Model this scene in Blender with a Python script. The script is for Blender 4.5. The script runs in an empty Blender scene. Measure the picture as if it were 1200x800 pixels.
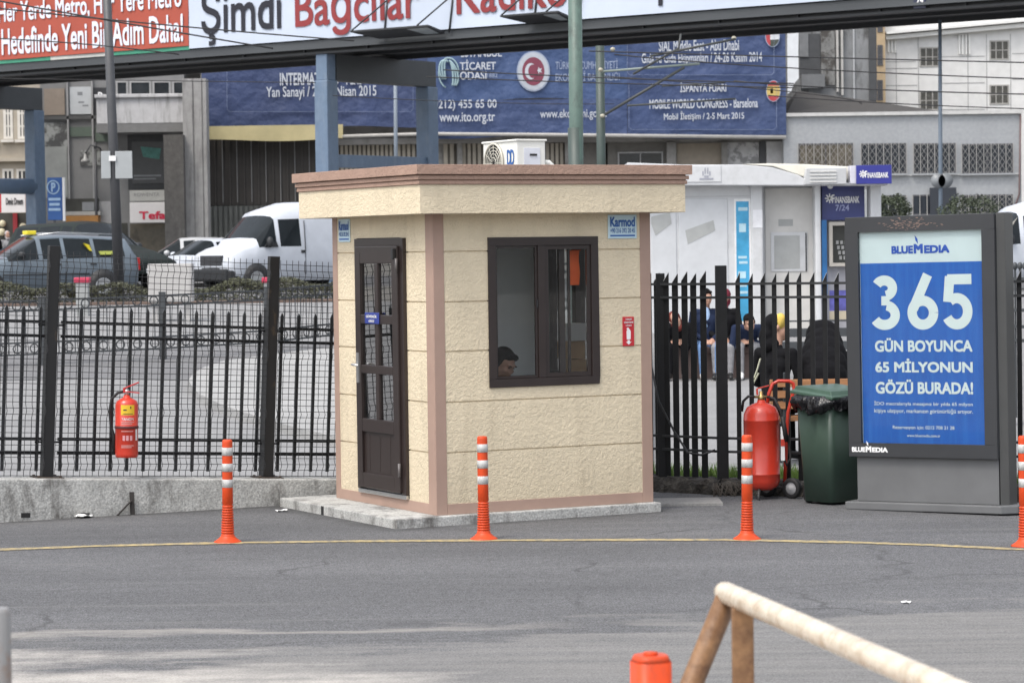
import bpy, bmesh, math, random
from mathutils import Vector, Matrix
R = math.radians
rnd = random.Random(7)
SC = bpy.context.scene
COL = SC.collection

# ------------------------------------------------------------------ camera
CAM_H, FPX, PITCH, ROLL = 2.0, 3185.6, 0.0332, 0.0138
cd = bpy.data.cameras.new('camera')
cd.sensor_width = 36.0
cd.lens = 36.0 * FPX / 1200.0
cd.clip_start, cd.clip_end = 0.1, 2000
cd.dof.use_dof = True
cd.dof.focus_distance = 20.3
cd.dof.aperture_fstop = 7.5
cam = bpy.data.objects.new('camera', cd)
COL.objects.link(cam)
_F = Vector((0, math.cos(PITCH), -math.sin(PITCH)))
_U = Vector((0, math.sin(PITCH), math.cos(PITCH)))
_R = Vector((1, 0, 0))
_er = _R * math.cos(ROLL) - _U * math.sin(ROLL)
_eu = _R * math.sin(ROLL) + _U * math.cos(ROLL)
cam.matrix_world = Matrix(((_er.x, _eu.x, -_F.x, 0), (_er.y, _eu.y, -_F.y, 0), (_er.z, _eu.z, -_F.z, CAM_H), (0, 0, 0, 1)))
SC.camera = cam

# ------------------------------------------------------------------ light
SUN_DIR = Vector((-0.66, -0.72, 1.70)).normalized()      # towards the sun
w = bpy.data.worlds.new('World')
SC.world = w
w.use_nodes = True
nt = w.node_tree
bg = nt.nodes['Background']
sky = nt.nodes.new('ShaderNodeTexSky')
sky.sky_type = 'NISHITA'
sky.sun_disc = False
sky.sun_elevation = math.asin(SUN_DIR.z)
sky.sun_rotation = math.atan2(SUN_DIR.x, SUN_DIR.y)
sky.air_density = 1.0
sky.dust_density = 4.0
sky.ozone_density = 1.0
hs = nt.nodes.new('ShaderNodeHueSaturation')
hs.inputs['Saturation'].default_value = 0.35
nt.links.new(sky.outputs['Color'], hs.inputs['Color'])
nt.links.new(hs.outputs['Color'], bg.inputs['Color'])
bg.inputs['Strength'].default_value = 0.15
sd = bpy.data.lights.new('sun', 'SUN')
sd.energy = 0.55
sd.angle = R(12)
sd.color = (1.0, 0.93, 0.82)
so = bpy.data.objects.new('sun', sd)
so.rotation_euler = SUN_DIR.to_track_quat('Z', 'Y').to_euler()
so.location = (-20, 5, 30)
COL.objects.link(so)
SC.view_settings.view_transform = 'Standard'
SC.view_settings.look = 'None'
SC.view_settings.gamma = 1.0
SC.view_settings.use_curve_mapping = False
SC.view_settings.exposure = 1.08
SC.cycles.max_bounces = 8
SC.cycles.transparent_max_bounces = 24

# ------------------------------------------------------------------ photo measurements -> metres
def ray(px, py):
    u, v = px - 600.0, 400.0 - py
    c, s = math.cos(ROLL), math.sin(ROLL)
    x, y = u * c + v * s, -u * s + v * c
    return _F + _R * (x / FPX) + _U * (y / FPX)
def P(px, py, Y):                       # point at distance Y
    r = ray(px, py)
    return r * (Y / r.y) + Vector((0, 0, CAM_H))
def G(px, py, z=0.0):                   # point at height z
    r = ray(px, py)
    return r * ((z - CAM_H) / r.z) + Vector((0, 0, CAM_H))
def span(x0, y0, x1, y1, Y):            # upright rectangle at distance Y -> x0,x1,z0,z1 in metres
    ym, xm = (y0 + y1) / 2, (x0 + x1) / 2
    return P(x0, ym, Y).x, P(x1, ym, Y).x, P(xm, y1, Y).z, P(xm, y0, Y).z
def tz(y):                              # height of the ground
    t = min(max((y - 33.0) / 23.0, 0), 1)
    return 1.0 * (t * 0.55 + 0.45 * t * t * (3 - 2 * t))
BYAW = 0.4871
BC = Vector((-0.5648, 19.8084, 0))
BU = Vector((math.cos(BYAW), math.sin(BYAW), 0))
BV = Vector((-math.sin(BYAW), math.cos(BYAW), 0))
def B(u, v, z): return BC + BU * u + BV * v + Vector((0, 0, z))
BROT = Matrix.Translation(BC) @ Matrix.Rotation(BYAW, 4, 'Z')
def on_v(px, py, v0):                   # hits the upright plane v = v0 of the booth grid -> (u, z)
    r = ray(px, py)
    t = (BC.dot(BV) + v0) / r.dot(BV)
    p = r * t
    return (p - BC).dot(BU), p.z + CAM_H

# ------------------------------------------------------------------ materials
def lin(h):
    h = h.lstrip('#')
    o = []
    for i in (0, 2, 4):
        v = int(h[i:i + 2], 16) / 255
        o.append(v / 12.92 if v <= 0.04045 else ((v + 0.055) / 1.055) ** 2.4)
    return tuple(o)
_M = {}
def M(name, col, rough=0.6, metal=0.0, var=0.12, vs=4.0, bump=0.0, bs=60.0, spec=0.5, coat=0.0, stretch=None, speck=0.0, sps=300.0, bd=0.01):
    if name in _M: return _M[name]
    if isinstance(col, str): col = lin(col)
    m = bpy.data.materials.new(name)
    m.use_nodes = True
    nt = m.node_tree
    b = nt.nodes['Principled BSDF']
    b.inputs['Roughness'].default_value = rough
    b.inputs['Metallic'].default_value = metal
    b.inputs['Specular IOR Level'].default_value = spec
    b.inputs['Coat Weight'].default_value = coat
    b.inputs['Base Color'].default_value = (*col, 1)
    tc = nt.nodes.new('ShaderNodeTexCoord')
    src = tc.outputs['Object']
    if stretch:
        mp = nt.nodes.new('ShaderNodeMapping')
        mp.inputs['Scale'].default_value = stretch
        nt.links.new(src, mp.inputs['Vector'])
        src = mp.outputs['Vector']
    if var > 0:
        n = nt.nodes.new('ShaderNodeTexNoise')
        n.inputs['Scale'].default_value = vs
        n.inputs['Detail'].default_value = 6
        n.inputs['Roughness'].default_value = 0.65
        nt.links.new(src, n.inputs['Vector'])
        mr = nt.nodes.new('ShaderNodeMapRange')
        mr.inputs['From Min'].default_value, mr.inputs['From Max'].default_value = 0.3, 0.7
        mr.inputs['To Min'].default_value, mr.inputs['To Max'].default_value = 1 - var, 1 + var
        nt.links.new(n.outputs['Fac'], mr.inputs['Value'])
        val = mr.outputs['Result']
        if speck > 0:
            n2 = nt.nodes.new('ShaderNodeTexNoise')
            n2.inputs['Scale'].default_value = sps
            n2.inputs['Detail'].default_value = 2
            nt.links.new(tc.outputs['Object'], n2.inputs['Vector'])
            m2 = nt.nodes.new('ShaderNodeMapRange')
            m2.inputs['From Min'].default_value, m2.inputs['From Max'].default_value = 0.3, 0.7
            m2.inputs['To Min'].default_value, m2.inputs['To Max'].default_value = 1 - speck, 1 + speck
            nt.links.new(n2.outputs['Fac'], m2.inputs['Value'])
            mu = nt.nodes.new('ShaderNodeMath'); mu.operation = 'MULTIPLY'
            nt.links.new(val, mu.inputs[0]); nt.links.new(m2.outputs['Result'], mu.inputs[1])
            val = mu.outputs[0]
        vm = nt.nodes.new('ShaderNodeVectorMath'); vm.operation = 'SCALE'
        vm.inputs[0].default_value = col
        nt.links.new(val, vm.inputs['Scale'])
        nt.links.new(vm.outputs['Vector'], b.inputs['Base Color'])
        rr = nt.nodes.new('ShaderNodeMapRange')
        rr.inputs['To Min'].default_value, rr.inputs['To Max'].default_value = max(rough - 0.1, 0.02), min(rough + 0.12, 1)
        nt.links.new(n.outputs['Fac'], rr.inputs['Value'])
        nt.links.new(rr.outputs['Result'], b.inputs['Roughness'])
    if bump > 0:
        n3 = nt.nodes.new('ShaderNodeTexNoise')
        n3.inputs['Scale'].default_value = bs
        n3.inputs['Detail'].default_value = 3
        nt.links.new(src, n3.inputs['Vector'])
        bp = nt.nodes.new('ShaderNodeBump')
        bp.inputs['Strength'].default_value = bump
        bp.inputs['Distance'].default_value = bd
        nt.links.new(n3.outputs['Fac'], bp.inputs['Height'])
        nt.links.new(bp.outputs['Normal'], b.inputs['Normal'])
    _M[name] = m
    return m

def blotch(name, base, stain, scale, lo, hi, stretch=(1, 1, 1), **kw):
    """material with patches of a second colour (stains, rust, peeling paint)"""
    m = M(name, base, **kw)
    nt = m.node_tree
    b = nt.nodes['Principled BSDF']
    tc = nt.nodes.new('ShaderNodeTexCoord')
    mp = nt.nodes.new('ShaderNodeMapping'); mp.inputs['Scale'].default_value = stretch
    n = nt.nodes.new('ShaderNodeTexNoise'); n.inputs['Scale'].default_value = scale; n.inputs['Detail'].default_value = 8; n.inputs['Roughness'].default_value = 0.7
    mr = nt.nodes.new('ShaderNodeMapRange'); mr.inputs['From Min'].default_value = lo; mr.inputs['From Max'].default_value = hi
    mix = nt.nodes.new('ShaderNodeMix'); mix.data_type = 'RGBA'
    nt.links.new(tc.outputs['Object'], mp.inputs['Vector'])
    nt.links.new(mp.outputs['Vector'], n.inputs['Vector'])
    nt.links.new(n.outputs['Fac'], mr.inputs['Value'])
    nt.links.new(mr.outputs['Result'], mix.inputs['Factor'])
    old = b.inputs['Base Color'].links
    if old:
        nt.links.new(old[0].from_socket, mix.inputs['A'])
    else:
        mix.inputs['A'].default_value = b.inputs['Base Color'].default_value
    mix.inputs['B'].default_value = (*(lin(stain) if isinstance(stain, str) else stain), 1)
    nt.links.new(mix.outputs['Result'], b.inputs['Base Color'])
    return m

def glass(name, tint=(0.75, 0.8, 0.8), refl=0.5, gain=1.0):
    if name in _M: return _M[name]
    m = bpy.data.materials.new(name); m.use_nodes = True
    nt = m.node_tree
    out = nt.nodes['Material Output']
    nt.nodes.remove(nt.nodes['Principled BSDF'])
    t = nt.nodes.new('ShaderNodeBsdfTransparent'); t.inputs['Color'].default_value = (*tint, 1)
    g = nt.nodes.new('ShaderNodeBsdfGlossy'); g.inputs['Roughness'].default_value = 0.02
    fr = nt.nodes.new('ShaderNodeFresnel'); fr.inputs['IOR'].default_value = 1.6
    tc = nt.nodes.new('ShaderNodeTexCoord')
    n = nt.nodes.new('ShaderNodeTexNoise'); n.inputs['Scale'].default_value = 2.5
    nt.links.new(tc.outputs['Object'], n.inputs['Vector'])
    bp = nt.nodes.new('ShaderNodeBump'); bp.inputs['Strength'].default_value = 0.03
    nt.links.new(n.outputs['Fac'], bp.inputs['Height'])
    nt.links.new(bp.outputs['Normal'], g.inputs['Normal'])
    ma = nt.nodes.new('ShaderNodeMath'); ma.operation = 'MULTIPLY_ADD'; ma.inputs[1].default_value = gain; ma.inputs[2].default_value = refl * 0.1
    nt.links.new(fr.outputs['Fac'], ma.inputs[0])
    mx = nt.nodes.new('ShaderNodeMixShader')
    nt.links.new(ma.outputs[0], mx.inputs[0])
    nt.links.new(t.outputs[0], mx.inputs[1]); nt.links.new(g.outputs[0], mx.inputs[2])
    nt.links.new(mx.outputs[0], out.inputs['Surface'])
    _M[name] = m
    return m

# ------------------------------------------------------------------ mesh builder
def wm(o):
    m = o.matrix_basis
    return wm(o.parent) @ m if o.parent else m
class MB:
    def __init__(s): s.v, s.f, s.sm, s.mi = [], [], [], []; s.cur = 0
    def add(s, vs, fs, smooth=False):
        n = len(s.v)
        s.v += [Vector(p) for p in vs]
        for f in fs:
            s.f.append([i + n for i in f]); s.sm.append(smooth); s.mi.append(s.cur)
        return s
    def box(s, x0, x1, y0, y1, z0, z1, mat=None):
        vs = [Vector((x, y, z)) for z in (z0, z1) for y in (y0, y1) for x in (x0, x1)]
        if mat is not None: vs = [mat @ p for p in vs]
        return s.add(vs, [(0, 2, 3, 1), (4, 5, 7, 6), (0, 1, 5, 4), (2, 6, 7, 3), (0, 4, 6, 2), (1, 3, 7, 5)])
    def bar(s, a, b, w_, h_, up=(0, 0, 1)):
        a, b = Vector(a), Vector(b)
        d = (b - a).normalized(); up = Vector(up)
        if abs(d.dot(up)) > 0.99: up = Vector((0, 1, 0)) if abs(d.y) < 0.9 else Vector((1, 0, 0))
        x = d.cross(up).normalized() * (w_ / 2); y = x.cross(d).normalized() * (h_ / 2)
        vs = [a - x - y, a + x - y, a + x + y, a - x + y, b - x - y, b + x - y, b + x + y, b - x + y]
        return s.add(vs, [(0, 3, 2, 1), (4, 5, 6, 7), (0, 1, 5, 4), (1, 2, 6, 5), (2, 3, 7, 6), (3, 0, 4, 7)])
    def tube(s, pts, r, n=8, caps=True, smooth=True):
        pts = [Vector(p) for p in pts]
        rs = r if isinstance(r, (list, tuple)) else [r] * len(pts)
        vs, fs = [], []
        ref = None
        for i, p in enumerate(pts):
            d = (pts[min(i + 1, len(pts) - 1)] - pts[max(i - 1, 0)]).normalized()
            if ref is None:
                ref = Vector((0, 0, 1)) if abs(d.z) < 0.9 else Vector((1, 0, 0))
            x = (ref - d * ref.dot(d)).normalized(); ref = x
            y = d.cross(x)
            for k in range(n):
                a = 2 * math.pi * (k + 0.5) / n
                vs.append(p + (x * math.cos(a) + y * math.sin(a)) * rs[i])
        for i in range(len(pts) - 1):
            for k in range(n):
                k2 = (k + 1) % n
                fs.append((i * n + k, i * n + k2, (i + 1) * n + k2, (i + 1) * n + k))
        s.add(vs, fs, smooth)
        if caps:
            m = len(s.v) - len(vs)
            s.f.append([m + k for k in range(n)][::-1]); s.sm.append(False); s.mi.append(s.cur)
            s.f.append([m + (len(pts) - 1) * n + k for k in range(n)]); s.sm.append(False); s.mi.append(s.cur)
        return s
    def lathe(s, prof, n=24, mat=None, smooth=True, caps=True):      # prof [(r,z)...] about z
        vs, fs = [], []
        for (r, z) in prof:
            for k in range(n):
                a = 2 * math.pi * k / n
                vs.append(Vector((r * math.cos(a), r * math.sin(a), z)))
        for i in range(len(prof) - 1):
            for k in range(n):
                k2 = (k + 1) % n
                fs.append((i * n + k, i * n + k2, (i + 1) * n + k2, (i + 1) * n + k))
        if caps and prof[0][0] > 1e-6: fs.append(tuple(range(n))[::-1])
        if caps and prof[-1][0] > 1e-6: fs.append(tuple((len(prof) - 1) * n + k for k in range(n)))
        if mat is not None: vs = [mat @ p for p in vs]
        return s.add(vs, fs, smooth)
    def prism(s, poly, y0, y1, mat=None):                 # poly in (x,z), extruded along y
        n = len(poly)
        vs = [Vector((x, y0, z)) for x, z in poly] + [Vector((x, y1, z)) for x, z in poly]
        if mat is not None: vs = [mat @ p for p in vs]
        fs = [tuple(range(n)), tuple(range(n, 2 * n))[::-1]]
        for k in range(n):
            k2 = (k + 1) % n
            fs.append((k2, k, n + k, n + k2))
        return s.add(vs, fs)
    def ball(s, c, rx, ry, rz, n=14, m=10, mat=None):
        c = Vector(c)
        vs, fs = [], []
        for i in range(m + 1):
            t = math.pi * i / m
            for k in range(n):
                a = 2 * math.pi * k / n
                p = Vector((rx * math.sin(t) * math.cos(a), ry * math.sin(t) * math.sin(a), rz * math.cos(t)))
                if mat is not None: p = mat @ p
                vs.append(c + p)
        for i in range(m):
            for k in range(n):
                k2 = (k + 1) % n
                fs.append((i * n + k, (i + 1) * n + k, (i + 1) * n + k2, i * n + k2))
        return s.add(vs, fs, True)
    def quad(s, a, b, c, d): return s.add([a, b, c, d], [(0, 1, 2, 3)])
    def build(s, name, mat, parent=None, bevel=0.0, segs=2, local=False, xf=None):
        vs = s.v
        if xf is not None: vs = [xf @ p for p in vs]
        org = Vector((0, 0, 0))
        if parent is not None:
            if not local:
                inv = wm(parent).inverted()
                vs = [inv @ p for p in vs]
        else:
            xs, ys, zs = zip(*[(p.x, p.y, p.z) for p in vs])
            org = Vector(((min(xs) + max(xs)) / 2, (min(ys) + max(ys)) / 2, min(zs)))
            vs = [p - org for p in vs]
        me = bpy.data.meshes.new(name)
        me.from_pydata([tuple(p) for p in vs], [], s.f)
        me.polygons.foreach_set('use_smooth', s.sm)
        mats = mat if isinstance(mat, (list, tuple)) else [mat]
        for q in mats: me.materials.append(q)
        me.polygons.foreach_set('material_index', s.mi)
        bm = bmesh.new(); bm.from_mesh(me)
        bmesh.ops.remove_doubles(bm, verts=bm.verts, dist=1e-6)
        bmesh.ops.recalc_face_normals(bm, faces=bm.faces)
        if bevel > 0:
            es = [e for e in bm.edges if len(e.link_faces) == 2 and e.calc_face_angle(0) > R(35)]
            bmesh.ops.bevel(bm, geom=es, offset=bevel, segments=segs, affect='EDGES', profile=0.6, clamp_overlap=True)
        bm.to_mesh(me); bm.free()
        o = bpy.data.objects.new(name, me)
        o.location = org
        COL.objects.link(o)
        if parent is not None: o.parent = parent
        return o

def tag(o, label, cat, group=None, kind=None):
    if label: o['label'] = label
    if cat: o['category'] = cat
    if group: o['group'] = group
    if kind: o['kind'] = kind
    return o
def thing(name, label, cat, loc, rz=0.0, group=None):
    o = bpy.data.objects.new(name, None)
    o.empty_display_size = 0.2
    o.location = loc
    o.rotation_euler = (0, 0, rz)
    COL.objects.link(o)
    return tag(o, label, cat, group)
def struct(name, mb, mat, **k):
    o = mb.build(name, mat, **k)
    o['kind'] = 'structure'
    return o
def copy_tree(o, parent=None):
    c = o.copy(); COL.objects.link(c)
    if parent is not None: c.parent = parent
    for ch in list(o.children): copy_tree(ch, c)
    return c

def text(s, name, mat, parent, frame, w_=None, h_=None, bold=0.0, depth=0.0006, align='C', xs=1.0, local=False, shear=0.0, step=0.00025):
    """lettering as a mesh. frame: Matrix whose x/z axes span the sign face, -y faces the reader; text centred (or left) on its origin"""
    cu = bpy.data.curves.new('tmp', 'FONT')
    cu.body = s
    cu.extrude = 0.0
    cu.resolution_u = 3
    cu.space_line = 0.95
    cu.shear = shear
    cu.align_x = 'CENTER' if align == 'C' else 'LEFT'
    to = bpy.data.objects.new('tmp', cu)
    COL.objects.link(to)
    bpy.context.view_layer.update()
    me = bpy.data.meshes.new_from_object(to.evaluated_get(bpy.context.evaluated_depsgraph_get()))
    bpy.data.objects.remove(to); bpy.data.curves.remove(cu)
    vs = [v.co.copy() for v in me.vertices]
    x0, x1 = min(v.x for v in vs), max(v.x for v in vs)
    y0, y1 = min(v.y for v in vs), max(v.y for v in vs)
    kx = (w_ / (x1 - x0)) if w_ else None
    ky = (h_ / (y1 - y0)) if h_ else None
    if kx is None: kx = ky * xs
    if ky is None: ky = kx / xs
    mb = MB()
    cx = (x0 + x1) / 2 if align == 'C' else x0
    fs = [tuple(p.vertices) for p in me.polygons]
    n = 1 if bold <= 0 else (5 if bold < .02 else 9)
    for k in range(n):                    # heavier strokes: the same letters laid over each other a hair apart
        ox, oz = ((0, 0), (-1, -1), (1, 1), (-1, 1), (1, -1), (0, 1), (0, -1), (1, 0), (-1, 0))[k]
        dx, dz = bold * kx * ox, bold * ky * oz
        mb.add([frame @ Vector(((v.x - cx) * kx * (1 - 2 * bold / max(x1 - x0, .1)) + dx, -depth - k * step, (v.y - (y0 + y1) / 2) * ky * (1 - 2 * bold / max(y1 - y0, .1)) + dz)) for v in vs], fs)
    bpy.data.meshes.remove(me)
    return mb.build(name, mat, parent, local=local)
def face(x, y, z, rz=0.0, tilt=0.0): return Matrix.Translation((x, y, z)) @ Matrix.Rotation(rz, 4, 'Z') @ Matrix.Rotation(tilt, 4, 'Y')
# ------------------------------------------------------------------ ground
def GT(px, py, dz=0.0):                # hits the sloping ground
    p = G(px, py, 0)
    for _ in range(40):
        p = G(px, py, 0.5 * (tz(p.y) + dz) + 0.5 * p.z) if py > 305 else p
    return p
def pos_noise(nt, scale, detail=5, stretch=(1, 1, 1), rough=0.6):
    g = nt.nodes.new('ShaderNodeNewGeometry')
    mp = nt.nodes.new('ShaderNodeMapping'); mp.inputs['Scale'].default_value = stretch
    n = nt.nodes.new('ShaderNodeTexNoise'); n.inputs['Scale'].default_value = scale; n.inputs['Detail'].default_value = detail; n.inputs['Roughness'].default_value = rough
    nt.links.new(g.outputs['Position'], mp.inputs['Vector']); nt.links.new(mp.outputs['Vector'], n.inputs['Vector'])
    return n.outputs['Fac']
def mrange(nt, v, a, b, c, d):
    m = nt.nodes.new('ShaderNodeMapRange')
    m.inputs['From Min'].default_value, m.inputs['From Max'].default_value = a, b
    m.inputs['To Min'].default_value, m.inputs['To Max'].default_value = c, d
    nt.links.new(v, m.inputs['Value']); return m.outputs['Result']
def math_(nt, op, a, b=None):
    m = nt.nodes.new('ShaderNodeMath'); m.operation = op
    for i, q in enumerate((a, b)):
        if q is None: continue
        if isinstance(q, (int, float)): m.inputs[i].default_value = q
        else: nt.links.new(q, m.inputs[i])
    return m.outputs[0]
def mixc(nt, f, a, b):
    m = nt.nodes.new('ShaderNodeMix'); m.data_type = 'RGBA'
    nt.links.new(f, m.inputs['Factor'])
    for k, q in (('A', a), ('B', b)):
        if isinstance(q, tuple): m.inputs[k].default_value = (*q, 1)
        else: nt.links.new(q, m.inputs[k])
    return m.outputs['Result']

def asphalt_mat():
    m = bpy.data.materials.new('worn_asphalt'); m.use_nodes = True
    nt = m.node_tree; b = nt.nodes['Principled BSDF']
    b.inputs['Roughness'].default_value = 0.85
    b.inputs['Specular IOR Level'].default_value = 0.3
    fine = pos_noise(nt, 95, 2)
    mid = pos_noise(nt, 22, 4, (0.8, 1, 1))
    big = pos_noise(nt, 0.7, 4, (0.35, 1.3, 1))
    base = mixc(nt, mrange(nt, big, 0.3, 0.7, 0, 1), (0.089, 0.090, 0.094), (0.128, 0.129, 0.134))
    sp = math_(nt, 'MULTIPLY', mrange(nt, fine, 0.3, 0.7, 0.35, 1.65), mrange(nt, mid, 0.3, 0.7, 0.85, 1.15))
    vm = nt.nodes.new('ShaderNodeVectorMath'); vm.operation = 'SCALE'
    nt.links.new(base, vm.inputs[0]); nt.links.new(sp, vm.inputs['Scale'])
    col = vm.outputs['Vector']
    # darker band along the foot of the plinth and of the low wall
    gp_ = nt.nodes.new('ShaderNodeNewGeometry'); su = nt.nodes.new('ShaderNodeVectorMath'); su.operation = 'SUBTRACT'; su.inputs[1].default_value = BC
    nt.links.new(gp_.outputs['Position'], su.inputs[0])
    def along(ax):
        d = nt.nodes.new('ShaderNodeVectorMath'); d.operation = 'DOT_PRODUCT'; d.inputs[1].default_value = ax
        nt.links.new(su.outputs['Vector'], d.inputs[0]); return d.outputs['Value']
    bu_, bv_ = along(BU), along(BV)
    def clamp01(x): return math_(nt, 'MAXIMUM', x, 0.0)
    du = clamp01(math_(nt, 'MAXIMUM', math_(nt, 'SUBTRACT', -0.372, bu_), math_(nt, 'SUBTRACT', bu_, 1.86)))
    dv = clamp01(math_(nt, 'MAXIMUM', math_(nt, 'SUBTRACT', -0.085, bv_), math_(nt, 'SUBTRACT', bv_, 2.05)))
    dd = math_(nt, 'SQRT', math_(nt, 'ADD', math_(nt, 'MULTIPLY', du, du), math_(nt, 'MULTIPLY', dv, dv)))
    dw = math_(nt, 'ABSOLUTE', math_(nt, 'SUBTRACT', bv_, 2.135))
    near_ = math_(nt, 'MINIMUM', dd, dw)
    foot_band = math_(nt, 'MULTIPLY', mrange(nt, near_, 0.0, 0.20, 0.75, 0), mrange(nt, pos_noise(nt, 4, 6), 0.3, 0.65, 0.35, 1))
    col = mixc(nt, foot_band, col, (0.030, 0.029, 0.028))
    # pale scuffs dragged along the driving direction, and thin cracks
    sc_ = mrange(nt, pos_noise(nt, 1.6, 7, (0.12, 3.2, 1), 0.75), 0.56, 0.72, 0, 0.5)
    col = mixc(nt, sc_, col, (0.20, 0.198, 0.192))
    vo = nt.nodes.new('ShaderNodeTexVoronoi'); vo.feature = 'DISTANCE_TO_EDGE'; vo.inputs['Scale'].default_value = 0.42
    gg = nt.nodes.new('ShaderNodeNewGeometry'); ds = nt.nodes.new('ShaderNodeVectorMath'); ds.operation = 'ADD'
    nz = nt.nodes.new('ShaderNodeTexNoise'); nz.inputs['Scale'].default_value = 2.2; nz.inputs['Detail'].default_value = 5
    nt.links.new(gg.outputs['Position'], nz.inputs['Vector']); sv = nt.nodes.new('ShaderNodeVectorMath'); sv.operation = 'SCALE'; sv.inputs['Scale'].default_value = 0.5
    nt.links.new(nz.outputs['Color'], sv.inputs[0]); nt.links.new(gg.outputs['Position'], ds.inputs[0]); nt.links.new(sv.outputs['Vector'], ds.inputs[1]); nt.links.new(ds.outputs['Vector'], vo.inputs['Vector'])
    ck = math_(nt, 'MULTIPLY', mrange(nt, vo.outputs['Distance'], 0.004, 0.012, 0.5, 0), mrange(nt, big, 0.45, 0.6, 0, 1))
    col = mixc(nt, ck, col, (0.035, 0.035, 0.036))
    # old dark oil / damp spots
    spot = mrange(nt, pos_noise(nt, 0.9, 6, (0.7, 1.2, 1), 0.7), 0.60, 0.70, 0, 0.45)
    col = mixc(nt, spot, col, (0.062, 0.062, 0.065))
    # dust and sand drifted along the near side of the yard
    g = nt.nodes.new('ShaderNodeNewGeometry'); sx = nt.nodes.new('ShaderNodeSeparateXYZ')
    nt.links.new(g.outputs['Position'], sx.inputs[0])
    edge = math_(nt, 'SUBTRACT', math_(nt, 'ADD', math_(nt, 'MULTIPLY', sx.outputs['X'], 0.46), 14.05), sx.outputs['Y'])
    wob = mrange(nt, pos_noise(nt, 1.1, 5, (0.5, 1.5, 1)), 0.3, 0.7, -0.8, 0.8)
    e2 = math_(nt, 'ADD', edge, wob)
    thin = math_(nt, 'MULTIPLY', mrange(nt, e2, -0.05, 0.25, 0, 1), mrange(nt, pos_noise(nt, 3.0, 6, (0.25, 2.5, 1), 0.7), 0.35, 0.65, 0.30, 0.75))
    sand = mixc(nt, mrange(nt, fine, 0.3, 0.7, 0, 1), (0.17, 0.167, 0.16), (0.27, 0.262, 0.25))
    col = mixc(nt, thin, col, sand)
    # thick pale sand, more towards the left
    e3 = math_(nt, 'SUBTRACT', math_(nt, 'ADD', e2, math_(nt, 'MULTIPLY', sx.outputs['X'], -1.1)), 1.85)
    thick = math_(nt, 'MULTIPLY', mrange(nt, e3, -0.1, 0.7, 0, 1), mrange(nt, pos_noise(nt, 6, 5), 0.3, 0.7, 0.5, 1.0))
    col = mixc(nt, thick, col, mixc(nt, mrange(nt, fine, 0.3, 0.7, 0, 1), (0.33, 0.31, 0.285), (0.50, 0.475, 0.44)))
    # thin dusty streak
    ln = math_(nt, 'ABSOLUTE', math_(nt, 'SUBTRACT', math_(nt, 'ADD', math_(nt, 'MULTIPLY', sx.outputs['X'], 0.04), math_(nt, 'MULTIPLY', wob, 0.25)), math_(nt, 'SUBTRACT', sx.outputs['Y'], 14.45)))
    st = math_(nt, 'MULTIPLY', mrange(nt, ln, 0.0, 0.11, 0.55, 0), mrange(nt, sx.outputs['X'], -0.4, 0.4, 1, 0))
    col = mixc(nt, st, col, (0.36, 0.34, 0.31))
    nt.links.new(col, b.inputs['Base Color'])
    bp = nt.nodes.new('ShaderNodeBump'); bp.inputs['Strength'].default_value = 0.6; bp.inputs['Distance'].default_value = 0.008
    nt.links.new(fine, bp.inputs['Height']); nt.links.new(bp.outputs['Normal'], b.inputs['Normal'])
    return m
def ground_mat(name, a, c, scale, stretch=(1, 1, 1), speck=0.2, sps=40, joints=None):
    m = bpy.data.materials.new(name); m.use_nodes = True
    nt = m.node_tree; b = nt.nodes['Principled BSDF']
    b.inputs['Roughness'].default_value = 0.85
    base = mixc(nt, mrange(nt, pos_noise(nt, scale, 6, stretch, 0.65), 0.3, 0.7, 0, 1), a, c)
    sp = mrange(nt, pos_noise(nt, sps, 3), 0.3, 0.7, 1 - speck, 1 + speck)
    vm = nt.nodes.new('ShaderNodeVectorMath'); vm.operation = 'SCALE'
    nt.links.new(base, vm.inputs[0]); nt.links.new(sp, vm.inputs['Scale'])
    col = vm.outputs['Vector']
    if joints:
        g = nt.nodes.new('ShaderNodeNewGeometry')
        br = nt.nodes.new('ShaderNodeTexBrick')
        br.inputs['Color1'].default_value = (1, 1, 1, 1); br.inputs['Color2'].default_value = (0.9, 0.9, 0.9, 1); br.inputs['Mortar'].default_value = (0.55, 0.55, 0.55, 1)
        br.inputs['Scale'].default_value = joints; br.inputs['Mortar Size'].default_value = 0.012
        nt.links.new(g.outputs['Position'], br.inputs['Vector'])
        mm = nt.nodes.new('ShaderNodeMix'); mm.data_type = 'RGBA'; mm.blend_type = 'MULTIPLY'; mm.inputs['Factor'].default_value = 1
        nt.links.new(col, mm.inputs['A']); nt.links.new(br.outputs['Color'], mm.inputs['B'])
        col = mm.outputs['Result']
    nt.links.new(col, b.inputs['Base Color'])
    bp = nt.nodes.new('ShaderNodeBump'); bp.inputs['Strength'].default_value = 0.3; bp.inputs['Distance'].default_value = 0.01
    nt.links.new(pos_noise(nt, sps, 3), bp.inputs['Height']); nt.links.new(bp.outputs['Normal'], b.inputs['Normal'])
    return m
def sheet(ys, xs, dz):
    mb = MB()
    vs = [(x, y, tz(y) + dz) for y in ys for x in xs]
    n = len(xs)
    mb.add(vs, [(j * n + i, j * n + i + 1, (j + 1) * n + i + 1, (j + 1) * n + i) for j in range(len(ys) - 1) for i in range(n - 1)], True)
    return mb
slope = [33 + 23 * i / 24 for i in range(25)]
struct('ground', sheet([-40, -10, 10, 20, 28] + slope + [60, 80, 110, 200, 600], [-400, -100, -30, 0, 30, 100, 400], 0.0),
       ground_mat('packed_earth', (0.16, 0.15, 0.13), (0.22, 0.21, 0.19), 0.5))
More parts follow.
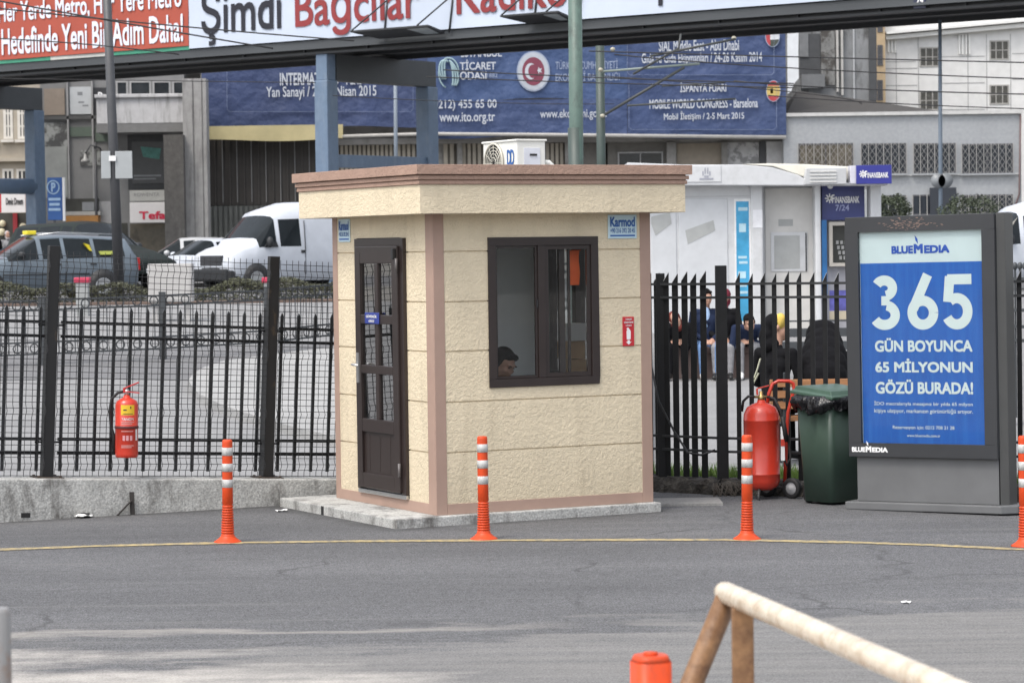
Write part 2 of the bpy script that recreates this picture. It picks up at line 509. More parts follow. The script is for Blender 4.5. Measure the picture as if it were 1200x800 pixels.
struct('plaza_pavement', sheet([20, 24, 28] + slope + [57.2], [-40, -15, 0, 15, 40], 0.004),
       ground_mat('pale_concrete', (0.185, 0.185, 0.186), (0.245, 0.245, 0.246), 0.6, (0.5, 1.5, 1), 0.12, 30))
struct('street', sheet([57.2, 62, 70, 86], [-80, -15, 15, 80], 0.008), ground_mat('street_asphalt', (0.10, 0.10, 0.105), (0.14, 0.14, 0.145), 0.4))
mb = MB(); mb.box(-80, 80, 86, 99, 0.9, 1.13)
struct('pavement', mb, ground_mat('pavement_slabs', (0.26, 0.26, 0.25), (0.34, 0.33, 0.32), 0.8, joints=1.2), bevel=0.02)
# darker carriageway across the left of the plaza and the raised island with a curved kerb
mb = MB()
e1 = [GT(x, y) for x, y in ((-160, 452), (-20, 447), (120, 444), (221, 446))]
e2 = [GT(x, y) for x, y in ((240, 431), (262, 424), (330, 416), (430, 407), (560, 402))]
e0 = [GT(x, y) for x, y in ((560, 396), (390, 400), (200, 409), (0, 420), (-160, 424))]
poly = e1 + e2 + e0
mb.add([(p.x, p.y, tz(p.y) + 0.012) for p in poly], [tuple(range(len(poly)))])
struct('road', mb, ground_mat('tram_road', (0.125, 0.125, 0.128), (0.16, 0.16, 0.165), 0.7, (0.4, 1.5, 1)))
near = [GT(x, y, .08) for x, y in ((221, 447), (226, 456), (233, 463), (262, 477), (300, 489), (337, 500), (390, 513), (470, 528), (600, 540), (700, 545), (760, 545))]
far = [GT(x, y, .08) for x, y in ((760, 402), (560, 400), (430, 404), (390, 408), (330, 415), (262, 424), (240, 431), (226, 439))]
poly = near + far
n = len(poly)
mb = MB()
mb.add([(p.x, p.y, tz(p.y) + 0.10) for p in poly], [tuple(range(n))])
vs = [(p.x, p.y, tz(p.y) + 0.10) for p in poly] + [(p.x, p.y, tz(p.y) - 0.05) for p in poly]
mb.add(vs, [(i, (i + 1) % n, n + (i + 1) % n, n + i) for i in range(n)])
struct('kerbed_island', mb, ground_mat('island_concrete', (0.25, 0.25, 0.247), (0.32, 0.32, 0.315), 0.8, (0.6, 1.4, 1), 0.15))
# the yard
FX0, FY0, FSL = 1.7, 22.05, -0.42           # the line of the right-hand fence
poly = [(-45, -30), (45, -30), (45, 12), (10, 17.6), (FX0, FY0 + 0.1), (0.9, 22.25), (-0.34, 22.59), tuple(B(-30, 2.4, 0))[:2], (-45, 6)]
mb = MB(); mb.add([(x, y, 0.008) for x, y in poly], [tuple(range(len(poly)))])
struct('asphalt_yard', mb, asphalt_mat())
# yellow line
cl = [G(x, y) for x, y in ((-260, 657), (-120, 650), (0, 645.5), (120, 641), (267, 637.5), (430, 635.5), (600, 634.5), (740, 634), (850, 634), (1000, 637), (1100, 640.5), (1200, 645.5), (1330, 654))]
pts = []
for i in range(len(cl) - 1):
    for k in range(6): pts.append(cl[i].lerp(cl[i + 1], k / 6))
mb = MB(); vs = []
for i, p in enumerate(pts):
    hw = 0.062 + 0.008 * math.sin(i * 1.7) + 0.006 * math.sin(i * 0.63)
    vs += [(p.x, p.y - hw, 0.012), (p.x, p.y + hw, 0.012)]
mb.add(vs, [(2 * i, 2 * i + 2, 2 * i + 3, 2 * i + 1) for i in range(len(pts) - 1)])
struct('yellow_line', mb, blotch('road_yellow', (0.40, 0.315, 0.15), (0.17, 0.16, 0.135), 16, 0.45, 0.60, var=0.15, vs=6, rough=0.8))
# ------------------------------------------------------------------ guard booth
def stucco(name, col):
    m = M(name, col, rough=0.8, var=0.07, vs=3, spec=0.25)
    nt = m.node_tree; b = nt.nodes['Principled BSDF']
    tc = nt.nodes.new('ShaderNodeTexCoord')
    n = nt.nodes.new('ShaderNodeTexNoise'); n.inputs['Scale'].default_value = 52; n.inputs['Detail'].default_value = 4; n.inputs['Roughness'].default_value = 0.6; n.inputs['Distortion'].default_value = 1.2
    n2 = nt.nodes.new('ShaderNodeTexNoise'); n2.inputs['Scale'].default_value = 30; n2.inputs['Detail'].default_value = 2
    nt.links.new(tc.outputs['Object'], n.inputs['Vector']); nt.links.new(tc.outputs['Object'], n2.inputs['Vector'])
    ad = nt.nodes.new('ShaderNodeMath'); ad.operation = 'ADD'
    nt.links.new(n.outputs['Fac'], ad.inputs[0]); nt.links.new(n2.outputs['Fac'], ad.inputs[1])
    bp = nt.nodes.new('ShaderNodeBump'); bp.inputs['Strength'].default_value = 0.68; bp.inputs['Distance'].default_value = 0.012
    # rain streaks and splash dirt
    mp = nt.nodes.new('ShaderNodeMapping'); mp.inputs['Scale'].default_value = (1, 1, .12)
    n4 = nt.nodes.new('ShaderNodeTexNoise'); n4.inputs['Scale'].default_value = 7; n4.inputs['Detail'].default_value = 6
    nt.links.new(tc.outputs['Object'], mp.inputs['Vector']); nt.links.new(mp.outputs['Vector'], n4.inputs['Vector'])
    sx = nt.nodes.new('ShaderNodeSeparateXYZ'); nt.links.new(tc.outputs['Object'], sx.inputs[0])
    spl = math_(nt, 'MULTIPLY', mrange(nt, sx.outputs['Z'], .05, .45, .55, 0), mrange(nt, n.outputs['Fac'], .35, .6, 0.2, 1))
    dirt = math_(nt, 'ADD', mrange(nt, n4.outputs['Fac'], .55, .75, 0, .30), spl)
    old = b.inputs['Base Color'].links[0].from_socket
    nt.links.new(mixc(nt, dirt, old, (col[0] * .62, col[1] * .60, col[2] * .58)), b.inputs['Base Color'])
    nt.links.new(ad.outputs[0], bp.inputs['Height']); nt.links.new(bp.outputs['Normal'], b.inputs['Normal'])
    return m
CREAM = stucco('cream_stucco', (0.69, 0.595, 0.435))
PINK = stucco('brown_stucco', (0.38, 0.255, 0.20))
TRIM = M('brown_trim', (0.36, 0.245, 0.195), rough=0.6, var=0.06, vs=5)
DARKBROWN = M('dark_brown_pvc', (0.028, 0.0195, 0.018), rough=0.35, var=0.1, vs=6)
INNER = M('white_inner_panel', (0.84, 0.85, 0.85), rough=0.5, var=0.04)
STEEL = M('brushed_steel', (0.55, 0.55, 0.55), rough=0.35, metal=0.9, var=0.08)
BLACKP = M('black_plastic', (0.02, 0.02, 0.022), rough=0.5, var=0.1)
WHITEP = M('white_print', (0.8, 0.8, 0.8), rough=0.5, var=0.03)
CONC = blotch('weathered_concrete', (0.40, 0.40, 0.385), (0.11, 0.105, 0.098), 4.5, 0.50, 0.66, (1, 1, 0.40), var=0.18, vs=7, rough=0.85, bump=0.5, bs=45, speck=0.3, sps=70)
GROOVES = [0.455, 0.824, 1.195, 1.5575, 1.925]
PT = 0.0777
A_, B_ = 1.834, 1.776
WT = 2.215                                   # wall top (under the roof)
# plinth
sl = thing('concrete_plinth', 'low weathered concrete slab under the cream guard booth', 'plinth', B(-0.4, 0, 0), BYAW)
mb = MB(); mb.prism([(-0.372, 0.0), (1.86, 0.0), (1.86, PT), (-0.372, PT)], -0.085, 2.05)
mb.build('slab', CONC, sl, bevel=0.008, xf=BROT)
mb = MB(); mb.box(-0.377, -0.36, 1.2, 1.24, 0.0, PT - 0.002); mb.build('joint', M('dark_joint', (0.02, 0.02, 0.02)), sl, xf=BROT)

bt = thing('guard_booth', 'cream stucco guard booth with brown trim, flat overhanging roof and dark door and window', 'guard booth', B(0, 0, PT), BYAW)
BX = Matrix.Translation((0, 0, PT))          # booth-local: x=u, y=v, z above the plinth
def bbuild(mb, name, mat, parent=bt, **k): return mb.build(name, mat, parent, local=True, **k)
def wall(face_, length, openings):
    """cladding panels with real grooves between them, one side of the booth; openings (a0,a1,z0,z1)"""
    mb = MB()
    T, g = 0.05, 0.005
    zs = [0.0] + GROOVES + [WT]
    def piece(a0, a1, z0, z1, d=0.0):
        if a1 - a0 < 1e-4 or z1 - z0 < 1e-4: return
        if face_ == 'F': mb.box(a0, a1, d, T, z0, z1)
        if face_ == 'K': mb.box(a0, a1, B_ - T, B_ - d, z0, z1)
        if face_ == 'L': mb.box(d, T, a0, a1, z0, z1)
        if face_ == 'R': mb.box(A_ - T, A_ - d, a0, a1, z0, z1)
    lo, hi = (0.0, length) if face_ in 'FK' else (T + .001, length - T - .001)
    def row(z0, z1, d):
        segs = [(lo, hi)]
        zz = [z0, z1]
        for (a0, a1, b0, b1) in openings:
            if b0 < z1 and b1 > z0:
                zz += [max(b0, z0), min(b1, z1)]
        zz = sorted(set(zz))
        for i in range(len(zz) - 1):
            mid = (zz[i] + zz[i + 1]) / 2
            cuts = [(a0, a1) for (a0, a1, b0, b1) in openings if b0 < mid < b1]
            x = lo
            for (a0, a1) in sorted(cuts):
                piece(x, a0, zz[i], zz[i + 1], d); x = a1
            piece(x, hi, zz[i], zz[i + 1], d)
    for i in range(len(zs) - 1):
        row(zs[i] + (g if i else 0), zs[i + 1] - (g if i < len(zs) - 2 else 0), 0.0)
    for z in GROOVES: row(z - g, z + g, 0.012)
    return mb
WIN = (0.445, 1.377, 0.917, 2.025)
DOOR = (0.455, 1.315, 0.085, 2.032)
SIDE = (0.5, 1.55, 0.9, 2.0)
bbuild(wall('F', A_, [WIN]), 'wall', CREAM)
bbuild(wall('L', B_, [DOOR]), 'wall', CREAM)
ADDED_WIN = (0.2, .95, .9, 2.0)  # opening added in the unseen rear wall to brighten the inside
bbuild(wall('K', A_, [ADDED_WIN]), 'wall', CREAM)
bbuild(wall('R', B_, [SIDE]), 'wall', CREAM)
# inner lining
mb = MB()
mb.box(0.052, A_ - .052, 0.052, B_ - .052, 0.012, 0.03)
bbuild(mb, 'floor_panel', M('grey_lino', (0.4, 0.4, 0.4)))
mb = MB()
mb.box(.056, ADDED_WIN[0], B_ - .065, B_ - .053, .032, 2.2); mb.box(ADDED_WIN[1], A_ - .056, B_ - .065, B_ - .053, .032, 2.2)
mb.box(ADDED_WIN[0], ADDED_WIN[1], B_ - .065, B_ - .053, .032, ADDED_WIN[2]); mb.box(ADDED_WIN[0], ADDED_WIN[1], B_ - .065, B_ - .053, ADDED_WIN[3], 2.2)
bbuild(mb, 'lining', INNER)
mb = MB()
mb.box(A_ - .065, A_ - .053, .056, SIDE[0], .032, 2.2); mb.box(A_ - .065, A_ - .053, SIDE[1], B_ - .068, .032, 2.2)
mb.box(A_ - .065, A_ - .053, SIDE[0], SIDE[1], .032, SIDE[2]); mb.box(A_ - .065, A_ - .053, SIDE[0], SIDE[1], SIDE[3], 2.2)
bbuild(mb, 'lining', INNER)
mb = MB()
mb.box(.053, .065, .056, DOOR[0] - .01, .032, 2.2); mb.box(.053, .065, DOOR[1] + .01, B_ - .068, .032, 2.2); mb.box(.053, .065, DOOR[0] - .01, DOOR[1] + .01, DOOR[3] + .01, 2.2)
bbuild(mb, 'lining', INNER)
mb = MB(); mb.box(.056, A_ - .056, .056, B_ - .068, 2.201, 2.213); bbuild(mb, 'ceiling_panel', INNER)
# corner and base trim, 3 mm proud
def corner(x, y, sx, sy, wx, wy, name='corner_trim'):
    mb = MB(); p = 0.004
    xa, xb = sorted((x - sx * p, x + sx * wx)); ya, yb = sorted((y - sy * p, y + sy * p * 2))
    mb.box(xa, xb, ya, yb, 0.0, WT - .002)
    xa, xb = sorted((x - sx * p, x + sx * p * 2)); ya, yb = sorted((y + sy * p * 2.01, y + sy * wy))
    mb.box(xa, xb, ya, yb, 0.0, WT - .002)
    bbuild(mb, name, TRIM, bevel=0.003)
corner(0, 0, 1, 1, 0.085, 0.125)
corner(A_, 0, -1, 1, 0.088, 0.09)
corner(0, B_, 1, -1, 0.09, 0.085)
corner(A_, B_, -1, -1, 0.09, 0.09)
mb = MB()
mb.box(.086, A_ - .089, -.0038, .004, 0.001, .079)
mb.box(-.0038, .004, .126, B_ - .086, 0.001, .0795)
mb.box(A_ - .004, A_ + .0038, .091, B_ - .091, 0.001, .079)
mb.box(.091, A_ - .091, B_ - .004, B_ + .0038, 0.001, .079)
bbuild(mb, 'base_trim', TRIM, bevel=0.002)
# roof: fascia, stepped cornice, recessed deck
def ring(mb, o0, z0, z1, th=0.05):
    x0, x1, y0, y1 = -o0, A_ + o0, -o0, B_ + o0
    lo = [(x0, y0), (x1, y0), (x1, y1), (x0, y1)]; li = [(x0 + th, y0 + th), (x1 - th, y0 + th), (x1 - th, y1 - th), (x0 + th, y1 - th)]
    vs = [(x, y, z) for z in (z0, z1) for q in (lo, li) for x, y in q]
    fs = []
    for k in range(4):
        k2 = (k + 1) % 4
        fs += [(k, k2, 8 + k2, 8 + k), (4 + k2, 4 + k, 12 + k, 12 + k2), (k2, k, 4 + k, 4 + k2), (8 + k, 8 + k2, 12 + k2, 12 + k)]
    mb.add(vs, fs)
O = 0.20
ZF, ZC, ZT = 2.1985, 2.409, 2.552
mb = MB(); ring(mb, O, ZF, ZC, .06); mb.box(-O + .06, A_ + O - .06, -O + .06, B_ + O - .06, ZF, ZF + .035)
bbuild(mb, 'fascia', CREAM, bevel=0.004)
mb = MB()
ring(mb, O + .012, ZC + .001, ZC + .028, .08)
ring(mb, O + .022, ZC + .036, ZC + .064, .09)
ring(mb, O + .004, ZC + .026, ZC + .074, .07)
ring(mb, O + .040, ZC + .072, ZT, 0.11)
bbuild(mb, 'cornice', PINK, bevel=0.003)
mb = MB(); mb.box(-O + .06, A_ + O - .06, -O + .06, B_ + O - .06, ZF + .08, ZC - .07)
bbuild(mb, 'roof', M('roof_felt', (0.2, 0.2, 0.2), rough=0.9))
# window in the front wall
def frame4(mb, a0, a1, z0, z1, w_, y0, y1):
    mb.box(a0, a1, y0, y1, z0, z0 + w_); mb.box(a0, a1, y0, y1, z1 - w_, z1)
    mb.box(a0, a0 + w_, y0, y1, z0 + w_, z1 - w_); mb.box(a1 - w_, a1, y0, y1, z0 + w_, z1 - w_)
GL = glass('window_glass', (.97, .98, .98), 0.0, .45)
wn = MB(); frame4(wn, WIN[0], WIN[1], WIN[2], WIN[3], 0.062, -0.014, 0.062)
wn.box(0.862, 0.925, -0.010, 0.05, WIN[2] + .062, WIN[3] - .062)
wo = bbuild(wn, 'window', DARKBROWN, bevel=0.004)
s1 = MB(); frame4(s1, 0.508, 0.861, 0.981, 1.961, 0.016, 0.004, 0.03); bbuild(s1, 'sash', DARKBROWN, wo, bevel=0.002)
s2 = MB(); frame4(s2, 0.926, 1.314, 0.981, 1.961, 0.03, 0.000, 0.028); bbuild(s2, 'sash', DARKBROWN, wo, bevel=0.002)
mb = MB(); mb.box(0.531, 0.838, 0.014, 0.018, 1.004, 1.938); bbuild(mb, 'pane', GL, wo)
mb = MB(); mb.box(0.957, 1.283, 0.012, 0.016, 1.012, 1.93); bbuild(mb, 'pane', GL, wo)
mb = MB(); mb.box(.84, .852, -.022, -.0145, 1.50, 1.56); bbuild(mb, 'handle', BLACKP, wo, bevel=.002)
mb = MB(); mb.box(1.065, 1.115, .040, .068, .99, 1.95); mb.box(1.145, 1.165, .046, .064, .99, 1.95); bbuild(mb, 'sash_stile', DARKBROWN, wo, bevel=.002)
# window in the far side wall
wn = MB()
for (a0, a1, z0, z1) in ((SIDE[0], SIDE[1], SIDE[2], SIDE[2] + .06), (SIDE[0], SIDE[1], SIDE[3] - .06, SIDE[3]), (SIDE[0], SIDE[0] + .06, SIDE[2] + .06, SIDE[3] - .06), (SIDE[1] - .06, SIDE[1], SIDE[2] + .06, SIDE[3] - .06), (1.03, 1.09, SIDE[2] + .06, SIDE[3] - .06)):
    wn.box(A_ - .075, A_ + .014, a0, a1, z0, z1)
wo2 = bbuild(wn, 'window', DARKBROWN, bevel=.003)
mb = MB(); mb.box(A_ - .03, A_ - .026, SIDE[0] + .06, 1.03, SIDE[2] + .06, SIDE[3] - .06); bbuild(mb, 'pane', GL, wo2)
mb = MB(); mb.box(A_ - .03, A_ - .026, 1.09, SIDE[1] - .06, SIDE[2] + .06, SIDE[3] - .06); bbuild(mb, 'pane', GL, wo2)
wn = MB()  # rear window, out of view, added to let skylight into the booth
for (a0, a1, z0, z1) in ((ADDED_WIN[0], ADDED_WIN[1], ADDED_WIN[2], ADDED_WIN[2] + .06), (ADDED_WIN[0], ADDED_WIN[1], ADDED_WIN[3] - .06, ADDED_WIN[3]), (ADDED_WIN[0], ADDED_WIN[0] + .06, ADDED_WIN[2] + .06, ADDED_WIN[3] - .06), (ADDED_WIN[1] - .06, ADDED_WIN[1], ADDED_WIN[2] + .06, ADDED_WIN[3] - .06)):
    wn.box(a0, a1, B_ - .075, B_ + .014, z0, z1)
wo3 = bbuild(wn, 'window', DARKBROWN, bevel=.003)
mb = MB(); mb.box(ADDED_WIN[0] + .06, ADDED_WIN[1] - .06, B_ - .03, B_ - .026, ADDED_WIN[2] + .06, ADDED_WIN[3] - .06); bbuild(mb, 'pane', GL, wo3)
# door in the left wall (a along v)
d0, d1, z0, z1 = DOOR
mb = MB()
mb.box(-.030, .05, d0, d0 + .065, z0 + .03, z1); mb.box(-.030, .05, d1 - .05, d1, z0 + .03, z1); mb.box(-.030, .05, d0 + .065, d1 - .05, z1 - .065, z1)
bbuild(mb, 'door_frame', DARKBROWN, bevel=.004)
mb = MB(); mb.box(-.026, .05, d0 + .01, d1 - .0, z0 - .003, z0 + .028); bbuild(mb, 'threshold', STEEL, bevel=.004)
L0, L1, D0, D1 = d0 + .06, d1 - .045, z0 + .045, z1 - .06
mb = MB()
X0, X1 = -.050, -.004
st = .095
mb.box(X0, X1, L0, L0 + st, D0, D1); mb.box(X0, X1, L1 - st, L1, D0, D1)
rails = [(D0, D0 + .115), (D0 + .43, D0 + .53), (1.005, 1.07), (1.385, 1.455), (D1 - .13, D1)]
for (a, b) in rails: mb.box(X0, X1, L0 + st, L1 - st, a, b)
mc = (L0 + L1) / 2
mb.box(X0 + .002, X1, mc - .03, mc + .03, rails[1][1], rails[4][0])
dr = bbuild(mb, 'door', DARKBROWN, bevel=.006)
mb = MB(); mb.box(X0 + .018, X1 - .01, L0 + st, L1 - st, rails[0][1], rails[1][0]); 
for k in range(3):
    y = L0 + st + .10 + k * (L1 - L0 - 2 * st - .20) / 2
    mb.box(X0 + .0165, X0 + .018, y - .002, y + .003, rails[0][1] + .02, rails[1][0] - .02)
bbuild(mb, 'door_panel', DARKBROWN, dr)
DG = glass('door_glass', (0.75, 0.8, 0.8), 2.0, 2.0)
for (y0, y1) in ((L0 + st, mc - .03), (mc + .03, L1 - st)):
    for (a, b) in ((rails[1][1], rails[2][0]), (rails[2][1], rails[3][0]), (rails[3][1], rails[4][0])):
        mb = MB(); mb.box(-.030, -.026, y0, y1, a, b); bbuild(mb, 'pane', DG, dr)
mb = MB()
yh = L1 - .045
mb.box(X0 - .01, X0, yh - .018, yh + .018, .93, 1.16)
mb.tube([(X0 - .01, yh, 1.07), (X0 - .055, yh, 1.07)], .009, 8)
mb.tube([(X0 - .055, yh, 1.07), (X0 - .058, yh - .02, 1.07), (X0 - .055, yh - .12, 1.065)], .009, 8)
bbuild(mb, 'handle', STEEL, dr)
for z in (.25, 1.78):
    mb = MB(); mb.tube([(X0 - .006, L0 - .004, z), (X0 - .006, L0 - .004, z + .10)], .011, 8); bbuild(mb, 'hinge', M('hinge_grey', (.12, .11, .11), rough=.4), dr)
mb = MB(); mb.box(X0 - .03, X0, L0 + .01, L0 + .04, D1 - .10, D1 - .02); bbuild(mb, 'door_closer', BLACKP, dr, bevel=.004)

# ---- small signs fixed to the booth
BLUEINK = M('blue_ink', (0.03, 0.12, 0.38), rough=.4, var=.05)
PALEPLATE = M('pale_blue_plate', (0.52, 0.68, 0.76), rough=.35, var=.06)
def booth_sign(name, label, frame, w_, h_, mat, bev=.003, th=.008):
    """plate of its own on a booth wall; frame in booth coordinates, x right, -y to the reader"""
    o = thing(name, label, 'sign', (0, 0, 0))
    o.matrix_basis = BROT @ BX @ frame
    mb = MB(); mb.box(-w_ / 2, w_ / 2, -th, 0, -h_ / 2, h_ / 2)
    mb.build('plate', mat, o, local=True, bevel=bev, segs=1)
    return o
I4 = Matrix.Identity(4)
def T3(x, y, z): return Matrix.Translation((x, y, z))
def dealer(frame, label, w_, h_):
    s = booth_sign('dealer_sign', label, frame, w_, h_, PALEPLATE)
    text('Karmod', 'lettering', BLUEINK, s, T3(0, -.009, h_ * .2), w_ * .86, h_ * .42, bold=.03, local=True)
    text('+90 216 392 20 45', 'lettering', BLUEINK, s, T3(0, -.009, -h_ * .16), w_ * .86, h_ * .2, bold=.01, local=True)
    mb = MB(); mb.box(-w_ * .43, w_ * .43, -.0092, -.0082, -h_ * .41, -h_ * .34); mb.build('print_line', BLUEINK, s, local=True)
    return s
dealer(T3(1.592, -.001, 2.095), 'pale blue dealer sign beside the window, under the roof edge', .25, .18)
LEFTF = lambda v, z: Matrix.Translation((-.001, v, z)) @ Matrix.Rotation(R(-90), 4, 'Z')
dealer(LEFTF(1.545, 2.1), 'pale blue dealer sign above and left of the dark door', .21, .18)
fs = booth_sign('fire_sign', 'small red fire extinguisher sign on the booth wall right of the window', T3(1.634, -.001, 1.303), .10, .222, M('sign_red', (0.5, 0.02, 0.03), rough=.4, var=.06))
text('YANGIN', 'lettering', WHITEP, fs, T3(0, -.009, .092), .055, .012, bold=.02, local=True)
text('SÖNDÜRME', 'lettering', WHITEP, fs, T3(0, -.009, .07), .082, .015, bold=.02, local=True)
text('CİHAZI', 'lettering', WHITEP, fs, T3(0, -.009, .047), .05, .013, bold=.02, local=True)
mb = MB()
mb.prism([(-.017, -.06), (.017, -.06), (.018, .0), (.012, .014), (.004, .018), (.004, .026), (-.008, .03), (-.02, .02), (-.012, .016), (-.018, .0)], -.0092, -.0084)
mb.prism([(0, -.1), (.026, -.077), (.010, -.079), (.010, -.066), (-.010, -.066), (-.010, -.079), (-.026, -.077)], -.0092, -.0084)
mb.build('pictogram', WHITEP, fs, local=True)
ds = booth_sign('door_sign', 'small blue plate on the middle rail of the dark door', Matrix.Translation((-.051, .952, 1.428)) @ Matrix.Rotation(R(-90), 4, 'Z'), .25, .085, M('sign_blue', (0.025, 0.045, 0.25), rough=.4, var=.05))
text('GÜVENLİK', 'lettering', WHITEP, ds, T3(0, -.009, .017), .19, .026, bold=.02, local=True)
text('GİRİŞİ', 'lettering', WHITEP, ds, T3(0, -.009, -.021), .10, .024, bold=.02, local=True)

# ---- air conditioner on the roof
ACW = M('ac_white', (0.74, 0.74, 0.70), rough=.4, var=.06, vs=3)
ac = thing('air_conditioner', 'white air conditioner unit with round fan grille on the booth roof', 'air conditioner', B(1.1, .88, PT + ZC - .07), BYAW)
def acl(u, v, z): return Vector((u - 1.1, v - .88, z))
mb = MB(); h = .425
mb.box(-.09, .16, -.30, .26, .05, h); ACB = mb.build('casing', ACW, ac, bevel=.012, local=True)
mb = MB(); mb.box(-.1, .17, -.31, .27, h - .004, h + .012); mb.build('top_cover', ACW, ac, bevel=.006, local=True)
mb = MB()
for y in (-.2, .2): mb = MB(); mb.box(-.1, .17, y - .02, y + .02, 0, .05); mb.build('foot', BLACKP, ac, local=True)
rot = Matrix.Translation((-.092, .06, .262)) @ Matrix.Rotation(R(-90), 4, 'Y')
mb = MB(); mb.lathe([(0.15, 0), (.15, .001), (0, .0015)], 28, rot); mb.build('fan_opening', BLACKP, ac, local=True)
mb = MB()
for r in (.152, .125, .10, .075, .045):
    pts = [rot @ Vector((r * math.cos(a), r * math.sin(a), .012)) for a in [2 * math.pi * k / 24 for k in range(25)]]
    mb.tube(pts, .0035 if r < .15 else .009, 5)
for k in range(12):
    a = 2 * math.pi * k / 12
    mb.tube([rot @ Vector((0.02 * math.cos(a), .02 * math.sin(a), .012)), rot @ Vector((.15 * math.cos(a), .15 * math.sin(a), .012))], .003, 5)
mb.build('fan_grille', M('ac_grille', (.55, .53, .46), rough=.5), ac, local=True)
mb = MB(); mb.box(-.03, .11, -.306, -.30, .12, .37); mb.build('service_panel', M('ac_panel', (.62, .64, .70), rough=.4), ac, bevel=.002, local=True)
mb = MB(); mb.box(0.02, .08, -.312, -.306, .31, .325); mb.build('grip', BLACKP, ac, local=True)
for k in range(2):
    text('D', 'emblem', BLUEINK, ac, Matrix.Translation((-.0915, -.175 - .055 * k, .30)) @ Matrix.Rotation(R(-90), 4, 'Z'), .06, .12, bold=.02, local=True)
mb = MB(); mb.tube([(.165, -.26, .26), (.2, -.27, .26), (.235, -.27, .23), (.245, -.27, .15), (.245, -.25, .02)], .022, 8); mb.build('pipe_sleeve', ACW, ac, local=True)
# ------------------------------------------------------------------ people
SKIN = M('skin', (0.42, 0.24, 0.17), rough=.5, var=.06, vs=12)
HAIRB = M('black_hair', (0.007, 0.006, 0.006), rough=.85, spec=.1, var=.3, vs=60, stretch=(1, 1, .2), bump=.5, bs=90)
EYEM = M('dark_eye', (0.01, 0.008, 0.008), rough=.15, var=0)
def cloth(name, col): return M(name, col, rough=.9, spec=.1, var=.18, vs=14, bump=.5, bs=16, bd=.02)
def V3(*a): return Vector(a)
def capsule(mb, a, ra, b, rb, n=14):
    a, b = Vector(a), Vector(b)
    d = b - a; L = max(d.length, 1e-4)
    q = d.to_track_quat('Z', 'Y').to_matrix().to_4x4()
    prof = []
    for i in range(5): t = math.pi / 2 * (i / 4); prof.append((max(ra * math.sin(t), 1e-5 if i == 0 else 0), -ra * math.cos(t)))
    for i in range(5): t = math.pi / 2 * (1 - i / 4); prof.append((max(rb * math.sin(t), 0), L + rb * math.cos(t)))
    prof[0] = (1e-5, prof[0][1]); prof[-1] = (1e-5, prof[-1][1])
    mb.lathe(prof, n, Matrix.Translation(a) @ q)
def fuse(o, vox=.011):
    rm = o.modifiers.new('r', 'REMESH'); rm.mode = 'VOXEL'; rm.voxel_size = vox; rm.use_smooth_shade = True
    sm = o.modifiers.new('s', 'SMOOTH'); sm.factor = .6; sm.iterations = 6
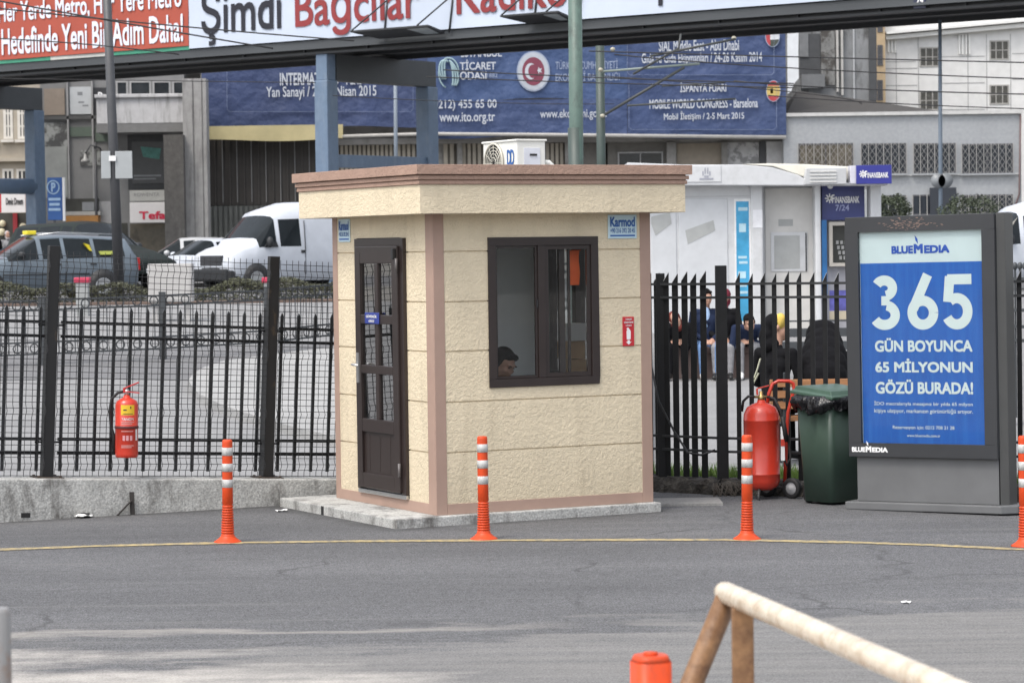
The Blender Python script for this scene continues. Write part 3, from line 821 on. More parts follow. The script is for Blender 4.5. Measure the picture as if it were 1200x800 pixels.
def make_person(label, loc, rz, J, mats, voxel=.010, hair='short', hair_mat=None, group=None, face=True, extra=None):
    """mats: skin, top, legs, shoes. J: joints in local coordinates (facing -Y)"""
    t = thing('person', label, 'person', loc, rz, group)
    seg = []                                     # (a, ra, b, rb, slot)
    def S(a, ra, b, rb, slot): seg.append((Vector(a), ra, Vector(b), rb, slot))
    k = J.get('bulk', 1.0)
    pv, ch, nk, hd = (Vector(J[q]) for q in ('pelvis', 'chest', 'neck', 'head'))
    side = (Vector(J['shL']) - Vector(J['shR'])).normalized()
    S(pv - side * .07, .115 * k, pv + side * .07, .115 * k, 1)
    wst = pv.lerp(ch, .5)
    S(pv, .125 * k, wst, .118 * k, 1)
    S(wst - side * .05, .105 * k, ch - side * .07, .115 * k, 1); S(wst + side * .05, .105 * k, ch + side * .07, .115 * k, 1)
    S(ch, .12 * k, nk - (nk - ch).normalized() * .05, .07, 1)
    S(nk - (nk - ch).normalized() * .04, .055, hd - (hd - nk) * .25, .052, 0)
    for s in 'LR':
        sh, el, wr, hp, kn, an, to = (Vector(J[q + s]) for q in ('sh', 'el', 'wr', 'hp', 'kn', 'an', 'to'))
        S(ch.lerp(nk, .45), .07, sh, .062 * k, 1)
        S(sh, .060 * k, el, .047 * k, 1); S(el, .046 * k, wr, .035 * k, 1)
        hd_ = (wr - el).normalized()
        if 'hand' + s in J: hd_ = Vector(J['hand' + s]).normalized()
        palm = wr + hd_ * .085
        sd = hd_.cross(Vector((0, 0, 1)) if abs(hd_.z) < .9 else Vector((0, 1, 0))).normalized()
        dn = sd.cross(hd_).normalized()
        if dn.z > 0: dn = -dn
        S(wr + hd_ * .012, .027, wr + hd_ * .03, .028, 0)
        for q in (-1, 1): S(wr + hd_ * .03 + sd * .012 * q, .020, palm + sd * .024 * q, .017, 0)
        for q, ln in ((-.036, .058), (-.012, .072), (.012, .078), (.036, .068)):
            p0 = palm + sd * q
            p1 = p0 + hd_ * ln * .5 + dn * .010
            p2 = p1 + hd_ * ln * .35 + dn * .028
            S(p0, .0095, p1, .009, 0); S(p1, .009, p2, .0078, 0)
        tq = sd * (-.03 if s == 'L' else .03)
        p1 = wr + hd_ * .055 + tq * 1.5 + dn * .01
        S(wr + hd_ * .025 + tq * .7, .012, p1, .011, 0); S(p1, .0105, p1 + hd_ * .035 + dn * .012, .009, 0)
        S(hp, .092 * k, kn, .062 * k, 2); S(kn, .060 * k, an, .043 * k, 2)
        S(an - V3(0, 0, .02), .042, to, .034, 3)
        S(an + (an - to).normalized() * .05 * 1 - V3(0, 0, .045), .038, to, .033, 3)
    mb = MB()
    for (a, ra, b, rb, sl_) in seg: capsule(mb, a, ra, b, rb)
    fd = Vector(J['face']).normalized()
    up = (hd - nk); up = (up - fd * up.dot(fd)).normalized()
    rt = fd.cross(up)
    HM = Matrix((rt, -fd, up)).transposed().to_4x4()          # head axes: x right, -y forward, z up
    H4 = Matrix.Translation(hd) @ HM
    hs_ = J.get('hs', 1.0)
    def hb(c, r): mb.ball(H4 @ (Vector(c) * hs_), r[0] * hs_, r[1] * hs_, r[2] * hs_, 16, 12, HM)
    hb((0, .012, .03), (.074, .094, .090))
    hb((0, -.025, -.035), (.060, .068, .075))
    hb((0, -.062, -.088), (.030, .026, .022))
    hb((0, -.096, -.022), (.013, .020, .014)); hb((0, -.088, .002), (.010, .014, .026))
    hb((0, -.082, .028), (.048, .018, .012))
    for q in (-1, 1):
        hb((q * .076, .012, -.005), (.012, .02, .032)); hb((q * .038, -.066, -.022), (.022, .022, .018))
    hb((0, -.088, -.056), (.024, .014, .008)); hb((0, -.086, -.068), (.021, .013, .008))
    if extra: extra(mb, seg)
    me = bpy.data.meshes.new('body')
    me.from_pydata([tuple(p) for p in mb.v], [], mb.f)
    o = bpy.data.objects.new('tmp', me); COL.objects.link(o)
    rm = o.modifiers.new('r', 'REMESH'); rm.mode = 'VOXEL'; rm.voxel_size = voxel; rm.use_smooth_shade = True
    sm = o.modifiers.new('s', 'SMOOTH'); sm.factor = .5; sm.iterations = 2
    bpy.context.view_layer.update()
    m2 = bpy.data.meshes.new_from_object(o.evaluated_get(bpy.context.evaluated_depsgraph_get()))
    bpy.data.objects.remove(o); bpy.data.meshes.remove(me)
    m2.materials.clear()
    for q in mats: m2.materials.append(q)
    hcut = hd - up * .11
    idx = []
    for p in m2.polygons:
        c = p.center
        if (c - hd).length < .17 * hs_ and (c - hcut).dot(up) > 0:
            idx.append(0); continue
        best, bi = 9, 1
        for (a, ra, b, rb, sl_) in seg:
            d = b - a; tt = min(max((c - a).dot(d) / max(d.length_squared, 1e-9), 0), 1)
            e = (c - a - d * tt).length - (ra + (rb - ra) * tt)
            if e < best: best, bi = e, sl_
        idx.append(bi)
    m2.polygons.foreach_set('material_index', idx)
    m2.polygons.foreach_set('use_smooth', [True] * len(idx))
    m2.name = 'body'
    ob = bpy.data.objects.new('body', m2); COL.objects.link(ob); ob.parent = t
    def hpart(nm, mat, balls):
        q = MB()
        for c, r in balls: q.ball(H4 @ (Vector(c) * hs_), r[0] * hs_, r[1] * hs_, r[2] * hs_, 18, 14, HM)
        o_ = q.build(nm, mat, t, local=True)
        if nm in ('hair', 'headscarf'): fuse(o_)
        return o_
    if face:
        for q in (-1, 1): hpart('eye', EYEM, [((q * .03, -.083, .008), (.009, .006, .004))])
        for q in (-1, 1): hpart('eyebrow', HAIRB, [((q * .031, -.091, .027), (.019, .007, .005))])
    hm = hair_mat or HAIRB
    if hair == 'short':
        hpart('hair', hm, [((0, .024, .054), (.079, .091, .078)), ((0, .055, .0), (.077, .060, .080)), ((-.035, -.052, .083), (.035, .03, .026)), ((.03, -.055, .088), (.04, .028, .022)), ((-.074, -.01, .015), (.009, .022, .04)), ((.074, -.01, .015), (.009, .022, .04))])
    elif hair == 'scarf':
        hpart('headscarf', hm, [((0, .026, .032), (.088, .098, .098)), ((0, .05, -.06), (.085, .07, .09)), ((0, -.01, -.125), (.075, .08, .05))])
    return t, H4
def seated_joints(lean=0.1, seat=.45, spread=.09, arms='lap', knee=.46, turn=0.0, look=(0, -1, -.1)):
    pv = V3(0, 0, seat + .10)
    ax = V3(0, -math.sin(lean), math.cos(lean))
    ch = pv + ax * .36; nk = pv + ax * .56
    ax2 = V3(0, -math.sin(lean * 1.2), math.cos(lean * 1.2))
    hd = nk + ax2 * .15 + V3(0, -.02, 0)
    J = dict(pelvis=pv, chest=ch, neck=nk, head=hd, face=look)
    for s, q in (('L', 1), ('R', -1)):
        sh = pv + ax * .48 + V3(q * .185, 0, 0)
        J['sh' + s] = sh
        kn = V3(q * spread * 1.3, -.44, seat + .06)
        J['hp' + s] = pv + V3(q * .085, -.02, -.01); J['kn' + s] = kn
        J['an' + s] = V3(q * spread * 1.2, -.46, .09); J['to' + s] = V3(q * spread * 1.4, -.62, .035)
        if arms == 'lap':
            J['el' + s] = sh + V3(q * .06, -.03, -.28); J['wr' + s] = V3(q * .07, -.30, seat + .17); J['hand' + s] = V3(-q * .5, -.8, -.15)
        else:
            J['el' + s] = sh + V3(q * .05, -.16, -.23); J['wr' + s] = sh + V3(-q * .05, -.40, -.24); J['hand' + s] = V3(-q * .2, -1, -.2)
    return J
def standing_joints(look=(0, -1, 0), step=.1):
    J = dict(pelvis=V3(0, 0, .95), chest=V3(0, 0, 1.28), neck=V3(0, .01, 1.47), head=V3(0, -.02, 1.62), face=look)
    for s, q in (('L', 1), ('R', -1)):
        J['sh' + s] = V3(q * .18, 0, 1.40); J['el' + s] = V3(q * .24, .02, 1.12); J['wr' + s] = V3(q * .23, -.06, .88)
        J['hp' + s] = V3(q * .09, 0, .93); J['kn' + s] = V3(q * .1, -.02 - q * step * .4, .50)
        J['an' + s] = V3(q * .1, -q * step, .09); J['to' + s] = V3(q * .11, -q * step - .16, .035)
    return J

BLACKC = cloth('black_cloth', (0.009, 0.009, 0.0105))
NAVYC = cloth('navy_cloth', (0.018, 0.026, 0.055))
JEANC = cloth('pale_jeans', (0.13, 0.22, 0.40))
SHIRTC = cloth('light_blue_shirt', (0.36, 0.50, 0.72))
GREYC = cloth('grey_cloth', (0.22, 0.22, 0.23))
MAROONC = cloth('maroon_cloth', (0.16, 0.03, 0.045))
YELLOWC = cloth('mustard_cloth', (0.55, 0.40, 0.10))
SHOEB = M('black_shoe', (0.015, 0.015, 0.015), rough=.4)
SHOEW = M('white_shoe', (0.7, 0.7, 0.7), rough=.5)

# the guard: seated inside, head bent, seen in the lower left of the window
gu, gz = on_v(590, 424, .55)
gfloor = PT + .03
seatz = gz - gfloor - .815
J = seated_joints(lean=.18, seat=seatz, arms='desk', look=(-.25, -.86, -.45))
rzg = BYAW + R(38)
hx = J['head']
hoff = Matrix.Rotation(rzg, 3, 'Z') @ Vector((hx.x, hx.y, 0))
gp = B(gu, .55, 0) - hoff; gp.z = gfloor
man, H4 = make_person('dark haired guard in a black jacket sitting inside the booth with head bent down', gp, rzg, J, [SKIN, BLACKC, NAVYC, SHOEB], voxel=.009)
stl = thing('stool', 'stool under the guard inside the booth', 'stool', gp, rzg)
mb = MB(); mb.lathe([(.17, seatz - .055), (.18, seatz - .04), (.18, seatz - .02), (.16, seatz - .012), (0, seatz - .01)], 20); mb.build('seat', BLACKP, stl, local=True)
mb = MB(); mb.tube([(0, 0, .03), (0, 0, seatz - .05)], .022, 10); mb.build('post', STEEL, stl, local=True)
mb = MB(); mb.lathe([(.16, 0), (.16, .012), (.03, .03), (0, .03)], 20); mb.build('base', STEEL, stl, local=True)
# things seen through the right half of the window
fl = thing('hanging_pennant', 'orange pennant hanging inside the right half of the booth window', 'pennant', B(1.29, .16, PT + 1.58))
mb = MB()
vs = []
for i in range(7):
    for j in range(3): vs.append(B(1.175 + .1 * j / 2, .10 + .008 * math.sin(i * 1.3 + j), PT + 1.66 + .26 * i / 6))
mb.add(vs, [(i * 3 + j, i * 3 + j + 1, i * 3 + j + 4, i * 3 + j + 3) for i in range(6) for j in range(2)], True)
mb.tube([B(1.16, .10, PT + 1.922), B(1.29, .10, PT + 1.922)], .005, 6)
mb.build('cloth', M('orange_cloth', (0.72, 0.13, 0.04), rough=.8), fl)
mb = MB(); mb.tube([B(1.225, .10, PT + 1.922), B(1.225, .10, PT + 2.2)], .003, 5); mb.build('cord', BLACKP, fl)
cu_ = thing('curtain', 'dark green curtain hanging inside the booth behind the window post', 'curtain', B(1.0, .2, PT + .95))
mb = MB(); vs = []
for i in range(25):
    u = .95 + .10 * i / 24
    for z in (.96, 2.15): vs.append(B(u, .17 + .018 * math.sin(i * 1.6), PT + z))
mb.add(vs, [(2 * i, 2 * i + 2, 2 * i + 3, 2 * i + 1) for i in range(24)], True)
mb.build('cloth', M('dark_green_cloth', (0.045, 0.07, 0.062), rough=.9), cu_)
mb = MB(); mb.tube([B(.8, .17, PT + 2.16), B(1.4, .17, PT + 2.16)], .008, 6); mb.build('curtain_rail', STEEL, cu_)

shf = thing('wall_shelf', 'small shelf with cartons inside the booth below the side window', 'shelf', B(1.6, .95, PT + .93))
mb = MB()
for v in (.75, 1.15): mb.bar(B(A_ - .07, v, PT + .90), B(1.52, v, PT + .90), .02, .03)
mb.build('bracket', STEEL, shf)
mb = MB(); mb.add([B(u, v, PT + z) for z in (.916, .934) for u, v in ((1.50, .65), (A_ - .07, .65), (A_ - .07, 1.25), (1.50, 1.25))], [(0, 3, 2, 1), (4, 5, 6, 7), (0, 1, 5, 4), (1, 2, 6, 5), (2, 3, 7, 6), (3, 0, 4, 7)]); mb.build('board', M('shelf_board', (.4, .3, .2), rough=.6), shf)
CARTON = M('carton_brown', (.50, .34, .20), rough=.8, var=.1); CARTONW = M('carton_white', (.7, .7, .68), rough=.7, var=.05)
for k, (v, z, lb, m_) in enumerate(((.86, .935, 'brown carton at the bottom of the stack inside the booth window', CARTON), (.88, 1.075, 'brown carton in the middle of the stack inside the booth window', CARTON), (.86, 1.215, 'white carton on top of the stack inside the booth window', CARTONW))):
    o = thing('carton', lb, 'carton', B(1.63, v, PT + z), BYAW, 'cartons stacked inside the booth')
    mb = MB(); mb.box(-.07, .07, -.10, .10, 0, .135); mb.build('box', m_, o, local=True, bevel=.004)
    mb = MB(); mb.box(-.071, .071, -.02, .02, .06, .1362); mb.build('tape', M('parcel_tape', (.62, .52, .36), rough=.3), o, local=True)
# ------------------------------------------------------------------ low wall and fences on the left
FA = 0.052                                    # the wall and everything on it runs downhill to the right
WV = 2.135
FORG = B(-0.32, WV, 0.215)
FM = Matrix.Translation(FORG) @ Matrix.Rotation(BYAW, 4, 'Z') @ Matrix.Rotation(FA, 4, 'Y')
FMI = FM.inverted()
def floc(px, py, dv):                          # photo point on the upright plane dv behind the wall face -> local x, z
    u, z = on_v(px, py, WV + dv)
    p = FMI @ B(u, WV + dv, z)
    return p.x, p.z
BLACKPAINT = M('black_paint', (0.010, 0.0105, 0.012), spec=.3, rough=.5, var=.25, vs=9, bump=.15, bs=60)
GALVBLACK = M('black_wire', (0.025, 0.026, 0.028), rough=.5, var=.1)
lw = thing('low_wall', 'long low stained concrete wall carrying the wire mesh fence', 'wall', FM.translation)
mb = MB(); mb.box(-6.5, 1.4, 0, .40, -.62, 0, FM)
mb.build('wall', CONC, lw, bevel=.012)
mb = MB()
for px in (30, 100):
    x, z = floc(px, 603, 0)
    mb.box(x - .035, x + .035, -.003, .05, z - .02, z + .015, FM)
mb.build('weep_hole', M('dark_hole', (0.012, .012, .012)), lw)
# mesh fence
ft = thing('mesh_fence', 'black welded wire mesh fence on square posts along the low concrete wall', 'fence', FM.translation)
FD = 0.19
posts = [floc(55, 561, FD)[0], floc(313, 557, FD)[0]]
posts = [posts[0] - (posts[1] - posts[0])] + posts
ptop = floc(63, 288, FD)[1]
for i, x in enumerate(posts):
    mb = MB(); mb.box(x - .042, x + .042, FD - .03, FD + .03, .006, ptop + (0.0 if i < 2 else -.01), FM)
    po = mb.build('post', blotch('post_paint%d' % min(i, 1), (0.011, 0.011, 0.012), (0.06, 0.04, 0.025), 7, .62, .75, (1, 1, .4), rough=.5, var=.2), ft, bevel=.004)
    mb = MB(); mb.box(x - .11, x + .11, FD - .09, FD + .09, .001, .008, FM); 
    for sx in (-.085, .085):
        for sy in (-.065, .065): mb.lathe([(.012, .008), (.012, .02), (0, .021)], 6, FM @ Matrix.Translation((x + sx, FD + sy, 0)))
    mb.build('base_plate', M('rusty_plate', (.06, .045, .035), rough=.7), po)
mtop = floc(200, 304, FD)[1]; mbot = .012
ends = [posts[0] - 1.2] + posts + [1.35]
bends = [mbot + .09, mbot + .50, mbot + .97, mtop - .09]
def zprof(z):
    o = 0
    for b_ in bends: o = max(o, 1 - abs(z - b_) / .05)
    return -.03 * max(o, 0)
zlist = [mbot]
z = mbot
zk = sorted(set([mbot, mtop + .03] + [b_ + d for b_ in bends for d in (-.05, 0, .05)]))
for i in range(len(ends) - 1):
    mb = MB()
    x0, x1 = ends[i] + .045, ends[i + 1] - .045
    n = int((x1 - x0) / .051)
    for k in range(n + 1):
        x = x0 + (x1 - x0) * k / n
        mb.tube([FM @ Vector((x, FD - .034 + zprof(q), q)) for q in zk], .0032, 4, caps=False)
    m_ = int((mtop - mbot) / .047)
    for k in range(m_ + 1):
        q = mbot + .005 + (mtop - mbot - .01) * k / m_
        mb.tube([FM @ Vector((x0, FD - .037 + zprof(q), q)), FM @ Vector((x1, FD - .037 + zprof(q), q))], .0032, 4, caps=False)
    mb.build('mesh_panel', GALVBLACK, ft)
# picket fence right behind it
pf = thing('picket_fence', 'black metal picket fence standing directly behind the wire mesh on the low wall', 'fence', FM.translation)
PD = .34
pb, pt_ = floc(190, 552, PD)[1], floc(190, 362, PD)[1]
r1, r2, r3, r4 = floc(190, 381, PD)[1], floc(190, 397, PD)[1], floc(190, 515, PD)[1], floc(190, 531, PD)[1]
xs_ = [posts[0] + .03] + [posts[1] + .03, posts[2] + .03, 1.35]
for i in range(3):
    x0, x1 = xs_[i] + .12, xs_[i + 1] - .07
    n = round((x1 - x0) / .142)
    mb = MB()
    for k in range(n + 1):
        x = x0 + (x1 - x0) * k / n
        mb.prism([(x - .012, pb), (x + .012, pb), (x + .012, pt_ - .03), (x, pt_), (x - .012, pt_ - .03)], PD - .008, PD + .008, FM)
    mb.build('picket_panel', M('greyed_black_paint', (.022, .0235, .026), rough=.5, var=.25, vs=9), pf)
    for q in (r1, r2, r3, r4): mb = MB(); mb.box(x0 - .03, x1 + .03, PD - .026, PD - .0085, q - .012, q + .012, FM); mb.build('rail', BLACKPAINT, pf)
for x in xs_[:3]:
    mb = MB(); mb.box(x - .03, x + .03, PD - .03, PD + .03, .002, pt_ + .04, FM)
    for q in (r1, r3): mb.box(x - .10, x + .12, PD - .04, PD - .031, q - .03, q - .015, FM)
    mb.build('post', BLACKPAINT, pf, bevel=.003)
# iron bracket at the foot of the wall
x, z = floc(155, 604, -.02); ib = FM @ Vector((x, -.03, z))
mb = MB(); mb.bar(ib + V3(0, 0, -.01), ib + V3(-.005, 0, .185), .035, .012); 
mb.bar(ib + V3(-.005, -.012, .12), ib + V3(-.125, -.06, -.005), .022, .010)
tag(mb.build('iron_bracket', M('rusty_iron', (.03, .026, .024), rough=.8, var=.3), bevel=.002), 'short rusty black iron bracket with a diagonal strut leaning on the low wall', 'bracket')

# ------------------------------------------------------------------ right-hand fence
rf = thing('palisade_fence', 'black palisade fence with slanted spikes running behind the red wheeled extinguisher and bin', 'fence', (FX0, FY0, 0))
ZT_R, ZB_R = 1.80, .13
def seg_fence(p0, p1, sp, wd, skew=1):
    p0, p1 = Vector((*p0, 0)), Vector((*p1, 0))
    d = (p1 - p0); L = d.length; d.normalize()
    X = Matrix.Translation(p0) @ Matrix.Rotation(math.atan2(d.y, d.x), 4, 'Z')
    n = int((L - .14) / sp)
    mb = MB(); cut = MB()
    for k in range(n):
        x = .12 + sp * k + rnd.uniform(-.006, .006)
        h = ZT_R + rnd.uniform(-.012, .012)
        mb.prism([(x - wd, ZB_R), (x + wd, ZB_R), (x + wd, h), (x - wd, h - .075)], -.004, .004, X)
        cut.prism([(x - wd, h - .0735), (x + wd, h + .0015), (x + wd, h + .007), (x - wd, h - .068)], -.0045, .0045, X)
        mb.prism([(x - wd, ZB_R), (x - wd + .006, ZB_R), (x - wd + .006, h - .08), (x - wd, h - .08)], .004, .028, X)
    mb.build('picket_panel', BLACKPAINT, rf)
    cut.build('cut_edges', M('pale_cut_edge', (.42, .43, .44), rough=.5, var=.2, vs=40), rf)  # paler strip along each slanted top
    for q in (1.71, 1.60, .46, .35): mb = MB(); mb.box(0.02, L - .02, -.022, -.0045, q - .010, q + .010, X); mb.build('rail', M('greyed_black_paint', (.022, .0235, .026)), rf)
seg_fence((FX0 - .80, FY0 + .66), (FX0 - .02, FY0 + .02), .092, .029)
seg_fence((FX0 + .02, FY0 - .01), (FX0 + 3.6, FY0 + FSL * 3.6), .104, .019)
for (x, y, h, w_) in ((FX0, FY0, 1.86, .045), (FX0 - .47, FY0 + .40, 1.80, .036), (FX0 + 2.05, FY0 + FSL * 2.05, 1.84, .04)):
    mb = MB(); mb.box(x - w_, x + w_, y - w_, y + w_, .05, h); mb.build('post', BLACKPAINT, rf, bevel=.004)
# ragged kerb under it
mb = MB()
kp = [(FX0 - .95, FY0 + .68), (FX0, FY0 - .04), (FX0 + 4.2, FY0 - .04 + FSL * 4.2)]
SOIL = blotch('dark_soil', (0.035, 0.031, 0.027), (0.11, 0.10, 0.085), 9, .5, .65, rough=.95, var=.3, vs=20, bump=1.0, bs=30, bd=.04)
kt = thing('kerb_bank', 'crumbling dark earth kerb under the palisade fence beside the booth', 'kerb', (FX0, FY0, 0))
for i in range(2):
    a, b_ = Vector((*kp[i], 0)), Vector((*kp[i + 1], 0))
    d = (b_ - a).normalized(); nrm = Vector((d.y, -d.x, 0))
    n = int((b_ - a).length / .06); vs = []
    for k in range(n + 1):
        c = a + d * ((b_ - a).length * k / n)
        j = [rnd.uniform(-.02, .02) for _ in range(4)]
        vs += [c + nrm * (.11 + j[0]), c + nrm * (.09 + j[1]) + V3(0, 0, .085 + j[2]), c + nrm * .04 + V3(0, 0, .125 + j[3] * .6), c - nrm * .12 + V3(0, 0, .13 + j[1] * .5), c - nrm * .2]
    mb = MB(); mb.add(vs, [(k * 5 + q, k * 5 + q + 1, k * 5 + q + 6, k * 5 + q + 5) for k in range(n) for q in range(4)])
    mb.build('earth', SOIL, kt)
mb = MB()
for (x0, y0, x1, y1, zz, tw) in ((774, 566, 838, 572, .10, .12), (806, 562, 842, 573, .14, .10), (770, 577, 832, 584, .04, .1)):
    p, q = P(x0, y0, FY0 + .42), P(x1, y1, FY0 - .02)
    mb.bar(p, q, .14, .035)
mb.build('board', M('rotten_board', (0.085, 0.075, 0.06), rough=.9, var=.35, vs=8, stretch=(6, 1, 1)), kt, bevel=.004)
mb = MB()                                     # roots / dry stalks hanging over the kerb
for k in range(26):
    p = P(850 + rnd.uniform(-14, 16), 566, FY0 - .15)
    mb.tube([p, p + V3(rnd.uniform(-.03, .03), -.05, -.03), p + V3(rnd.uniform(-.09, .09), rnd.uniform(-.14, -.07), -.11)], [.006, .005, .003], 4)
mb.build('roots', M('dry_root', (.07, .06, .05), rough=.9), kt)
mb = MB()                                      # drain hose
mb.tube([P(763, 428, 22.3), P(772, 470, 22.2), P(790, 505, 22.25), P(806, 530, 22.0), P(822, 533, 21.9), P(838, 527, 21.9)], .010, 6)
tag(mb.build('black_cable', BLACKP), 'black cable sagging along the palisade fence beside the booth corner', 'cable')
mb = MB(); mb.box(B(1.87, 0, 0).x, 1.62, 21.02, 21.5, .001, .03)
tag(mb.build('concrete_strip', ground_mat('light_strip', (.20, .197, .19), (.27, .265, .255), 3), bevel=.006), None, None)
bpy.data.objects['concrete_strip']['kind'] = 'structure'
# grass behind
GRASS = M('grass_blade', (0.10, 0.17, 0.03), rough=.7, var=.4, vs=3)
mb = MB()
for k in range(9000):
    x = rnd.uniform(.75, 5.2)
    y = FY0 + (FSL * (x - FX0) if x > FX0 else -.8 * (x - FX0)) + rnd.uniform(.18, 1.5)
    if math.sin(x * 5.1) * math.sin(y * 3.7 + x) < -.5: continue
    h = rnd.uniform(.05, .15); a = rnd.uniform(0, 6.28); q = .007
    l = V3(rnd.uniform(-.04, .04), rnd.uniform(-.04, .04), h)
    c = V3(x, y, .03)
    mb.add([c + V3(q * math.cos(a), q * math.sin(a), 0), c - V3(q * math.cos(a), q * math.sin(a), 0), c + l], [(0, 1, 2)])
tag(mb.build('grass', GRASS), 'strip of short green grass behind the palisade fence', 'grass', kind='stuff')
mb = MB(); vs = []
N = 24
for i in range(N + 1):
    x = .6 + 4.8 * i / N; y0 = FY0 + (FSL * (x - FX0) if x > FX0 else -.8 * (x - FX0)) + .12
    vs += [(x, y0, .02), (x, y0 + .3, .05), (x, y0 + 1.0, .05), (x, y0 + 1.5, .02)]
mb.add(vs, [(4 * i + q, 4 * i + q + 1, 4 * i + q + 5, 4 * i + q + 4) for i in range(N) for q in range(3)], True)
struct('verge', mb, ground_mat('verge_earth', (.07, .085, .03), (.12, .12, .06), 4, speck=.4))

# ------------------------------------------------------------------ bollards
ORANGE = blotch('orange_plastic', (0.58, 0.062, 0.014), (0.30, 0.055, 0.03), 11, .52, .75, (1, 1, .5), rough=.45, var=.12, vs=9, bump=.08, bs=40, spec=.3)
BAND = blotch('grey_reflective', (0.46, 0.46, 0.45), (0.22, 0.215, 0.20), 22, .52, .70, rough=.4, var=.2, vs=30)
def bollard(label, p, h=.72):
    t = thing('bollard', label, 'bollard', p, rnd.uniform(0, 6), 'orange striped bollards along the yellow line')
    k = h / .72
    prof = [(.096, 0), (.096, .007), (.084, .014), (.066, .026), (.052, .040), (.048, .046)]
    for i in range(12):
        z0_ = .050 + i * .018
        r = .0465 - i * .0007
        prof += [(r, z0_), (r, z0_ + .009), (r - .006, z0_ + .011), (r - .006, z0_ + .0165)]
    prof += [(.038, .27), (.037, .40), (.036, .70), (.034, .714), (.028, .72), (0, .721)]
    mb = MB(); mb.lathe([(r, z * k) for r, z in prof], 28); mb.build('post', ORANGE, t, local=True)
    for (a, b_) in ((.386, .443), (.497, .554), (.609, .666)):
        mb = MB(); mb.lathe([(.0365, a * k), (.0385, a * k + .001), (.0382, b_ * k - .001), (.0362, b_ * k)], 28); mb.build('reflective_band', BAND, t, local=True)
    return t
for px, py, h, lb in ((267, 636.5, .715, 'orange bollard with grey bands in front of the mesh fence, left of the booth'),
                      (567, 633, .715, 'orange bollard with grey bands directly in front of the booth'),
                      (875.5, 633, .715, 'orange bollard with grey bands in front of the red wheeled extinguisher'),
                      (1202, 641, .73, 'orange bollard with grey bands beyond the right side of the billboard')):
    o = bollard(lb, G(px, py), h); o.rotation_euler = (rnd.uniform(-.02, .02), rnd.uniform(-.022, .012), rnd.uniform(0, 6))
    o.location.z = .008

# ------------------------------------------------------------------ fire extinguishers
RED = M('red_paint', (0.54, 0.040, 0.020), rough=.33, var=.12, vs=6, coat=.3)
BRASS = M('brass', (.45, .32, .14), rough=.35, metal=.9)
RUBBER = M('black_rubber', (.012, .012, .013), rough=.6, var=.1)
ex, ez = floc(151, 536, -.02)
et = thing('fire_extinguisher', 'red fire extinguisher with yellow label hanging on the wire mesh fence', 'fire extinguisher', FM @ Vector((ex, FD - .16, ez)))
et.rotation_euler = (0, R(1.2), BYAW - .45); et.scale = (.96,) * 3
EH = .47
mb = MB(); mb.lathe([(.082, 0), (.09, .006), (.092, .03), (.092, EH * .5), (.094, EH * .505), (.094, EH * .53), (.092, EH * .535), (.092, EH - .05), (.082, EH - .018), (.055, EH), (.03, EH + .012), (.024, EH + .03), (0, EH + .03)], 32)
mb.build('cylinder', RED, et, local=True)
mb = MB(); mb.lathe([(.02, EH + .03), (.02, EH + .075), (.012, EH + .08), (0, EH + .08)], 14); mb.build('valve', STEEL, et, local=True)
mb = MB(); mb.bar((-.02, -.01, EH + .085), (.10, -.03, EH + .135), .024, .010); mb.bar((-.01, -.01, EH + .06), (.105, -.03, EH + .05), .02, .008); mb.bar((-.02, -.01, EH + .09), (-.015, -.01, EH + .05), .022, .014)
mb.build('handle', M('handle_red', (.5, .03, .03), rough=.35), et, local=True, bevel=.003)
mb = MB(); mb.tube([(-.015, 0, EH + .06), (-.07, -.01, EH + .05), (-.12, -.015, EH + .0), (-.135, -.015, EH - .1), (-.125, -.01, EH - .22), (-.102, 0, EH - .3), (-.1, 0, EH - .44)], [.012, .012, .012, .012, .012, .013, .015], 10)
mb.build('hose', RUBBER, et, local=True)
def curved_label(mb, r, z0_, z1_, a0, a1, n=10):
    vs = []
    for i in range(n + 1):
        a = a0 + (a1 - a0) * i / n
        vs += [(r * math.sin(a), -r * math.cos(a), z0_), (r * math.sin(a), -r * math.cos(a), z1_)]
    mb.add(vs, [(2 * i, 2 * i + 2, 2 * i + 3, 2 * i + 1) for i in range(n)], True)
mb = MB(); curved_label(mb, .0932, .345, .425, -.42, .80); mb.build('yellow_label', M('yellow_label', (.75, .50, .03), rough=.4, var=.1), et, local=True)
mb = MB(); curved_label(mb, .0936, .395, .415, .4, .5, 3); curved_label(mb, .0936, .38, .39, -.2, .1, 3); curved_label(mb, .0936, .352, .357, -.2, .65, 6); mb.build('label_marks', BLACKP, et, local=True)
def wrap_text(s, mat, z, wid, hh, a0, r, parent, bold=.02):
    o = text(s, 'lettering', mat, parent, I4, wid, hh, bold=bold, local=True)
    for v in o.data.vertices:
        a = a0 + v.co.x / r
        v.co = Vector((r * math.sin(a), -r * math.cos(a), z + v.co.z))
wrap_text('YANGIN', WHITEP, .312, .10, .022, .2, .0934, et)
for z, a1_ in ((.288, .78), (.274, .6), (.215, .7), (.10, .75), (.086, .55)):          # rows of small print too fine to read
    mb = MB(); curved_label(mb, .0934, z - .004, z + .003, -.38, a1_, 6); mb.build('small_print', M('faded_print', (.58, .28, .26), rough=.5), et, local=True)
mb = MB()
for q in (-.25, .05, .38): curved_label(mb, .0936, .14, .18, q, q + .22, 4)
mb.build('pictogram', M('print_pink', (.62, .3, .32), rough=.5), et, local=True)
mb = MB(); curved_label(mb, .0938, .14, .23, .95, 1.2, 4); mb.build('inspection_tag', WHITEP, et, local=True)
mb = MB(); mb.lathe([(.0925, .232), (.0955, .236), (.0955, .252), (.0925, .256)], 32); mb.build('strap', M('dark_strap', (.1, .02, .02), rough=.6), et, local=True)

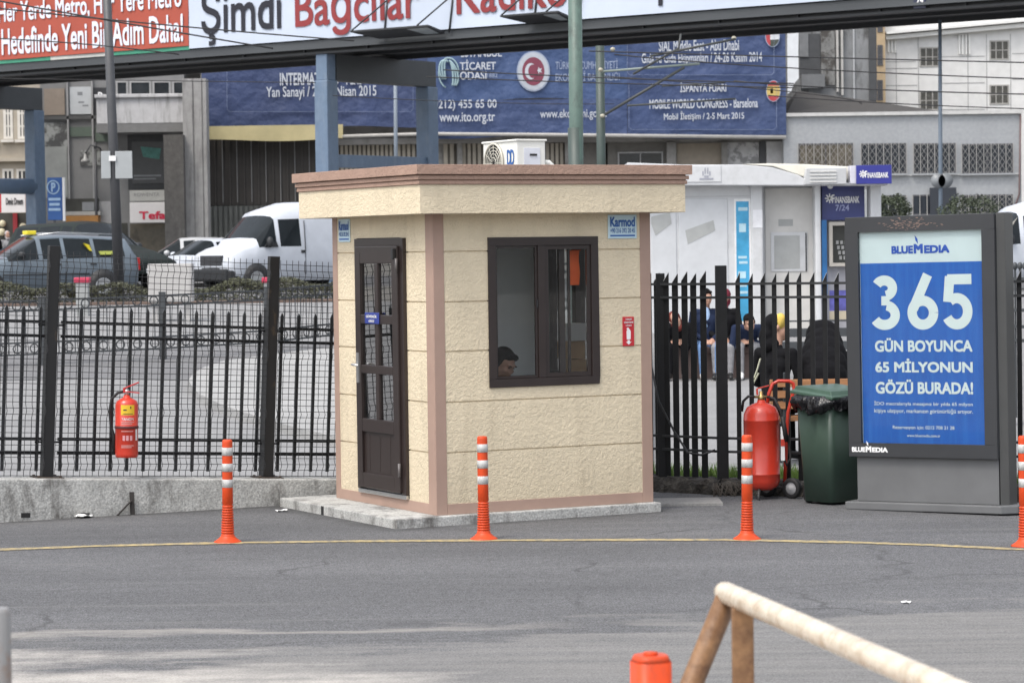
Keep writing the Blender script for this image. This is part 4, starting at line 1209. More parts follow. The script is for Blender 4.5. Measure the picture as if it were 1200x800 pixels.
wl = G(928, 583)
wt_ = thing('wheeled_extinguisher', 'large red wheeled fire extinguisher with red push handle beside the green bin', 'fire extinguisher', (P(893, 560, 21.55).x, 21.55, 0.008))
cx, cy, cz = 0, 0, .075
mb = MB(); mb.lathe([(.03, cz - .002), (.09, cz), (.128, cz + .03), (.143, cz + .075), (.1435, cz + .12), (.145, cz + .122), (.145, cz + .128), (.143, cz + .13), (.143, cz + .545), (.145, cz + .548), (.145, cz + .554), (.143, cz + .557), (.14, cz + .60), (.115, cz + .652), (.07, cz + .68), (.035, cz + .69), (.03, cz + .71), (0, cz + .71)], 36)
mb.build('cylinder', RED, wt_, local=True)
mb = MB(); mb.lathe([(.028, cz + .70), (.028, cz + .745), (.015, cz + .75), (.015, cz + .78), (0, cz + .78)], 14); mb.tube([(-.05, 0, cz + .735), (.05, -.01, cz + .735)], .010, 8)
mb.build('valve', BRASS, wt_, local=True)
mb = MB(); mb.bar((-.035, -.01, cz + .80), (.06, -.02, cz + .825), .016, .010); mb.bar((-.035, -.01, cz + .8), (-.03, -.01, cz + .75), .016, .012); mb.build('lever', RED, wt_, local=True, bevel=.002)
mb = MB()
fr_ = [(.045, .10, cz + .62), (.075, .12, cz + .76), (.105, .125, cz + .83), (.15, .13, cz + .852), (.235, .13, cz + .85), (.27, .13, cz + .83), (.275, .13, cz + .78), (.225, .13, cz + .6), (.2, .12, .28), (.19, .1, .1)]
mb.tube(fr_, .0145, 10)
mb.tube([(.045, .10, cz + .62), (.05, .12, .3), (.06, .1, .1)], .0145, 10)
mb.build('push_frame', RED, wt_, local=True)
mb = MB(); mb.tube([(-.05, 0, cz + .735), (-.1, .01, cz + .74), (-.14, .03, cz + .70), (-.15, .05, cz + .62)], .011, 8)
mb.tube([(.05, -.01, cz + .735), (.10, -.03, cz + .72), (.15, -.05, cz + .62), (.165, -.05, cz + .5), (.21, -.04, cz + .40), (.225, -.03, cz + .25), (.195, -.03, cz + .19), (.17, -.03, cz + .25)], .012, 8)
mb.tube([(.16, -.06, cz + .58), (.18, -.06, cz + .46), (.19, -.05, cz + .38)], .02, 8)
mb.build('hose', RUBBER, wt_, local=True)
mb = MB(); mb.box(.146, .178, -.06, -.05, cz + .23, cz + .50); mb.build('tag', WHITEP, wt_, local=True, bevel=.003)
mb = MB(); mb.box(.146, .178, -.063, -.0605, cz + .345, cz + .40); mb.build('tag_band', RED, wt_, local=True)
for (x, y) in ((.235, -.02), (.055, .16)):
    X = Matrix.Translation((x, y, .082)) @ Matrix.Rotation(R(-38), 4, 'Z') @ Matrix.Rotation(R(90), 4, 'X')
    mb = MB(); mb.lathe([(.05, -.022), (.072, -.024), (.082, -.014), (.082, .014), (.072, .024), (.05, .022)], 28, X, caps=False); wo_ = mb.build('wheel', RUBBER, wt_, local=True)
    mb = MB(); mb.lathe([(0, -.014), (.05, -.014), (.052, 0), (.05, .016), (.03, .012), (.018, .028), (0, .028)], 20, X); mb.build('hub', M('grey_hub', (.33, .33, .34), rough=.5), wo_, local=True)
mb = MB(); mb.tube([(.235, -.02, .082), (.055, .16, .082)], .011, 8); mb.tube([(-.03, -.09, .09), (-.04, -.12, .04), (-.04, -.13, .0)], .011, 8); mb.build('axle', M('dark_steel', (.06, .06, .06), rough=.5), wt_, local=True)

# ------------------------------------------------------------------ bin
GREENP = M('bin_green', (0.034, 0.060, 0.045), rough=.42, var=.12, vs=5, bump=.1, bs=90)
bp_ = G(973, 594)
bn = thing('wheelie_bin', 'dark green plastic wheelie bin with closed lid beside the billboard', 'bin', (bp_.x + .055, bp_.y + .265, .008), R(38)); bn.scale = (.96, .80, 1)
def tapered(mb, w0, d0, w1, d1, z0_, z1_, r=.05, n=5):
    vs = []
    for (w_, d_, z) in ((w0, d0, z0_), (w1, d1, z1_)):
        for (sx, sy, a0) in ((1, 1, 0), (-1, 1, 90), (-1, -1, 180), (1, -1, 270)):
            for i in range(n):
                a = R(a0 + 90 * i / (n - 1))
                vs.append((sx * (w_ / 2 - r) + r * math.cos(a), sy * (d_ / 2 - r) + r * math.sin(a), z))
    m = 4 * n
    mb.add(vs, [(i, (i + 1) % m, m + (i + 1) % m, m + i) for i in range(m)] , True)
    mb.add(vs[:m], [tuple(range(m))[::-1]]); mb.add(vs[m:], [tuple(range(m))])
mb = MB(); tapered(mb, .36, .40, .45, .50, .02, .80); tapered(mb, .47, .52, .475, .525, .80, .84); 
mb.box(-.22, .22, .262, .30, .80, .83)
mb.build('body', GREENP, bn, local=True)
lid = MB()
LX = Matrix.Translation((0, .26, .868)) @ Matrix.Rotation(R(4), 4, 'X')
vs = []
for (w_, y0, y1, z) in ((.50, -.56, .02, -.012), (.50, -.565, .02, .010), (.46, -.53, -.01, .022), (.44, -.50, -.03, .050), (.36, -.42, -.10, .058)):
    vs += [LX @ Vector((-w_ / 2, y0, z)), LX @ Vector((w_ / 2, y0, z)), LX @ Vector((w_ / 2, y1, z)), LX @ Vector((-w_ / 2, y1, z))]
lid.add(vs, [(4 * i + k, 4 * i + (k + 1) % 4, 4 * i + 4 + (k + 1) % 4, 4 * i + 4 + k) for i in range(4) for k in range(4)] + [(3, 2, 1, 0), (16, 17, 18, 19)])
lid.build('lid', M('lid_green', (0.055, 0.10, 0.075), rough=.38, var=.12, vs=4), bn, local=True, bevel=.006)
for x in (-.13, .13):
    mb = MB(); mb.lathe([(0, -.025), (.06, -.025), (.07, -.012), (.07, .012), (.06, .025), (0, .025)], 24, Matrix.Translation((x, .17, .07)) @ Matrix.Rotation(R(90), 4, 'Y')); mb.build('wheel', RUBBER, bn, local=True)
# black bag folded over the rim
bag = MB(); vs = []; N = 90; K = 9
brnd = random.Random(3)
ph = [brnd.uniform(0, 6.28) for _ in range(12)]
for j in range(K):
    t = j / (K - 1)
    for i in range(N):
        a = 2 * math.pi * i / N
        sq = 1 / max(abs(math.cos(a)) / .268, abs(math.sin(a)) / .29)
        sq = min(sq, .325)
        wv = .012 * math.sin(17 * a + ph[0] + 2 * t) + .009 * math.sin(29 * a + ph[1] - 3 * t) + .007 * math.sin(43 * a + ph[2] + 5 * t) + .012 * math.sin(5 * a + ph[4] + 7 * t)
        r = sq + (.0 + .035 * math.sin(math.pi * min(t * 1.1, 1)) + wv * (.3 + t))
        z = .846 - .125 * t + .02 * t * math.sin(4 * a + ph[3]) + .012 * t * math.sin(13 * a + ph[5])
        vs.append((r * math.cos(a), r * math.sin(a), z))
bag.add(vs, [(j * N + i, j * N + (i + 1) % N, (j + 1) * N + (i + 1) % N, (j + 1) * N + i) for j in range(K - 1) for i in range(N)], True)
bg_ = bag.build('bin_bag', M('black_bag', (.010, .010, .012), rough=.22, var=.2, vs=20, bump=.6, bs=28, bd=.03), xf=Matrix.Translation(bn.location) @ Matrix.Rotation(R(38), 4, 'Z') @ Matrix.Diagonal((.96, .80, 1, 1)))
sf = bg_.modifiers.new('t', 'SOLIDIFY'); sf.thickness = .003
tag(bg_, 'crumpled black bin bag folded over the rim of the green wheelie bin', 'bin bag')

# ------------------------------------------------------------------ billboard
GREYM = M('anthracite_metal', (0.030, 0.032, 0.036), rough=.4, var=.08, vs=3)
EDGEM = M('grey_profile', (0.10, 0.10, 0.098), rough=.35, metal=.4, var=.06)
PLINTH = M('grey_sheet', (0.125, 0.128, 0.132), rough=.5, var=.10, vs=3)
pl = P(997.5, 540, 20.62)
bb = thing('poster_billboard', 'free standing grey light box billboard with blue 365 poster beside the green bin', 'billboard', (pl.x, pl.y, .008), -R(33))
bb.rotation_euler = (0, -.010, -R(33))
W_, Z0_, Z1_ = 1.205, .40, 2.21
mb = MB(); mb.box(.012, W_ - .0, .012, .20, Z0_ + .004, Z1_ - .004)
mb.build('case', GREYM, bb, local=True, bevel=.01)
CH = [(W_ - .004, 0.0), (W_ + .055, .045), (W_ + .055, .22), (W_ + .001, .22), (W_ + .001, .02)]
def vprism(mb, poly, z0_, z1_):
    n = len(poly)
    vs = [(x, y, z0_) for x, y in poly] + [(x, y, z1_) for x, y in poly]
    mb.add(vs, [tuple(range(n))[::-1], tuple(range(n, 2 * n))] + [(k, (k + 1) % n, n + (k + 1) % n, n + k) for k in range(n)])
mb = MB(); vprism(mb, [(W_ + .001, .012), (W_ + .052, .06), (W_ + .052, .21), (W_ + .001, .21)], .02, Z1_ + .004); mb.build('side_profile', EDGEM, bb, local=True, bevel=.006)
mb = MB()
def bfr(mb, a0, a1, z0_, z1_, l, r_, b_, t_, y0, y1):
    mb.box(a0, a1, y0, y1, z0_, z0_ + b_); mb.box(a0, a1, y0, y1, z1_ - t_, z1_)
    mb.box(a0, a0 + l, y0, y1, z0_ + b_, z1_ - t_); mb.box(a1 - r_, a1, y0, y1, z0_ + b_, z1_ - t_)
Lm, Rm, Bm, Tm = .105, .10, .105, .115
bfr(mb, 0, W_, Z0_, Z1_, Lm, Rm, Bm, Tm, -.028, .011)
mb.build('door_frame', GREYM, bb, local=True, bevel=.004)
mb = MB(); mb.box(Lm - .002, W_ - Rm + .002, .002, .008, Z0_ + Bm - .002, Z1_ - Tm + .002)
PX0, PX1, PZ0, PZ1 = Lm, W_ - Rm, Z0_ + Bm, Z1_ - Tm
POSTERW = M('poster_pale', (0.56, 0.66, 0.67), rough=.35, var=.05, vs=3)
POSTERB = blotch('poster_blue', (0.007, 0.095, 0.40), (0.016, 0.13, 0.46), 9, .45, .7, (2.2, 1, .12), rough=.35, var=.10, vs=3)
po_ = mb.build('poster', POSTERW, bb, local=True)
zb = PZ1 - (PZ1 - PZ0) * .148
mb = MB(); mb.box(PX0 + .004, PX1 - .004, .0005, .0015, PZ0, zb); mb.build('blue_field', POSTERB, po_, local=True)
pw, pc = PX1 - PX0, (PX0 + PX1) / 2
PH = PZ1 - PZ0
def zf(f): return PZ1 - PH * f
CREAMT = M('poster_letter', (0.60, 0.69, 0.68), rough=.35, var=.03)
BLUET = M('poster_logo_blue', (0.02, 0.085, 0.42), rough=.35, var=.03)
def logo(parent, mat, xc, zc, wd, yy):
    text('BLUE', 'lettering', mat, parent, T3(xc - wd * .31, yy, zc), wd * .37, wd * .125, bold=.045, local=True)
    text('M', 'lettering', mat, parent, T3(xc - wd * .035, yy, zc + wd * .012), wd * .155, wd * .15, bold=.045, local=True)
    text('EDIA', 'lettering', mat, parent, T3(xc + wd * .28, yy, zc), wd * .43, wd * .125, bold=.045, local=True)
    mb = MB()
    x, z = xc - wd * .05, zc + wd * .105
    mb.prism([(x - .045 * wd, z + .12 * wd), (x + .005 * wd, z + .06 * wd), (x + .012 * wd, z - .02 * wd), (x - .03 * wd, z + .035 * wd)], yy - .0012, yy - .0004)
    mb.build('emblem', mat, parent, local=True)
logo(po_, BLUET, pc, zf(.087), pw * .475, .0018)
def stroke(mb, pts, wd, y):
    n = len(pts); vs = []
    for i, (x, z) in enumerate(pts):
        ax, az = pts[max(i - 1, 0)]; bx, bz = pts[min(i + 1, n - 1)]
        dx, dz = bx - ax, bz - az; L = math.hypot(dx, dz); nx, nz = -dz / L, dx / L
        vs += [(x + nx * wd / 2, y, z + nz * wd / 2), (x - nx * wd / 2, y, z - nz * wd / 2)]
    mb.add(vs, [(2 * i, 2 * i + 2, 2 * i + 3, 2 * i + 1) for i in range(n - 1)])
def arc(cx, cz, rx, rz, a0, a1, n=26): return [(cx + rx * math.cos(R(a0 + (a1 - a0) * i / n)), cz + rz * math.sin(R(a0 + (a1 - a0) * i / n))) for i in range(n + 1)]
zl_, zh_ = zf(.335) - PH * .129, zf(.335) + PH * .129          # 365 drawn as broad geometric numerals
gw, gh, sw = pw * .25, PH * .258, pw * .076
for k, cx_ in enumerate((pc - pw * .29, pc + pw * .012, pc + pw * .298)):
    mb = MB(); hw = gw / 2
    if k == 0:
        r1, r2 = gh * .235, gh * .265
        stroke(mb, arc(cx_ - .01, zh_ - r1, hw - sw * .75, r1 - sw / 2, 152, -78), sw, -.0006)
        stroke(mb, arc(cx_ - .01, zl_ + r2 + .003, hw - sw / 2, r2 - sw / 2 + .003, 78, -152), sw, -.0010)
        stroke(mb, [(cx_ - hw * .28, zl_ + gh * .535), (cx_ + hw * .25, zl_ + gh * .535)], sw * .92, -.0014)
    elif k == 1:
        r2 = gh * .31
        stroke(mb, arc(cx_, zl_ + r2, hw - sw / 2, r2 - sw / 2, 0, 360, 48), sw, -.0006)
        stroke(mb, [(cx_ - hw + sw * .62, zl_ + r2 * 1.22), (cx_ + hw * .35, zh_)], sw * 1.02, -.0010)
    else:
        r2 = gh * .33
        stroke(mb, [(cx_ - hw * .68, zh_ - sw / 2), (cx_ + hw * .86, zh_ - sw / 2)], sw, -.0006)
        stroke(mb, [(cx_ - hw * .52, zh_ - sw * .2), (cx_ - hw * .66, zl_ + gh * .50)], sw, -.0010)
        stroke(mb, arc(cx_ - .012, zl_ + r2, hw - sw / 2, r2 - sw / 2, 128, -152), sw, -.0014)
    mb.build('lettering', CREAMT, po_, local=True)
for s, f, wd, hh, bo in (('GÜN BOYUNCA', .535, .79, .066, .03), ('65 MİLYONUN', .632, .79, .066, .03), ('GÖZÜ BURADA!', .732, .79, .068, .03)):
    text(s, 'lettering', CREAMT, po_, T3(pc + .01, .0, zf(f)), pw * wd, PH * hh, bold=bo, local=True)
for s, f, wd, hh in (('İDO mecralarıyla mesajınız bir yılda 65 milyon', .812, .80, .026), ('kişiye ulaşıyor, markanızın görünürlüğü artıyor.', .848, .80, .026), ('Rezervasyon için: 0212 708 21 28', .926, .50, .021), ('www.bluemedia.com.tr', .962, .27, .013)):
    text(s, 'lettering', CREAMT, po_, T3(pc, .0, zf(f)), pw * wd, PH * hh, bold=.008, local=True)
logo(bb, WHITEP, .175, Z0_ + .055, .30, -.0285)
mb = MB()
brn = random.Random(5)
for k in range(110):
    x, z = .36 + brn.gauss(.16, .11), Z1_ - .075 + brn.gauss(.01, .02)
    if not (.2 < x < .85 and Z1_ - .112 < z < Z1_ - .012): continue
    mb.box(x - .008, x + brn.uniform(.002, .014), -.0292, -.0283, z, z + brn.uniform(.002, .006))
mb.build('glue_marks', M('old_glue', (.19, .135, .115), rough=.7), bb, local=True)
mb = MB(); mb.box(.045, W_ - .01, .016, .19, .062, Z0_ + .003); mb.build('base_panel', PLINTH, bb, local=True, bevel=.004)
mb = MB(); vprism(mb, [(-.03, -.05), (W_ + .03, -.05), (W_ + .13, .03), (W_ + .13, .28), (-.03, .28)], 0.0, .06); mb.build('foot', PLINTH, bb, local=True, bevel=.008)
mb = MB(); mb.box(PX0 - .003, PX1 + .003, -.012, -.008, PZ0 - .003, PZ1 + .003)
pgl = glass('poster_glass', (.97, .98, .98), 0.0, .25); mb.build('cover_glass', pgl, bb, local=True)

# ------------------------------------------------------------------ close to the camera
RUST = blotch('worn_handrail', (0.24, 0.13, 0.06), (0.10, 0.045, 0.02), 6, .45, .65, rough=.55, var=.2, vs=10, bump=.3, bs=40)
WORN = blotch('worn_rail_top', (0.62, 0.55, 0.44), (0.36, 0.25, 0.15), 14, .46, .78, rough=.26, var=.12, vs=8, bump=.2, bs=40)
ra, rb = G(850, 694, 1.02), G(1108, 806, 1.02)
rd = (rb - ra).normalized()
ht = thing('handrail', 'worn rusty handrail barrier with a pale rubbed top close to the camera', 'handrail', (ra.x, ra.y, 0))
mb = MB(); mb.tube([ra - rd * .02, ra + rd * .01, rb + rd * .5, rb + rd * .9], [.029, .032, .032, .032], 14); mb.build('top_rail', WORN, ht)
l1 = ra + rd * .02
mb = MB(); mb.tube([l1 + V3(0, 0, -.01), G(806, 802, l1.z - .36) , ], .031, 12)
e_ = G(806, 802, l1.z - .36); dd = (e_ - l1); 
mb = MB(); mb.tube([l1 + V3(0, 0, -.01), l1 + V3(-.43, -.02, -1.02)], .033, 12); mb.build('leg', RUST, ht)
l2 = ra + rd * .17
mb = MB(); mb.box(l2.x - .03, l2.x + .03, l2.y - .02, l2.y + .02, 0.008, l2.z - .02); mb.build('leg', RUST, ht, bevel=.006)
l3 = ra + rd * 1.62
mb = MB(); mb.box(l3.x - .03, l3.x + .03, l3.y - .02, l3.y + .02, 0.008, l3.z - .02); mb.build('leg', RUST, ht, bevel=.006)
op = P(762.5, 765, 7.5)
ot = thing('orange_post', 'blunt orange plastic post beside the worn handrail, close to the camera', 'post', (op.x, op.y, .008), R(20))
mb = MB(); tapered(mb, .108, .108, .102, .102, 0, op.z - .03, .03); tapered(mb, .102, .102, .088, .088, op.z - .03, op.z - .012, .034); mb.lathe([(.02, op.z - .014), (.02, op.z - .004), (0, op.z - .003)], 14)
mb.build('post', ORANGE, ot, local=True)
mb = MB(); tapered(mb, .11, .11, .11, .11, op.z - .20, op.z - .10, .03); mb.build('reflective_band', BAND, ot, local=True)
sp = P(-3, 712, 6.6)
st_ = thing('steel_post', 'blurred grey steel post with rusty foot at the left edge of the picture', 'post', (sp.x, sp.y, .008))
mb = MB(); mb.tube([(sp.x, sp.y, .01), (sp.x, sp.y, sp.z - .01), (sp.x, sp.y, sp.z)], [.031, .031, .026], 16)
mb.build('post', blotch('grey_rust', (.22, .22, .22), (.20, .10, .05), 5, .5, .65, rough=.5), st_)
# litter by the wall
PAPER = M('litter_white', (.75, .75, .74), rough=.7)
for i, (px, py, s, lb) in enumerate(((98, 606, .06, 'crumpled white paper scrap by the wall near the iron bracket'), (298, 592.5, .035, 'small white paper scrap by the wall left of the plinth'), (330, 599, .04, 'white plastic scrap on the asphalt before the plinth corner'), (1062, 706, .022, 'white scrap lying on the asphalt beyond the handrail'))):
    c = G(px, py, .01); lr = random.Random(i)
    mb = MB(); vs = []
    for a in range(5):
        for b_ in range(4): vs.append((c.x + s * (a / 2 - 1) + lr.uniform(-.3, .3) * s, c.y + s * (b_ / 1.5 - 1) + lr.uniform(-.3, .3) * s, .012 + lr.uniform(0, .45) * s))
    mb.add(vs, [(a * 4 + b_, a * 4 + b_ + 1, a * 4 + b_ + 5, a * 4 + b_ + 4) for a in range(4) for b_ in range(3)])
    o = mb.build('paper_scrap', PAPER); sf = o.modifiers.new('t', 'SOLIDIFY'); sf.thickness = .001
    tag(o, lb, 'litter')
# ------------------------------------------------------------------ behind the fences: railing, hedge, kiosk, people
def fbox(mb, px0, py0, px1, py1, Y, d0, d1):
    x0, x1, z0_, z1_ = span(px0, py0, px1, py1, Y)
    return mb.box(x0, x1, Y - d0, Y + d1, z0_, z1_)
def ftext(s, mat, parent, px0, py0, px1, py1, Y, bold=.01, name='lettering', tilt=0.0):
    x0, x1, z0_, z1_ = span(px0, py0, px1, py1, Y)
    return text(s, name, mat, parent, face((x0 + x1) / 2, Y, (z0_ + z1_) / 2, 0, tilt), x1 - x0, z1_ - z0_, bold=bold, step=.0015)
RAILM = M('railing_paint', (0.045, 0.05, 0.055), rough=.5, var=.15)
def ring_pts(c, ax, r, n=10): return [c + ax * (r * math.cos(2 * math.pi * k / n)) + V3(0, 0, r * math.sin(2 * math.pi * k / n)) for k in range(n + 1)]
def ornate_railing(label, stations, tops, hh=1.0, group=None):
    """stations: ground points along the line"""
    t = thing('ornate_railing', label, 'railing', stations[0], 0, group)
    for i, p in enumerate(stations):
        mb = MB(); mb.box(p.x - .05, p.x + .05, p.y - .05, p.y + .05, p.z, p.z + hh + .06 + tops[min(i, len(tops) - 1)]); mb.build('post', RAILM, t, bevel=.005)
        if i == len(stations) - 1: break
        q = stations[i + 1]; d = (q - p); L = d.length; ax = V3(d.x, d.y, 0).normalized()
        z0_ = p.z + tops[i] ; dz = (q.z - p.z)
        mb = MB()
        for h in (hh, hh - .15, .36, .18): mb.bar(p + V3(0, 0, h + tops[i]), q + V3(0, 0, h + tops[i]), .03, .028)
        n = int(L / .125)
        for k in range(1, n):
            c = p + d * (k / n) + V3(0, 0, tops[i])
            mb.bar(c + V3(0, 0, .18), c + V3(0, 0, hh - .15), .016, .016)
        m_ = int(L / .25)
        for k in range(m_):
            c = p + d * ((k + .5) / m_) + V3(0, 0, tops[i])
            for h in (hh - .075, .27): mb.tube(ring_pts(c + V3(0, 0, h), ax, .066), .011, 5, caps=False)
        mb.build('railing_panel', RAILM, t)
    return t
sts = []
for px, Y in ((-90, 41.0), (50, 41.6), (191, 42.3), (314, 43.2), (440, 45.2), (560, 47.4), (680, 49.5)):
    p = P(px, 400, Y); sts.append(V3(p.x, Y, tz(Y)))
ornate_railing('low ornate metal railing with rings crossing the plaza behind the mesh fence', sts, [0, 0, 0, 0, .02, .02])
p0, p1 = P(1178, 300, 30.0), P(1262, 300, 28.4)
t = thing('spiked_railing', 'ornate spiked railing panel seen between the billboard and the rightmost bollard', 'railing', (p0.x, 30, 0))
mb = MB()
for h in (1.62, 1.28, 1.1, .95): mb.bar(V3(p0.x, 30, h), V3(p1.x, 28.4, h), .035, .035)
for k in range(15):
    q = V3(p0.x, 30, 0).lerp(V3(p1.x, 28.4, 0), k / 14)
    mb.bar(q + V3(0, 0, .1), q + V3(0, 0, 1.74), .02, .02); mb.ball(q + V3(0, 0, 1.76), .03, .03, .045, 8, 6)
mb.build('railing_panel', RAILM, t)
for q in (V3(p0.x, 30, 0), V3(p1.x, 28.4, 0)):
    mb = MB(); mb.box(q.x - .05, q.x + .05, q.y - .05, q.y + .05, 0, 1.7); mb.build('post', RAILM, t, bevel=.006)

def leaf_cloud(mb, n, inside, size, r_):
    k = 0
    while k < n:
        c = inside(r_)
        if c is None: continue
        a = Vector((r_.gauss(0, 1), r_.gauss(0, 1), r_.gauss(0, .6))).normalized(); b_ = a.cross(Vector((r_.gauss(0, 1), r_.gauss(0, 1), r_.gauss(0, 1)))).normalized()
        s = size * r_.uniform(.6, 1.3)
        mb.add([c - a * s, c + b_ * s * .45, c + a * s, c - b_ * s * .45], [(0, 1, 2, 3)])
        k += 1
HEDGE = M('hedge_leaf', (0.070, 0.074, 0.044), rough=.7, var=.45, vs=.8)
BUSHM = M('bush_leaf', (0.045, 0.058, 0.032), rough=.6, var=.5, vs=3)
hr = random.Random(11)
mb = MB()
x0, x1 = P(-60, 340, 57).x, P(395, 340, 57).x
def inh(r_):
    x = r_.uniform(x0, x1)
    top = 1.40 + .05 * math.sin(x * 2.1) + .05 * math.sin(x * 5.3 + 1) - .10 * max(0, math.sin(x * .9 + 2))
    return Vector((x, r_.uniform(56.4, 57.3), r_.uniform(.92, top) if r_.random() < .6 else top + r_.uniform(-.06, .05)))
leaf_cloud(mb, 15000, inh, .036, hr)
tag(mb.build('hedge', HEDGE), 'long low olive green hedge along the street behind the plaza railing', 'hedge', kind='stuff')
mb = MB(); mb.box(x0 - 4, x1 + 1, 56.0, 57.35, .75, 1.06)
tag(mb.build('planter_kerb', M('planter_brown', (0.12, 0.085, 0.07), rough=.9, var=.3, vs=3), bevel=.02), 'brown planter kerb holding the low olive hedge by the street', 'kerb')
# kiosk -------------------------------------------------------------
KY = 46.0
KWHITE = blotch('kiosk_white', (0.55, 0.56, 0.575), (0.43, 0.44, 0.445), 2.5, .5, .75, rough=.45, var=.05)
KGREY = M('kiosk_grey', (0.46, 0.47, 0.48), rough=.5, var=.08, vs=2)
KSHADE = M('kiosk_sticker', (0.36, 0.37, 0.365), rough=.7, var=.08, vs=6)
kx0, kx1, kz0, kz1 = span(730, 193, 1033, 395, KY)
kt = thing('bank_kiosk', 'white cash machine kiosk with curved roof canopy behind the palisade fence', 'kiosk', ((kx0 + kx1) / 2, KY + 1, tz(KY)))
zg = tz(KY) - .1
mb = MB()
x0, x1, _, z1_ = span(735, 216, 888, 395, KY); mb.box(x0, x1, KY, KY + 2.4, zg, z1_)
x0b, x1b, _, _ = span(888, 216, 1015, 395, KY); mb.box(x0b, x1b, KY + .35, KY + 2.4, zg, z1_)
mb.build('wall', KWHITE, kt)
mb = MB()
for (a, b_) in ((880, 894), (955, 962), (1020, 1033)): 
    x0, x1, _, _ = span(a, 216, b_, 395, KY); mb.box(x0, x1, KY - .06, KY + .40, zg, z1_ - .01)
mb.build('column', KWHITE, kt, bevel=.03)
mb = MB(); poly = []
for (px, py) in ((735, 217), (735, 190.5), (800, 193), (870, 193), (905, 196), (935, 205), (950, 213), (1040, 215), (1040, 217.5)):
    q = P(px, py, KY - .35); poly.append((q.x, q.z))
mb.prism(poly, KY - .35, KY + 2.6); mb.build('fascia', KWHITE, kt, bevel=.015)
mb = MB(); poly = []
for (px, py) in ((868, 193), (900, 192), (945, 193), (1000, 196), (1034, 199), (1040, 212), (950, 211), (905, 195.5)):
    q = P(px, py, KY + .1); poly.append((q.x, q.z))
mb.prism(poly, KY - .1, KY + 2.5); mb.build('roof', M('kiosk_roof', (.66, .64, .56), rough=.4, var=.05), kt, bevel=.02)
mb = MB(); fbox(mb, 735, 216, 888, 218.5, KY, .05, .02); fbox(mb, 735, 230, 878, 231.2, KY, .012, .02); mb.build('trim', KGREY, kt)
for (a, b_, c, d) in ((764, 231, 793, 395), (796, 233, 853, 395)):
    mb = MB(); fbox(mb, a, b_, c, d, KY, .018, .01); mb.build('panel', M('kiosk_panel', (.52, .535, .555), rough=.45, var=.06), kt, bevel=.008)
mb = MB(); fbox(mb, 801, 195, 843, 214, KY, .365, -.34); mb.build('crest_panel', KWHITE, kt, bevel=.006)
CRG = M('crest_grey', (.30, .31, .36), rough=.5)
mb = MB()
for (dx, dy, w_, h_) in ((-4, 0, 1.4, 5), (-1.5, -3, 1.3, 7), (1.5, -3, 1.3, 7), (4, 0, 1.4, 5), (0, 3.5, 5, 2)):
    fbox(mb, 826 + dx - w_ / 2, 204 + dy - h_ / 2, 826 + dx + w_ / 2, 204 + dy + h_ / 2, KY, .372, -.366)
mb.build('crest', CRG, kt)
mb = MB(); fbox(mb, 818, 209.4, 834, 211.2, KY, .372, -.366); mb.build('print_line', CRG, kt)
for pts in (((763, 254), (785, 249), (787, 262), (768, 276), (763, 262)), ((803, 270), (836, 258), (838, 270), (806, 286))):
    mb = MB(); mb.prism([(P(a, b_, KY).x, P(a, b_, KY).z) for a, b_ in pts], KY - .024, KY - .0195); mb.build('worn_patch', KSHADE, kt)
mb = MB(); fbox(mb, 861, 233, 881, 380, KY, .02, .01); mb.build('display_frame', M('display_frame', (.7, .7, .7), rough=.4), kt, bevel=.004)
dm = M('display_blue', (0.05, 0.30, 0.52), rough=.3, var=.35, vs=1.6)
mb = MB(); fbox(mb, 863, 236, 878, 376, KY, .024, -.021); dp = mb.build('display', dm, kt)
for q, (a, b_) in enumerate(((243, 247), (262, 272), (300, 303), (306, 309), (318, 326), (333, 336), (341, 344))):
    mb = MB(); fbox(mb, 865 + q % 2, a, 876 - (q * 2) % 3, b_, KY, .027, -.0245); mb.build('display_print', M('print_pale', (.40, .58, .66), rough=.4), dp)
mb = MB(); fbox(mb, 882, 246, 893, 267, KY, .066, -.061); mb.build('notice', M('paper_white', (.68, .69, .72), rough=.7), kt)
mb = MB(); fbox(mb, 897, 220, 955, 395, KY + .35, .03, .01); dr_ = mb.build('door', M('kiosk_door', (.56, .55, .53), rough=.5, var=.07), kt, bevel=.01)
mb = MB(); fbox(mb, 903, 272, 946, 318, KY + .35, .05, -.031); mb.build('hatch', KWHITE, dr_, bevel=.006)
mb = MB(); fbox(mb, 907, 276, 937, 315, KY + .35, .055, -.051); fbox(mb, 912, 257, 929, 265, KY + .35, .036, -.031); mb.build('worn_patch', KSHADE, dr_)
mb = MB(); fbox(mb, 943.5, 273, 945, 318, KY + .35, .056, -.051); mb.build('slot', BLACKP, dr_)
atm = thing('cash_machine', 'dark blue cash machine with grey screen surround in the right end of the white kiosk', 'cash machine', (P(990, 300, KY).x, KY + .35, tz(KY)))
AB = M('atm_blue', (0.035, 0.045, 0.16), rough=.35, var=.2, vs=3)
mb = MB(); fbox(mb, 963, 216, 1013, 258, KY + .2, .02, .1); mb.build('header', AB, atm, bevel=.006)
mb = MB(); fbox(mb, 963, 258, 1013, 395, KY + .25, .0, .1); mb.build('body', M('atm_grey', (.30, .30, .33), rough=.5), atm, bevel=.006)
mb = MB(); fbox(mb, 963, 258, 969, 345, KY + .2, .02, .05); mb.build('side_strip', M('atm_light_blue', (.04, .22, .55), rough=.3), atm)
mb = MB(); x0, x1, z0_, z1_ = span(971, 260, 1014, 312, KY + .2); frame4(mb, x0, x1, z0_, z1_, .06, KY + .1, KY + .24); mb.build('surround', M('atm_beige', (.44, .41, .37), rough=.5), atm, bevel=.006)
mb = MB(); fbox(mb, 975, 264, 1010, 309, KY + .24, -.0, .008); mb.build('screen', M('atm_screen', (.04, .042, .04), rough=.2), atm)
mb = MB()
